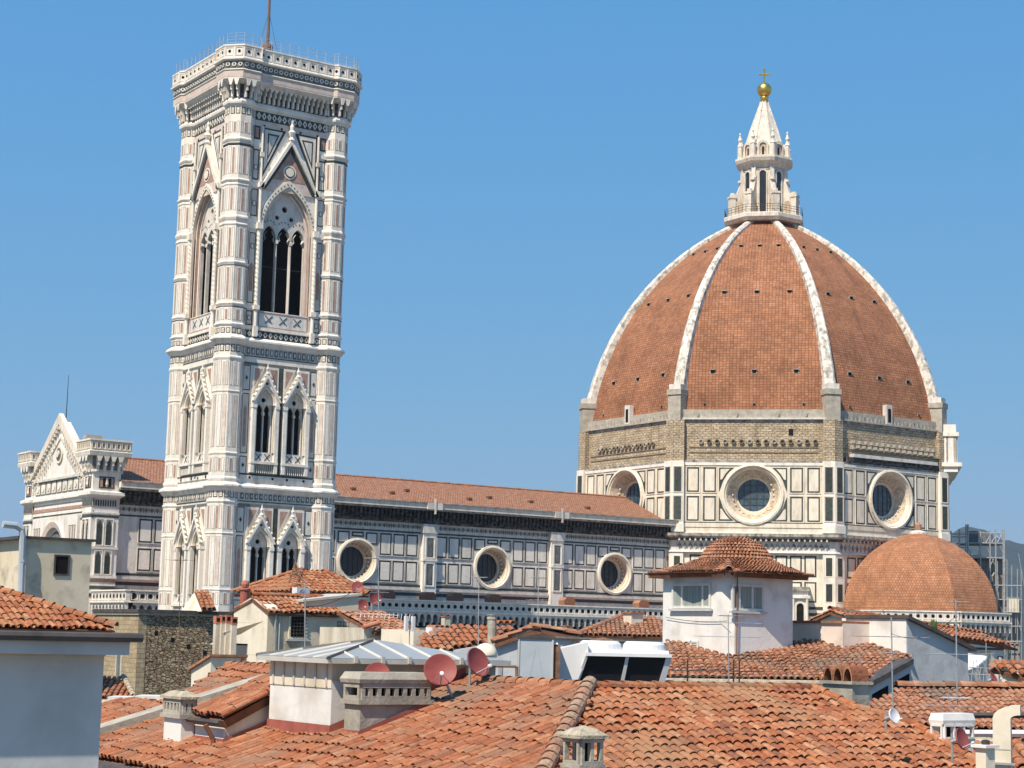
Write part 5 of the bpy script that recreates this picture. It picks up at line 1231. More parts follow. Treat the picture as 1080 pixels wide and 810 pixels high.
def dish(label, u, v, d, rpx, az, el=28, m=DISHR, pole_dir=(0, 0, -1), pole=.7, group='satellite dishes on the rooftops', name='satellite_dish'):
    c = at(u, v, d); r = rpx/FPX*d
    n = Vector((math.cos(R(az))*math.cos(R(el)), math.sin(R(az))*math.cos(R(el)), math.sin(R(el)))); x = Z.cross(n).normalized(); y = n.cross(x)
    t = thing(name, label, 'satellite dish', tuple(c-Z*pole), group)
    mb = MB(Matrix(((x.x, y.x, n.x, c.x), (x.y, y.y, n.y, c.y), (x.z, y.z, n.z, c.z), (0, 0, 0, 1))))
    pr = [(r*f, r*.24*f*f-r*.24) for f in (.02, .2, .4, .6, .8, .93, 1)]+[(r*1.02, .0), (r*1.02, -.02)]+[(r*f, r*.24*f*f-r*.24-.02) for f in (.97, .8, .6, .4, .2, .02)]
    mb.lathe(pr, (0, 0, 0), m, 28); 
    mb.build('reflector', t, True)
    ab = MB(mb.M); ab.tube([(0, -r, -.02), (0, -r*.62, r*.78)], r*.045, SCAFF, 5); ab.tube([(r*.55, -r*.8, -.02), (0, -r*.62, r*.78)], r*.025, SCAFF, 4); ab.tube([(-r*.55, -r*.8, -.02), (0, -r*.62, r*.78)], r*.025, SCAFF, 4)
    ab.lathe([(r*.05, -.12*r), (r*.13, -.1*r), (r*.13, .1*r), (r*.05, .12*r)], (0, -r*.6, r*.85), WMET, 8); ab.build('feed_arm', t)
    pb = MB(); bk = c-n*(r*.26); pd = Vector(pole_dir); pb.tube([bk, bk-n*.12], .0012*d, SCAFF, 6); pb.tube([bk-n*.12+Z*.1, bk-n*.12+pd*pole], .0007*d, SCAFF, 6); pb.build('mount', t)
    return t

# --- house at the left edge: shaded grey wall under a deep eave
c = at(110, 690, 19.5); hx1, hy0 = c.x, c.y
lh = thing('shaded_house', 'smooth grey wall in shade under wide eave and gutter at the left edge', 'house', (hx1, hy0, 0))
ey0 = hy0-.30; ex1 = hit(150, 669, (0, ey0, 0), (0, 1, 0)).x; gz = zat(110, 668, (0, ey0, 0), (0, 1, 0)); fz = zat(60, 690, (0, ey0+.06, 0), (0, 1, 0))
HL = 2.9
b = MB(); b.box(hx1-9, hx1, hy0, hy0+HL, 0, gz, PLT); b.box(hx1-9, hx1+.01, hy0-.012, hy0+HL, fz-.02, fz+.1, PLB); b.build('wall', lh)
b = MB(); b.box(hx1-9, ex1-.11, ey0+.06, hy0+HL+.1, fz, gz-.06, PLT); b.box(hx1-9, ex1-.09, ey0+.04, hy0+HL+.1, gz-.06, gz-.04, PLB); b.build('eave', lh)
b = MB(); b.tube([(hx1-9, ey0, gz-.04), (ex1, ey0, gz-.04)], .05, GUTT, 8); b.tube([(ex1-.04, ey0, gz-.04), (ex1-.04, hy0+HL, gz-.04)], .05, GUTT, 8); b.build('gutter', lh)
b = MB(); s = .38; rx1 = hit(122, 661, (0, ey0+.1, 0), (0, 1, 0)).x; z0 = gz+.05; hgt = 1.15
P0, P1 = Vector((hx1-9, ey0+.1, z0)), Vector((rx1, ey0+.1, z0)); A = Vector((rx1-hgt/s, ey0+.1+hgt/s, z0+hgt)); A2 = Vector((hx1-9, A.y, A.z)); P2 = Vector((rx1, A.y, z0))
tiles(b, [P0, P1, A, A2], (0, -1, -s), TILE, .075, .165, 6, True); tiles(b, [P1, P2, A], (1, 0, -s), TILE, .075, .165, 4)
ridge(b, P1, A, TILE, .055, .125, .01); ridge(b, A, A2, TILE, .055, .125, .01); b.box(hx1-9, rx1-.05, ey0+.12, ey0+.3, gz-.03, z0-.05, GUTT)
b.add([P2, A, A2, Vector((hx1-9, A.y, z0))], [(0, 1, 2, 3)], PLT)
b.build('roof', lh)

# --- olive plastered house behind it, with a flue pipe
x0, x1, y0, y1, zt = cbox(27, 568, 72, -60, 97)
oh = thing('olive_house', 'olive grey plastered house with one small black window below the cathedral front', 'house', (x0, y0, 0))
zr = zat(97, 572, (0, y0, 0), (0, 1, 0))
b = MB(); b.box(x0, x1, y0, y1, 0, zr, PLO); b.M = frame((x0, y0), -90); b.poly([(0, zr), (x1-x0, zr), (x1-x0-.2, zr+.05), (0, zt)], -6, -.002, PLO); b.M = I4; b.build('wall', oh)
b = MB(); b.M = frame((x0, y0), -90); b.poly([(-.2, zt), (x1-x0+.12, zr+.02), (x1-x0+.12, zr+.12), (-.2, zt+.1)], -7, .15, GUTT); b.M = I4
pl = [Vector((x0-.2, y0-.1, zt+.1)), Vector((x0-.2, y1, zt+.1)), Vector((x0-4, y1, zt-.9)), Vector((x0-4, y0-.1, zt-.9))]; b.box(x0-.3, x0, y0-.1, y1, zt-.02, zt+.1, GUTT); b.build('roof', oh)
p = hit(65, 596, (0, y0, 0), (0, 1, 0)); wall_window(oh, frame((p.x, y0), -90), -.27, .27, p.z-.36, p.z+.36, 'window', GUTT, DARK, sill=False)
b = MB(); p0, p1, p2 = hit(22, 622, (0, y0-.25, 0), (0, 1, 0)), hit(24, 566, (0, y0-.25, 0), (0, 1, 0)), hit(3, 553, (0, y0-.3, 0), (0, 1, 0))
b.tube([p0-Z*4, p0, p1, p1+Vector((-.05, 0, .28)), p1+Vector((-.3, 0, .42)), p2+Z*.0], .14, GMET, 8); b.lathe([(.14, 0), (.16, .1), (.14, .2)], p0+Z*1, SCAFF, 8); b.build('flue_pipe', oh)

# --- rubble stone house
x0, x1, y0, y1, zt = cbox(147, 646, 96, 100, 250)
sh = thing('stone_house', 'old rubble stone house with flat dark coping in front of the bell tower foot', 'house', (x0, y0, 0))
b = MB(); b.boxuv(x0, x1, y0, y1, 0, zt, RUBBLE)
b.quad((x0-.02, y1, 0), (x0-.02, y0+.0, 0), (x0-.02, y0+.0, zt-.02), (x0-.02, y1, zt-.02), TANSTONE); b.quad((x0-.02, y0-.02, 0), (x0+.45, y0-.02, 0), (x0+.45, y0-.02, zt-.02), (x0-.02, y0-.02, zt-.02), TANSTONE)
for k in range(5): u = 165+17*k; p = hit(u, 668+(k*7) % 30, (0, y0, 0), (0, 1, 0)); b.box(p.x-.1, p.x+.1, y0-.006, y0+.2, p.z-.12, p.z+.12, DARK)
b.build('wall', sh); b = MB(); b.box(x0-.15, x1, y0-.2, y1, zt, zt+.18, GUTT); b.box(x0-.1, x1, y0-.14, y1, zt-.12, zt, LICHEN); b.build('coping', sh)
p = hit(126, 697, (x0, 0, 0), (1, 0, 0)); wall_window(sh, frame((x0-.02, p.y), 180), -.32, .32, p.z-1.0, p.z+1.1, 'window', WOODT, GREY, (), sill=True)
# small tiled shelter on top of it
p = at(214, 644, 99); dm = thing('roof_shelter', 'little sloping tiled shelter with white side standing on the stone house', 'shelter', (p.x, p.y, p.z-1))
pl = [at(205, 622.5, 99), at(217, 622.5, 99.3), at(228.5, 641.5, 97.6), at(213, 642.5, 97.3)]
b = MB(); dn = (pl[3]-pl[0]); tiles(b, pl, dn, TILEB, .26, .34, 4); b.build('roof', dm)
b = MB(); a, bb_ = pl[0], pl[3]; q = Vector((a.x-.35, a.y+.2, a.z)); z0 = bb_.z-.15; b.add([a-Z*.12, bb_-Z*.12, Vector((a.x-.6, a.y+.3, z0)), pl[1]-Z*.12, pl[2]-Z*.12, Vector((pl[1].x, pl[1].y+.3, z0))], [(0, 1, 2), (3, 4, 5), (0, 3, 5, 2)], PLC); b.build('wall', dm)
# low red tile lean-to and roof lights under the tan wall
pl = [hit(112, 737, at(125, 735, 70), (-.33*.56, -.33*.83, 1)) for _ in (0,)]
P0 = at(128, 734, 74); n0 = (-.36*math.cos(YAW), -.36*math.sin(YAW), 1); hp = lambda u, v: hit(u, v, P0, n0)
sk = thing('red_lean_to', 'low dusty red tiled lean-to below the tan stone wall', 'outbuilding', tuple(P0-Z*6))
b = MB(); pl = [hp(100, 735), hp(141, 735), hp(131, 716), hp(112, 713), hp(100, 716)]; tiles(b, pl, (-math.cos(YAW), -math.sin(YAW), -.36), TILEB, .22, .36, 4); ridge(b, hp(141, 735), hp(130, 714), LICHEN, .12); b.build('roof', sk); b = MB(); skirt(b, pl, PLC, 8, .1); b.build('wall', sk)
for u0, u1, v0, v1, lab, n in ((113, 137, 735, 743, 'long low white roof light with three panes beside the shaded grey house', 3), (142, 178, 734, 746, 'white framed roof light with three panes left of the small white based chimney', 3)):
    a, b2 = at(u0, v1, 60), at(u1, v1, 60); sl = thing('roof_light', lab, 'skylight', tuple(a-Z*.3)); x = Vector((b2.x-a.x, b2.y-a.y, 0)); l = x.length; ang = math.degrees(math.atan2(x.y, x.x))-90
    F_ = frame((a.x, a.y, 0), ang); h = (v1-v0)/FPX*60; b = MB(F_); b.box(0, l, -1.2, 0, a.z-1, a.z+h, WOODT); b.build('casing', sl)
    for k in range(n): g = MB(F_); g.box(l*k/n+.08, l*(k+1)/n-.06, -.1, .02, a.z+.07, a.z+h-.09, GLASS if k else CURT); g.build('pane', sl)

# --- beige house with barred window
x0, x1, y0, y1, zt = cbox(283, 645, 62, 247, 356)
bh = thing('beige_house', 'beige plastered house with rounded gable and small barred window', 'house', (x0, y0, 0))
b = MB(); b.box(x0, x1, y0, y1, 0, zt, PLB); h = y1-y0
b.M = frame((x0, y0), 180); b.poly([(-h, zt-.02), (0, zt-.02), (-.12, zt+.18), (-h*.35, zt+.44), (-h*.55, zt+.46), (-h*.85, zt+.2), (-h, zt)], -.4, .01, PLC); b.quad((-h, .008, 0), (0, .008, 0), (0, .008, zt), (-h, .008, zt), PLC); b.M = I4
for k in range(3): b.box(x0-.01, x0+.1, y0+.2, y1-.2, zt-.4-1.1*k, zt-.38-1.1*k, PLB)
b.build('wall', bh)
b = MB(); ry = y0+h*.45; pl = [Vector((x0-.05, y0-.16, zt+.02)), Vector((x1+.1, y0-.16, zt+.02)), Vector((x1+.1, ry, zt+.52)), Vector((x0-.05, ry, zt+.52))]
tiles(b, pl, (0, -1, -.4), TILE, .19, .3, 6, True); pl = [Vector((x0-.05, y1+.2, zt+.1)), Vector((x1, y1+.2, zt+.1)), Vector((x1, ry, zt+.52)), Vector((x0-.05, ry, zt+.52))]; tiles(b, pl, (0, 1, -.3), TILE, .22, .36, 4)
ridge(b, (x0-.1, ry, zt+.54), (x1, ry, zt+.54), TILE, .12); b.box(x0, x1+.1, y0-.16, y0-.0, zt-.09, zt-.06, GUTT); b.build('roof', bh)
p = hit(314, 661, (0, y0, 0), (0, 1, 0)); wall_window(bh, frame((p.x, y0), -90), -.3, .3, p.z-.36, p.z+.36, 'barred_window', PLC, DARK, bars=True)
xe = hit(378, 640, (0, y0+.3, 0), (0, 1, 0)).x; ze = zat(378, 628, (0, y0+.3, 0), (0, 1, 0)); zs = zat(330, 635, (0, y0+.3, 0), (0, 1, 0))
b = MB(frame((x1-1.2, y0+.3), -90)); l = xe-x1+1.2; b.poly([(0, 0), (l, 0), (l, ze), (0, zs)], -2.5, 0, PLO); b.poly([(-.05, zs), (l+.1, ze), (l+.1, ze+.08), (-.05, zs+.08)], -2.6, .08, SEAM); b.build('side_wall', bh)
b = MB(frame((x1+.02, y0+.3), -90))
for k in range(6): b.tube([(.0+.11*k, .12, zt-1.0), (.0+.11*k, .12, zt-.28)], .012, RUST, 4)
for k in range(6): b.tube([(-.02, .12, zt-1.0+.144*k), (.58, .12, zt-1.0+.144*k)], .012, RUST, 4)
b.build('iron_grille', bh)
b = MB(); b.tube([(x0+.25, y0-.08, zt-.1), (x0+.25, y0-.08, zt-4)], .04, SCAFF, 6); b.tube([(x0+.42, y0-.06, zt-.1), (x0+.42, y0-.06, zt-4)], .025, GMET, 6); b.tube([(x0-.05, y0+h*.7, zt-3.0), (x0-.05, y0+h*.3, zt-3.9)], .05, GMET, 6); b.build('pipes', bh)
# streaked side wing and little chimneys left of it
x0b, x1b, y0b, y1b, ztb = cbox(240, 662, 58, 226, 262)
wg = thing('streaked_annex', 'narrow streaked cream annex with chimney stubs between beige house and stone house', 'house', (x0b, y0b, 0))
b = MB(); b.box(x0b, x1b, y0b, y1b, 0, ztb-.5, OLDPL); b.build('wall', wg)
b = MB(); zz = ztb-.5; b.add([(x0b-.15, y1b+.6, zz-.12), (x0b-.15, y0b-.1, zz+.35), (x1b+.5, y0b-.1, zz+.75), (x1b+.5, y1b+.6, zz+.3)], [(0, 1, 2, 3)], PLC); b.box(x0b-.1, x1b, y0b, y1b+.4, zz-.05, zz, PLC); b.build('roof', wg)
for u, v in ((229, 661), (235, 660), (240, 660), (246, 662)):
    p = at(u, v, 58); c = MB(); c.box(p.x-.09, p.x+.09, p.y-.09, p.y+.09, p.z-1.4, p.z+.1, OLDPL); c.box(p.x-.1, p.x+.1, p.y-.1, p.y+.1, p.z+.1, p.z+.34, ORN); c.box(p.x-.07, p.x+.07, p.y-.104, p.y+.05, p.z+.16, p.z+.28, DARK); c.build('chimney', wg)
x0c, x1c, y0c, y1c, ztc = cbox(222, 708, 56, 202, 238)
cb_ = thing('cream_shed', 'small cream shed with sloping tile edge at the foot of the stone wall', 'shed', (x0c, y0c, 0)); b = MB(); b.box(x0c, x1c, y0c, y1c, 8, ztc, PLC); b.M = frame((x0c, y0c), 180); h = y1c-y0c; b.poly([(-h, ztc), (0, ztc), (0, ztc+.42)], -1, -.001, PLC); b.build('wall', cb_)
b = MB(frame((x0c, y0c), 180)); b.poly([(-h-.1, ztc-.02), (.1, ztc+.45), (.1, ztc+.52), (-h-.1, ztc+.06)], -1.2, .1, TILEC); b.build('roof', cb_)

# --- white house with hipped tiles behind the beige one
x0, x1, y0, y1, zt = cbox(312, 624, 78, 256, 378)
wh = thing('hipped_house', 'white house with low hipped tile roof in front of the tower windows', 'house', (x0, y0, 0))
b = MB(); b.box(x0, x1, y0, y1, 0, zt, PLW); b.build('wall', wh)
b = MB(); ap = at(318, 604, 81); ap.z += .1; ap2 = ap+Vector((1.2, 0, 0)); e = .35; c = [Vector((x0-e, y0-e, zt)), Vector((x1+e, y0-e, zt)), Vector((x1+e, y1+e, zt)), Vector((x0-e, y1+e, zt))]
tiles(b, [c[3], c[0], ap], (-1, 0, -.4), TILE, .24, .38, 4); tiles(b, [c[0], c[1], ap2, ap], (0, -1, -.4), TILE, .24, .38, 4); tiles(b, [c[1], c[2], ap2], (1, 0, -.4), TILE, .24, .4, 3); tiles(b, [c[2], c[3], ap, ap2], (0, 1, -.4), TILE, .24, .4, 3)
ridge(b, c[0], ap, TILE, .13); ridge(b, c[3], ap, TILE, .13); ridge(b, c[1], ap2, TILE, .13); b.build('roof', wh)
def acunit(label, u, v, d, wpx, hpx, ang=-80):
    c = at(u, v, d); w_, h = wpx/FPX*d, hpx/FPX*d; t = thing('air_conditioner', label, 'air conditioner', (c.x, c.y, c.z-h/2)); F_ = frame((c.x, c.y, c.z), ang); b = MB(F_)
    b.box(-w_/2, w_/2, -.35, 0, -h/2, h/2, WMET); b.box(-w_/2+.05, -w_/2+.12, -.3, -.05, -h/2-.12, -h/2, SCAFF); b.box(w_/2-.12, w_/2-.05, -.3, -.05, -h/2-.12, -h/2, SCAFF); b.build('casing', t)
    f = MB(F_); f.M = F_ @ Matrix.Translation((-w_*.1, 0, 0)) @ Matrix.Rotation(R(-90), 4, 'X'); f.lathe([(h*.36, 0), (h*.36, .015), (h*.31, .02), (h*.28, .006)], (0, 0, 0), SCAFF, 18)
    for k in range(6): a = k*math.pi/6; f.tube([(h*.33*math.cos(a), h*.33*math.sin(a), .015), (-h*.33*math.cos(a), -h*.33*math.sin(a), .015)], .008, GMET, 4)
    f.build('fan_grille', t); return t
acunit('white air conditioner outdoor unit hung on the white wall above the beige house', 320, 625, 77.2, 17, 10.5)
# lattice tripod and red pot
p = at(312, 612, 79.5); t = thing('lattice_tripod', 'rusty lattice tripod standing on the hipped tile roof', 'antenna', tuple(p)); b = MB(); tp = at(312, 592.5, 80)
ft = [at(302, 613, 79), at(322, 613, 79), at(313, 611, 80.5)]
for f in ft: b.tube([f-Z*.4, tp], .03, RUST, 5)
for q in (.35, .65): m_ = [f+(tp-f)*q for f in ft]; [b.tube([m_[i], m_[(i+1) % 3]], .022, RUST, 4) for i in range(3)]; b.tube([m_[0], ft[1]], .02, RUST, 4)
b.build('lattice', t)
p = at(258.5, 618, 76); t = thing('chimney_pot', 'pinkish red chimney pot with round ball cap at the left end of the hipped roof', 'chimney', tuple(p-Z*.9)); b = MB(); b.lathe([(.2, -.9), (.2, -.22), (.24, -.18), (.24, -.12), (.15, -.08)], p, FLASH, 12); b.build('pot', t)
b = MB(); b.lathe([(.02, -.1), (.15, -.04), (.18, .08), (.15, .2), (.02, .26)], p, ORN, 10); b.build('cap', t)
# --- stepped house right of centre: long tile roof, white block, pink wall
PM = at(805, 715, 47); nM = (-.24*math.cos(YAW), -.24*math.sin(YAW), 1); hM = lambda u, v: hit(u, v, PM, nM)
mh = thing('stepped_house', 'long dusty tile roof with pale pink and white walls before the small dome', 'house', (PM.x, PM.y, 0))
pl = [hM(700, 712.5), hM(914, 716), hM(958, 690), hM(957, 676), hM(700, 676)]
b = MB(); tiles(b, pl, (-math.cos(YAW), -math.sin(YAW), -.24), TILEC, .17, .27, 5, True); b.build('roof', mh)
b = MB(); skirt(b, pl, PLW, 0, .17); b.build('wall', mh)
b = MB(); a, c = hM(700, 714), hM(915, 717.5); k = -FH*.12-Z*.1
b.tube([a+k, c+k], .08, LICHEN, 8); b.tube([a+k*1.0-Z*.22, c+k-Z*.22], .05, WMET, 6); b.build('gutter', mh)
b = MB(); y = (a-c).normalized()
for u in (723, 771, 777): p = hM(u, 716)-FH*.5; b.tube([p-Z*.6, p+Z*.5], .022, IRON, 5)
for q in (.12, .28, .42): b.tube([hM(706, 716)-FH*.5+Z*q-Z*.2, hM(800, 717)-FH*.5+Z*q-Z*.2], .012, IRON, 4)
b.build('roof_rail', mh)
# white tower house
cc = hM(768, 693); dL = (cc-CAM).dot(FH)
wt = thing('roof_tower', 'white walled roof tower with domed tile roof and two wide curtained windows', 'house', (cc.x, cc.y, 12))
x0, y0 = cc.x, cc.y; y1 = hit(699, 660, cc, (1, 0, 0)).y; x1 = hit(836, 660, cc, (0, 1, 0)).x; zt = zat(768, 602.5, cc, (0, 1, 0)); ch = .28
b = MB(); b.ringz([([(x0, y0+ch), (x0+ch*.8, y0), (x1, y0), (x1, y1), (x0, y1)], 12), ([(x0, y0+ch), (x0+ch*.8, y0), (x1, y0), (x1, y1), (x0, y1)], zt)], PLW)
b.build('wall', wt)
pw0, pw1 = hit(711, 641, (x0, 0, 0), (1, 0, 0)), hit(749, 615, (x0, 0, 0), (1, 0, 0))
wall_window(wt, frame((x0, 0), 180), -pw0.y, -pw1.y, pw0.z+.04, pw1.z-.06, 'window', WOODT, CURT, (.24, .82))
ps0, ps1 = hit(773, 641.5, (0, y0, 0), (0, 1, 0)), hit(803, 617, (0, y0, 0), (0, 1, 0))
wall_window(wt, frame((0, y0), -90), ps0.x, ps1.x, ps0.z, ps1.z-.06, 'window', WOODT, CURT, (.2, .66))
pv0, pv1 = hit(722, 695, (x0, 0, 0), (1, 0, 0)), hit(737, 676, (x0, 0, 0), (1, 0, 0)); F_ = frame((x0, 0), 180); b = MB(F_); b.frame4(-pv0.y, -pv1.y, pv0.z, pv1.z, .04, 0, .04, WMET)
for k in range(9): z = pv0.z+.05+(pv1.z-pv0.z-.1)*k/8; b.box(-pv0.y+.03, -pv1.y-.03, 0, .03, z-.012, z+.012, WMET)
b.box((-pv0.y-pv1.y)/2-.02, (-pv0.y-pv1.y)/2+.02, 0, .04, pv0.z, pv1.z, WMET); b.box(-pv0.y, -pv1.y, 0, .008, pv0.z, pv1.z, PLG); b.build('louvre_shutter', wt)
b = MB(); b.tube([(x0+.26, y0-.06, zt), (x0+.26, y0-.06, zt-1.0), (x0+.26, y0-.05, cc.z-.2)], .018, COPPER, 6); b.tube([(x0-.3, y1+.3, zt+.0), (x0-.3, y0-.0, zt), (x0-.0, y0-.3, zt), (x1+.5, y0-.3, zt)], .045, COPPER, 6); b.build('drainpipe', wt)
# domed roof: rings of tiles on a flared bell
b = MB(); cx, cy = (x0+x1)/2+.15, y0+(x1-x0)*.5+.05; apz = zat(797, 567.5, (cx, cy, 0), (-.5, -.8, 0)); H = apz-zt; RE = (x1-x0)*.5+.62
bell = [(RE*1.06, 0), (RE*.78, .17*H), (RE*.57, .36*H), (RE*.525, .48*H), (RE*.46, .66*H), (RE*.36, .81*H), (RE*.20, .94*H), (.02, H)]
b.lathe([(r, z-.05) for r, z in bell], (cx, cy, zt+.02), UNDER, 24)
rnd = random.Random(5); cum = 0; k = 0
segs = []
for (r0, z0), (r1, z1) in zip(bell, bell[1:]):
    l = math.hypot(r1-r0, z1-z0); n_ = max(1, round(l/.10)); segs += [(r0+(r1-r0)*(i+.5)/n_, z0+(z1-z0)*(i+.5)/n_, (r1-r0)/l, (z1-z0)/l) for i in range(n_)]
for r, z, dr, dz in segs:
    n_ = max(4, int(2*math.pi*r/.105)); k += 1
    for i in range(n_):
        a = 2*math.pi*(i+.5*(k % 2))/n_+rnd.gauss(0, .004); e = Vector((math.cos(a), math.sin(a), 0)); Yv = -(e*dr+Z*dz); X = Vector((-e.y, e.x, 0)); n3 = X.cross(Yv);
        if n3.dot(e)+n3.z < 0: X = -X; n3 = -n3
        one_tile(b, X, Yv, n3, Vector((cx, cy, zt+.02))+e*r+Z*z, .105, .12, 4, TILEC)
e = .32; q0, q1, q2 = Vector((x0-e, y0-e*.4, zt)), Vector((x0-e, y1+e, zt)), Vector((cx-.1, cy+.25, zt+H*.5)); q3 = Vector((cx+.1, y1+e, zt+.05))
tiles(b, [q1, q0, q2], (-1, 0, -.35), TILEC, .14, .22, 5, True); tiles(b, [q1, q2, Vector((cx+.6, y1+e, zt))], (0, 1, -.3), TILEC, .22, .36, 4)
q4 = Vector((x1+e, y0-e, zt)); q5 = Vector((x0-e*.2, y0-e, zt)); tiles(b, [q5, q4, Vector((cx+.5, cy, zt+H*.33)), Vector((cx-.5, cy, zt+H*.33))], (0, -1, -.35), TILEC, .14, .22, 5, True)
tiles(b, [q4, Vector((x1+e, y1, zt)), Vector((cx+.5, cy, zt+H*.33))], (1, 0, -.35), TILEC, .22, .36, 4)
ridge(b, (q0+q5)/2, q2, TILEC, .1, .3); b.build('roof', wt)
# pink wall, white block
c = hM(889, 683.5); y1p = hit(813, 681, c, (1, 0, 0)).y; zp = zat(889, 657.5, c, (0, 1, 0))
b = MB(); b.box(c.x, c.x+3, c.y, y1p+.3, 10, zp, PLP); b.box(c.x-.06, c.x+3, c.y, y1p+.3, zp, zp+.07, TILEC); p = hit(839, 672, c, (1, 0, 0))
b.M = frame((c.x, 0), 180); b.frame4(-p.y-.22, -p.y+.22, p.z-.25, p.z+.22, .02, 0, .012, PLC); b.M = I4; b.build('pink_wall', mh)
c2 = hM(956, 690.5); y2 = hit(888, 688, c2, (1, 0, 0)).y; z2 = zat(956, 652.5, c2, (0, 1, 0)); pe = hit(1021, 686, c2, (0, 1, 0))
b = MB(); b.box(c2.x, c2.x+.5, c2.y+.002, y2, 10, z2, PLW); b.box(c2.x+.5, c2.x+1, c2.y+.3, y2, 10, z2-.3, PLW)
b.M = frame((c2.x, c2.y), -90); L_ = pe.x-c2.x; ze = zat(1021, 684, c2, (0, 1, 0)); b.poly([(.03, 10), (L_, 10), (L_, ze), (.03, z2-.03)], -2.2, 0, PLG); b.poly([(-.05, z2), (L_+.2, ze-.08), (L_+.2, ze+.02), (-.05, z2+.1)], -2.3, .14, GUTT); b.M = I4; b.box(c2.x-.03, c2.x, c2.y, y2, c2.z-.05, c2.z+.05, FLASH); b.build('white_block', mh)
a3 = hM(914, 716.5); b = MB(frame((a3.x, a3.y), -90))
w3 = hit(958, 720, a3, (0, 1, 0)).x-a3.x; zt3 = hit(957, 692, a3, (0, 1, 0)).z; zf3 = lambda f: a3.z+f*(zt3-a3.z)
b.poly([(0, 8), (w3, 8), (w3, zt3-.2), (0, a3.z-.2)], -.3, .1, PLG); b.poly([(-.05, a3.z-.2), (w3, zt3-.2), (w3, zt3-.06), (-.05, a3.z-.06)], -.3, .2, GUTT)
for f0, f1 in ((.06, .44), (.55, .95)): b.poly([(w3*f0, a3.z-1.5), (w3*f1, a3.z-1.5), (w3*f1, zf3(f1)-.42), (w3*f0, zf3(f0)-.42)], .05, .115, DARK)
b.build('shaded_wall', mh)
# gable house behind
c = at(889, 660, 66); gh = thing('gable_house', 'cream gabled house with red tiles running down to the right behind the white wall', 'house', (c.x, c.y, 0))
yl = hit(846, 657, c, (1, 0, 0)).y; ym = hit(868, 650, c, (1, 0, 0)).y; zb = zat(889, 657, c, (0, 1, 0)); zpk = hit(880, 643.5, c, (1, 0, 0)).z; yp = hit(878, 650, c, (1, 0, 0)).y
b = MB(frame((c.x, 0), 180)); b.poly([(-yl, 8), (-c.y, 8), (-c.y, zb+.3), (-yp, zpk-.08), (-yl, zb-.1)], -.6, 0, PLC); b.poly([(-yl, 8), (-c.y+.8, 8), (-c.y+.8, zb-.9), (-yl, zb-.9)], -7, -.6, PLC); b.build('wall', gh)
b = MB(); E_ = hit(1003, 668, (0, yp, 0), (0, 1, 0)).x; ln = Vector((1, 0, -.09))
A, B_ = Vector((c.x-.15, yp, zpk)), Vector((c.x, yp, zpk))+ln*8; C_, D_ = Vector((c.x-.15, c.y-1.3, zb+.02)), Vector((c.x, c.y-1.3, zb))+ln*8
tiles(b, [C_, D_, B_, A], (0, -1, -.35), TILEB, .24, .36, 5); tiles(b, [A, B_, Vector((B_.x, yl+.3, zb-.9)), Vector((A.x, yl+.3, zb-.15))], (0, 1, -.3), TILEC, .24, .36, 4); ridge(b, A, B_, TILEB, .13); b.build('roof', gh)
p = at(986, 661, 66); tag_o = thing('roof_plant', 'tiny green plant growing at the edge of the sloping red tiles', 'plant', tuple(p-Z*.3)); b = MB(); rnd = random.Random(9)
for k in range(26):
    a = rnd.uniform(0, 6.28); l = rnd.uniform(.12, .32); q = p+Vector((math.cos(a)*l*.6, math.sin(a)*l*.6, l)); s_ = Vector((-math.sin(a), math.cos(a), 0))*.05; m_ = (p-Z*.3)*.4+q*.6; b.add([p-Z*.3, m_+s_, q, m_-s_], [(0, 1, 2, 3)], LEAF)
b.build('leaves', tag_o)

# --- right lower tile roof
PN = at(1030, 767, 38); az = YAW+R(8); nN = (-.3*math.cos(az), -.3*math.sin(az), 1); hN = lambda u, v: hit(u, v, PN, nN)
rh = thing('right_roof_house', 'house with broad faded tile roof and vent tiles at the right edge', 'house', (PN.x, PN.y, 0))
pl = [hN(930, 763), hN(1110, 770), hN(1110, 726), hN(1000, 721), hN(955, 724), hN(918, 742)]
b = MB(); tiles(b, pl, (-math.cos(az), -math.sin(az), -.3), TILEC, .15, .25, 5, True); ridge(b, hN(945, 725), hN(1110, 726), TILEC, .12); rr = b.build('roof', rh)
b = MB(); skirt(b, pl, PLC, 0, .17); b.build('wall', rh)
b = MB(); a, c = hN(930, 764), hN(1110, 771); k = -FH*.1-Z*.1; b.tube([a+k, c+k], .07, GUTT, 8); b.tube([a+k-FH*.3-Z*.15, c+k-FH*.3-Z*.15], .05, SEAM, 6); b.tube([a+k-FH*.45-Z*.28, c+k-FH*.45-Z*.28], .04, IRON, 6); b.build('gutter', rh)
def vent_tiles(parent, u0, u1, v, d, n, az_):
    a, c = at(u0, v, d), at(u1, v, d); h = (u1-u0)/FPX*d/n*.5; e = Vector((math.cos(R(az_)), math.sin(R(az_)), 0)); s_ = Vector((-e.y, e.x, 0)); b = MB()
    for k in range(n):
        p = a+(c-a)*((k+.5)/n); b.M = Matrix(((s_.x, e.x, 0, p.x), (s_.y, e.y, 0, p.y), (0, 0, 1, p.z), (0, 0, 0, 1)))
        A = [(h*math.cos(math.pi*i/8), h*1.05*math.sin(math.pi*i/8)) for i in range(9)]; B = [(x*.78, z*.78) for x, z in A]
        b.strip(A, .25, A, -.45, TILEB); b.strip(A, .25, B, .25, TILEB); b.strip(B, .25, B, -.45, UNDER); b.poly(B, .06, .08, DARK)
    b.M = I4; b.build('vent_tile', parent)
vent_tiles(rr, 990, 1011, 727, 42, 2, 270); vent_tiles(rr, 1016, 1038, 728, 42, 2, 270)
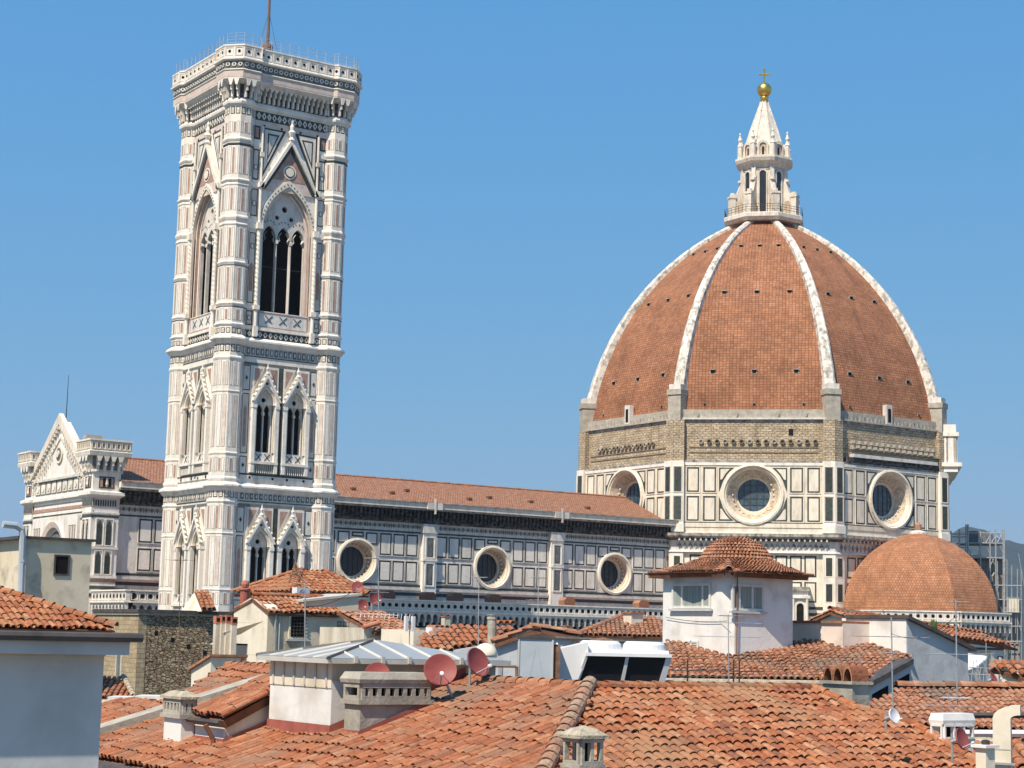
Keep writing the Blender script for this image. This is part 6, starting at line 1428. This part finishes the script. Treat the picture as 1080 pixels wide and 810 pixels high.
# cream gable and tiles at the far right
c = at(1056, 724, 46); eh = thing('cream_gable_house', 'cream wall and red tiles cut off by the right edge above the faded roof', 'house', (c.x, c.y, 0))
b = MB(); q = hit(1100, 716, c, (0, 1, 0)); F_ = frame((c.x, c.y), 205); b.M = F_; b.poly([(0, 8), (2.6, 8), (2.6, c.z+.15), (0, c.z+.46)], -3, 0, PLC); b.M = I4; b.build('wall', eh)
b = MB(); pl = [at(1040, 706, 46), at(1056, 706, 46.3), at(1110, 722, 46.5), at(1110, 700, 50), at(1062, 688, 50)]; P_, n_ = at(1056, 704, 46), Vector((-.3*math.cos(YAW), -.3*math.sin(YAW), 1)); pl = [hit(u, v, P_, n_) for u, v in ((1043, 704), (1056, 705), (1110, 722), (1110, 701), (1052, 698))]
tiles(b, pl, (-math.cos(YAW), -math.sin(YAW), -.3), TILEB, .22, .36, 5); b.build('roof', eh)

# --- middle distance roofs
def facing_roof(name, label, pxs, d, v0, slope, m, mw, walls=True, rid=None, turn=0):
    P_ = at(pxs[0][0], v0, d); a = YAW+R(turn); n_ = (-slope*math.cos(a), -slope*math.sin(a), 1); t = thing(name, label, 'house', (P_.x, P_.y, 0)); pl = [hit(u, v, P_, n_) for u, v in pxs]
    b = MB(); tiles(b, pl, (-math.cos(a), -math.sin(a), -slope), m, .22, .36, 5)
    for i, j in (rid or ()): ridge(b, pl[i], pl[j], m, .13)
    b.build('roof', t)
    if walls: b = MB(); skirt(b, [p+FH*.3 for p in pl], mw, 0, .15); b.build('wall', t)
    return t, pl
facing_roof('low_white_house', 'low hipped tile roof over a white wall touching the roof tower', [(610, 668.5), (700, 671), (700, 655), (690, 650), (655, 650.5)], 82, 668.5, .3, TILEC, PLW, True, ((0, 4),))
c = at(668, 650, 84); t = thing('chimney_stub', 'cream chimney stub on the low roof beside the roof tower', 'chimney', tuple(c-Z*1)); b = MB(); b.box(c.x-.35, c.x+.35, c.y-.3, c.y+.3, c.z-1, c.z+.12, PLC); b.box(c.x-.42, c.x+.42, c.y-.37, c.y+.37, c.z+.12, c.z+.2, TILEC); b.build('shaft', t)
facing_roof('orange_roof_house', 'orange tile roof sloping left behind the zinc roof and the red dishes', [(437, 690), (480, 684), (520, 676), (545, 662), (478, 661.5), (446, 671)], 52, 687, .35, TILEB, PLB, True, None, 18)
# small gabled grey house with tile edge
P_ = at(480, 700, 43); gh2 = thing('grey_gabled_house', 'grey plastered gable with a narrow row of tiles behind the two large red dishes', 'house', (P_.x, P_.y, 0)); ang = math.degrees(YAW)+180
pts = [(478, 686), (520, 679), (557, 666), (572, 664), (612, 672)]; F_ = frame((P_.x, P_.y), ang); Fi = F_.inverted(); n_ = Vector((math.cos(R(ang)), math.sin(R(ang)), 0))
loc = [Fi @ hit(u, v, P_, n_) for u, v in pts]; b = MB(F_); b.poly([(p.x, p.z) for p in loc]+[(loc[-1].x, 8), (loc[0].x, 8)], -5, 0, PLG); b.build('wall', gh2)
b = MB()
for p, q in ((1, 2), (2, 3), (3, 4)):
    A, B_ = F_ @ loc[p], F_ @ loc[q]; k = FH*5; tiles(b, [A-FH*.12+Z*.06, B_-FH*.12+Z*.06, B_+k+Z*.06, A+k+Z*.06], (A-B_) if p < 3 else (B_-A), TILEB if p == 1 else TILEC, .22, .36, 5, True)
b.build('roof', gh2)
vent_tiles(gh2, 521, 540, 657.5, 47, 3, 262); vent_tiles(gh2, 578, 587, 668.5, 44, 1, 262)
# flat cream roofs and rail behind the zinc roof
c = at(436, 676, 56); t = thing('cream_terrace', 'small cream terrace wall with white box behind the zinc roof', 'outbuilding', (c.x, c.y, 10)); x1 = hit(472, 672, c, (0, 1, 0)).x
b = MB(); b.box(c.x, x1, c.y, c.y+2, 10, zat(436, 664, c, (0, 1, 0)), PLC); b.build('wall', t)
b = MB(); p0 = hit(448, 671, c, (0, 1, 0)); b.box(p0.x, p0.x+.5, c.y-.4, c.y-.05, p0.z, p0.z+.28, WMET); b.box(p0.x+.04, p0.x+.46, c.y-.42, c.y-.4, p0.z+.04, p0.z+.24, PLG); b.build('white_box', t)
vent_tiles(t, 455, 471, 662, 57, 3, 262)
c = at(384, 668, 58); t = thing('cluttered_terrace', 'low brown roof terrace with tile row and rail behind the zinc roof peak', 'outbuilding', (c.x, c.y, 10)); x1 = hit(440, 668, c, (0, 1, 0)).x
b = MB(); b.box(c.x, x1, c.y, c.y+3, 10, zat(384, 662, c, (0, 1, 0)), OLDPL); b.build('wall', t)
b = MB(); z_ = zat(384, 661.5, c, (0, 1, 0)); pl = [Vector((c.x+.3, c.y-.2, z_-.1)), Vector((x1, c.y-.2, z_-.1)), Vector((x1, c.y+2.4, z_+.55)), Vector((c.x+.3, c.y+2.4, z_+.55))]; tiles(b, pl, (0, -1, -.3), TILEC, .22, .36, 5); b.tube([(c.x-.1, c.y-.1, z_+.0), (c.x+.5, c.y-.1, z_+.16)], .08, ORN, 8); b.build('roof', t)
b = MB(); z_ += .5
for k in range(13): x = c.x+.5+k*.11*(x1-c.x)/1.4; b.tube([(x, c.y+1.2, z_-.25), (x+.04, c.y+1.2, z_-.02)], .012, WMET, 4)
b.tube([(c.x+.3, c.y+1.2, z_-.04), (x1, c.y+1.2, z_-.08)], .012, WMET, 4); b.build('white_rail', t)
# metal cabinet
c = at(583, 722, 33); x0 = hit(547, 722, c, (0, 1, 0)).x; F_ = frame((c.x, c.y, 0), math.degrees(YAW)+180); t = thing('metal_cabinet', 'tall blue grey sheet metal box beside the white cooling machine', 'cabinet', (c.x, c.y, 18)); w_ = 37/FPX*33; z1 = at(583, 674, 33).z
b = MB(F_); b.box(-w_, 0, -1.2, 0, 18.6, z1, GMET); b.box(-w_-.03, .03, -1.23, .03, z1, z1+.05, GUTT); b.box(0.0, .13, -.9, -.05, 18.6, z1-.1, RUST); b.box(-w_+.01, -w_+.03, 0, .02, 18.7, z1, SEAM); b.box(-.03, 0, 0, .02, 18.7, z1, SEAM)
for s_ in (-1, 1): b.poly([(-w_/2-.02, z1-.1), (-w_/2+.02, z1-.1), (-w_/2+s_*w_*.4+.02, 19.6), (-w_/2+s_*w_*.4-.02, 19.6)], 0, .006+.002*s_, GMET)
b.build('casing', t)
# cooling machine: tilted black coils between white sheet ends
D = 34; c = at(646, 725, D); F_ = frame((c.x, c.y, c.z), math.degrees(YAW)+180+4); sc = D/FPX; t = thing('cooling_machine', 'white rooftop cooling machine with two slanted black coil panels and fan rings', 'air conditioner', (c.x, c.y, c.z-.6))
X = lambda u: (u-646)*sc; Zz = lambda v: (725-v)*sc
b = MB(F_)
def slab(pts, d0, d1, m, mb=b): mb.poly([(X(u), Zz(v)) for u, v in pts], d0, d1, m)
slab([(584, 688), (620, 679), (620, 692), (603, 735), (594, 735)], -.85, .0, WMET)
b.box(X(620), X(706), -1.1, -.12, Zz(692), Zz(686), WMET); b.box(X(606), X(700), -1.0, -.15, -.5, Zz(692), WMET)
b.build('casing', t)
b2 = MB(F_); th = .32     # lean of the coil face: the bottom recedes
def face(u0, u1, ub0, ub1, m, off, mb):
    vs = [(X(ub0), -.22+off, Zz(735)), (X(ub1), -.22+off, Zz(735)), (X(u1), .05+off, Zz(692)), (X(u0), .05+off, Zz(692))]
    mb.add(vs+[(x, d-.05, z) for x, d, z in vs], [(0, 1, 2, 3), (4, 5, 6, 7), (0, 1, 5, 4), (1, 2, 6, 5), (2, 3, 7, 6), (3, 0, 4, 7)], m)
face(619, 659.5, 607, 653.5, DARKFIN, .0, b2); face(662, 702, 656, 693, DARKFIN, .0, b2); b2.build('coil', t)
b3 = MB(F_); face(617, 619.6, 604, 607.6, WMET, .04, b3); face(659, 662.5, 653, 656.5, WMET, .04, b3); face(701.5, 707.5, 692, 698, WMET, .04, b3); b3.box(X(617), X(707), -.2, .12, Zz(693), Zz(689.5), WMET); b3.build('coil_frame', t)
for u in (636, 683):
    f = MB(F_); f.lathe([(.42, 0), (.40, .1), (.34, .16), (.34, .02), (.05, .02)], (X(u), -.55, Zz(686)), WMET, 24)
    for k in range(5): a = k*math.pi*2/5; f.tube([(X(u), -.55, Zz(686)+.06), (X(u)+.33*math.cos(a), -.55+.33*math.sin(a), Zz(686)+.06)], .02, GMET, 4)
    f.build('fan_ring', t)
pb = MB(F_); pb.tube([(X(574), -.9, Zz(675)), (X(626), -.85, Zz(676)), (X(636), -.8, Zz(677.5)), (X(690), -.8, Zz(678)), (X(694), -.8, Zz(681))], .035, GUTT, 6)
for u in (586, 607, 655, 670): pb.tube([(X(u), -.85, Zz(682)), (X(u), -.85, Zz(676))], .02, GUTT, 5)
pb.tube([(X(627), -.7, Zz(678)), (X(640), -.7, Zz(676)), (X(650), -.7, Zz(678))], .05, RUST, 6); pb.build('pipework', t)
lb_ = MB(F_); lb_.tube([(X(578), -.3, Zz(687)), (X(590), -.3, Zz(683))], .055, WMET, 8); lb_.build('vent_spout', t)
b = MB(F_); b.lathe([(.09, -.04), (.09, .04), (.02, .05)], (X(706), -.1, Zz(719)), IRON, 8); b.build('fan_motor', t)
# --- right foreground: capped chimneys, curved flue
def chimney_thing(name, label, u, v, d, u0, u1, vt, zb, **kw):
    q = at(u, v, d); x1 = hit(u1, v, q, (0, 1, 0)).x; y1 = hit(u0, v, q, (1, 0, 0)).y; t = thing(name, label, 'chimney', (q.x, q.y, zb))
    slot_chimney('shaft', q.x, x1, q.y, y1, zb, zat(u, vt, q, (0, 1, 0)), parent=t, zmid=kw.pop('zmid', None) or zat(u, kw.pop('vm'), q, (0, 1, 0)), **{k: v for k, v in kw.items() if k != 'vm'}); return t
chimney_thing('chimney', 'wide white chimney with flat slab cap and dark openings at lower right', 995, 790, 24, 983, 1026, 752.5, 17.5, vm=782, slots_w=1, slots_s=3, cap='flat', mbase=PLW, mtop=PLW, ce=.03, kk=.5)
q = at(1040, 812, 22); t = thing('chimney', 'small square cream chimney with thin slab cap at the bottom right', 'chimney', (q.x, q.y, 18)); zt = zat(1040, 789, q, (0, 1, 0)); b = MB(); b.box(q.x, q.x+.16, q.y, q.y+.16, 18, zt, PLC); b.box(q.x-.04, q.x+.2, q.y-.04, q.y+.2, zt, zt+.035, PLW); b.lathe([(.05, 0), (.05, .05), (.02, .06)], (q.x+.09, q.y+.08, zt+.035), IRON, 8); b.build('shaft', t)
D = 25; c = at(1057, 812, D); t = thing('curved_flue', 'tall cream sheet metal flue with bent over top at the right edge', 'flue', (c.x, c.y, 17.5)); w_ = 9/FPX*D; F_ = frame((c.x, c.y), math.degrees(YAW)+180-20); b = MB(F_)
zt = at(1057, 758, D).z; b.box(-w_, w_, -w_*2, 0, 17.5, zt, PLC); cu = []
for k in range(6): a = math.pi/2*k/5; cu.append((w_*2.1-math.cos(a)*w_*3.1+0, zt+math.sin(a)*w_*1.6))
ci = [(w_*2.1-math.cos(math.pi/2*k/5)*w_*1.1, zt+math.sin(math.pi/2*k/5)*w_*.45) for k in range(6)]
for k in range(5): b.poly([cu[k], cu[k+1], ci[k+1], ci[k]], -w_*2, 0, PLC)
b.box(-w_-.006, w_+.006, -w_*2-.006, .006, zt-.42, zt-.40, SEAM); b.build('duct', t); b = MB(F_); b.box(-w_-.12, w_+.06, .01, .04, zt-.62, zt-.59, SCAFF); b.box(-w_-.1, w_+.05, .01, .04, zt-1.0, zt-.97, SCAFF); b.build('bracket', t)
# low tile roof under them at the corner
P_ = at(1060, 800, 27); n_ = (-.3*math.cos(YAW), -.3*math.sin(YAW), 1); pl = [hit(u, v, P_, n_) for u, v in ((1040, 830), (1110, 830), (1110, 782), (1060, 781), (1020, 789))]
t = thing('corner_roof_house', 'low red tile roof with white edge at the bottom right corner', 'house', (P_.x, P_.y, 0)); b = MB(); tiles(b, pl, (-math.cos(YAW), -math.sin(YAW), -.3), TILEB, .21, .34, 5, True); b.build('roof', t); b = MB(); skirt(b, pl, PLW, 0, .1); a, c = hit(1000, 782, P_, n_), hit(1110, 782, P_, n_); b.tube([a+Z*.12, c+Z*.12], .06, WMET, 6); b.tube([a+Z*.35+FH*1, c+Z*.35+FH], .05, GUTT, 6); b.build('wall', t)

# --- satellite dishes
dish('large round red dish seen full face in front of the zinc roof', 464.5, 706, 24.2, 17, 243, 22, pole_dir=(.5, -.2, -1), pole=.6)
dish('large red dish turned to the right beside the cream vent cowl', 505, 698, 24.7, 15.5, 285, 22, pole=.9)
dish('red dish half hidden behind the concrete slotted chimney', 398, 711, 24.15, 13, 240, 22, pole=.4)
dish('small red dish highest of three on the mast beside the nave', 377, 619, 66, 6.2, 236, 15, pole=1.0)
dish('small dark red dish rightmost of three on the mast beside the nave', 396, 630.5, 66, 8, 280, 15, pole=1.2)
dish('small red dish lowest of three on the mast beside the nave', 383, 638, 65.5, 6, 262, 15, pole=.8)
dish('small white dish at the verge of the big tile roof', 944, 755, 22.6, 8, 278, 18, DISHW, pole=.14)
dish('dark red dish turned sideways beside the wide white chimney', 1015.5, 779, 22.5, 11.5, 284, 18, pole=.25)
dish('small red dish tilted above the faded roof at the right edge', 1049, 715, 43, 6.5, 292, 30, pole=.6)

# --- antennas and masts
mast('antenna_mast', 'thin rusty mast in front of the rubble stone wall', 190, 588, 728, 40, ((.02, .5, 300, 3),), .016, 189, m=RUST)
mast('antenna_mast', 'galvanised mast with bracket on the wall of the beige house', 322, 612, 680, 60.5, ((.25, .3, 330, 2),), .04)
mast('antenna_mast', 'tall pale mast with crossed aerials right of the three small red dishes', 399, 578, 672, 64, ((.12, .9, 20, 6), (.5, .6, 90, 4)), .04, 400)
mast('antenna_mast', 'thin tall mast rising beside the pale pipe chimney', 505, 607, 672, 46, ((.03, .4, 60, 3),), .022)
mast('antenna_mast', 'tall pale mast with small panel aerial over the grey gable', 568.5, 590, 668, 46, ((.25, .5, 40, 4), (.55, .5, 300, 4)), .026, 567)
mast('antenna_mast', 'mast with long yagi aerials in front of the roof tower', 768, 648, 722, 44, ((.12, 1.7, 330, 8), (.32, 1.6, 340, 7), (.02, .9, 60, 4)), .024, 769)
mast('antenna_mast', 'mast with long horizontal aerial in front of the white block', 940, 651, 745, 34, ((.22, 1.4, 335, 7), (.4, .4, 60, 3)), .028, 942)
mast('antenna_mast', 'short slim mast with stub aerials on the long dusty roof', 907, 679, 712, 46.5, ((.05, .9, 335, 6), (.55, .4, 50, 3)), .018)
mast('antenna_mast', 'tall jointed mast with dipole aerial over the faded roof', 1008, 632, 762, 30, ((.02, .4, 330, 4), (.45, 1.0, 335, 6), (.8, .5, 30, 4)), .024, 1010)
mast('antenna_mast', 'mast with leaning v shaped aerial behind the wide white chimney', 1000, 730, 762, 27, ((.45, .9, 335, 6), (.2, .35, 70, 3)), .014, 1008)
mast('antenna_mast', 'slim pale mast above the white parasol beside the apse', 1040, 678, 716, 60, ((.3, .5, 330, 3),), .03)
mast('antenna_mast', 'stubby white panel antenna on the terrace behind the zinc roof', 432, 652, 690, 54, (), .03)
p = at(432, 657, 54); b = MB(); [b.box(p.x+s_*.12-.05, p.x+s_*.12+.05, p.y-.05, p.y+.05, p.z-.25, p.z+.2, WMET) for s_ in (-1, 1)]; b.build('panel_aerial', bpy.data.objects[[o.name for o in bpy.data.objects if o.get('label', '').startswith('stubby white panel')][0]])

# --- pipe chimney, cowl, parasol
a, c = at(519, 649, 45), at(519, 690, 45); t = thing('pipe_chimney', 'pale round pipe chimney behind the grey gable', 'chimney', tuple(c)); b = MB(); b.tube([c, a], .115, CONC, 12); b.tube([a-Z*.1, a-Z*.04], .13, CONC, 12); b.tube([a-Z*.0, a+Z*.02], .14, SCAFF, 12); b.build('pipe', t)
c = at(512, 690, 36); t = thing('vent_cowl', 'cream mushroom shaped vent cowl behind the right large red dish', 'vent', tuple(c-Z*.6)); b = MB(); b.lathe([(.12, -.6), (.12, .05)], c, SCAFF, 14); b.build('pipe', t); b = MB(); b.lathe([(.23, -.06), (.24, .0), (.21, .1), (.12, .19), (.02, .22)], c, PLC, 18); b.build('cap', t, True)
c = at(517, 706, 34); b = MB(); b.tube([c+Z*.1, c+Z*.12+RT*.12, c+Z*.05+RT*.2, c-Z*.3+RT*.2], .045, SCAFF, 8); b.build('elbow_pipe', t)
p = at(500, 707, 31.5); t = thing('iron_rail', 'rusty iron pipe rail at the ridge behind the big tile roof', 'railing', tuple(p-Z)); b = MB(); q0, q1 = at(514, 702.5, 31.5), at(545, 703, 31.5); b.tube([q0, q1], .025, RUST, 6); b.tube([q1, at(545, 726, 31.5)], .03, RUST, 6); b.tube([at(521, 704, 31.5), at(521, 727, 31.5)], .02, SCAFF, 5); b.build('rail', t)
c = at(1026, 706, 64); t = thing('parasol', 'white sloping cloth canopy beside the grey plastered wall', 'canopy', tuple(c-Z*2)); b = MB(); P_ = [at(1021, 689, 64), at(1041, 692, 64.5), at(1041, 694, 62.5), at(1032, 701, 62), at(1021, 705, 62.2)]
b.add(P_+[p-Z*.06 for p in P_], [(0, 1, 2, 3, 4), (5, 6, 7, 8, 9)]+[(i, (i+1) % 5, 5+(i+1) % 5, 5+i) for i in range(5)], CLOTH); b.build('canopy', t); b = MB(); b.tube([c-Z*2, at(1030, 694, 63.2)], .03, WMET, 6); b.tube([at(1040, 693, 63.5), at(1040, 725, 63.5)], .03, WMET, 6); b.build('post', t)
c = at(1033, 716, 55); t = thing('plant_frames', 'tangle of grey rods and rails on the terrace under the parasol', 'railing', tuple(c-Z)); b = MB(); rnd = random.Random(2)
for k in range(14): u = 1022+rnd.random()*22; q = at(u, 722, 55); b.tube([q, q+Z*rnd.uniform(.3, .8)+RT*rnd.uniform(-.2, .2)], .016, SCAFF, 4)
for v in (704, 711): b.tube([at(1022, v, 55), at(1044, v+1, 55)], .016, SCAFF, 4)
b.build('rods', t)
# sagging cables
def cable(label, p, q, sag, r):
    p, q = Vector(p), Vector(q); mb = MB(); mb.base = p.copy(); mb.tube([p+(q-p)*(k/14)-Z*(sag*(1-(k/7-1)**2)) for k in range(15)], r, IRON, 5); return tag(mb.build('cable'), label, 'cable')
cable('thin dark cable sagging along the wall of the roof tower', hit(702, 651, cc-Vector((.05, .05, 0)), (1, 0, 0)), hit(767, 655, cc-Vector((.05, .05, 0)), (1, 0, 0)), .06, .008)
cable('thin dark cable sagging from the beige house to the mast by the nave', at(322, 640, 60.5), at(399, 600, 64), .35, .012)
cable('thin dark cable sagging over the white block towards the faded roof', at(940, 668, 34), at(1008, 650, 30), .2, .005)
# extra small roof clutter in the middle distance
for u, v, d, hpx, lab in ((598, 668, 70, 7, 'small stone chimney left of the low hipped roof'), (470, 657, 70, 6, 'small stone chimney far behind the orange roof'), (405, 655, 66, 7, 'small stone chimney on the terrace below the nave')):
    p = at(u, v, d); sc_ = d/FPX; t = thing('chimney', lab, 'chimney', tuple(p-Z*1.2)); b = MB(); w_ = 3.5*sc_
    b.box(p.x-w_, p.x+w_, p.y-w_, p.y+w_, p.z-1.2, p.z+hpx*sc_, OLDPL); b.build('shaft', t)
    b = MB(); b.box(p.x-w_*1.2, p.x+w_*1.2, p.y-w_*1.2, p.y+w_*1.2, p.z+hpx*sc_, p.z+(hpx+1.3)*sc_, TILEC); b.build('cap', t)
HAZE = 0.00009
if HAZE:
    hm = bpy.data.materials.new('haze'); hm.use_nodes = True; N = hm.node_tree.nodes; N.clear(); o_ = N.new('ShaderNodeOutputMaterial'); v_ = N.new('ShaderNodeVolumePrincipled'); v_.inputs['Color'].default_value = (.62, .72, .86, 1); v_.inputs['Density'].default_value = HAZE; v_.inputs['Anisotropy'].default_value = .2; hm.node_tree.links.new(v_.outputs[0], o_.inputs['Volume'])
    b = MB(); b.box(-9100, 9100, -9100, 9100, -8, 420, hm); struct(b.build('haze'), 'stuff')
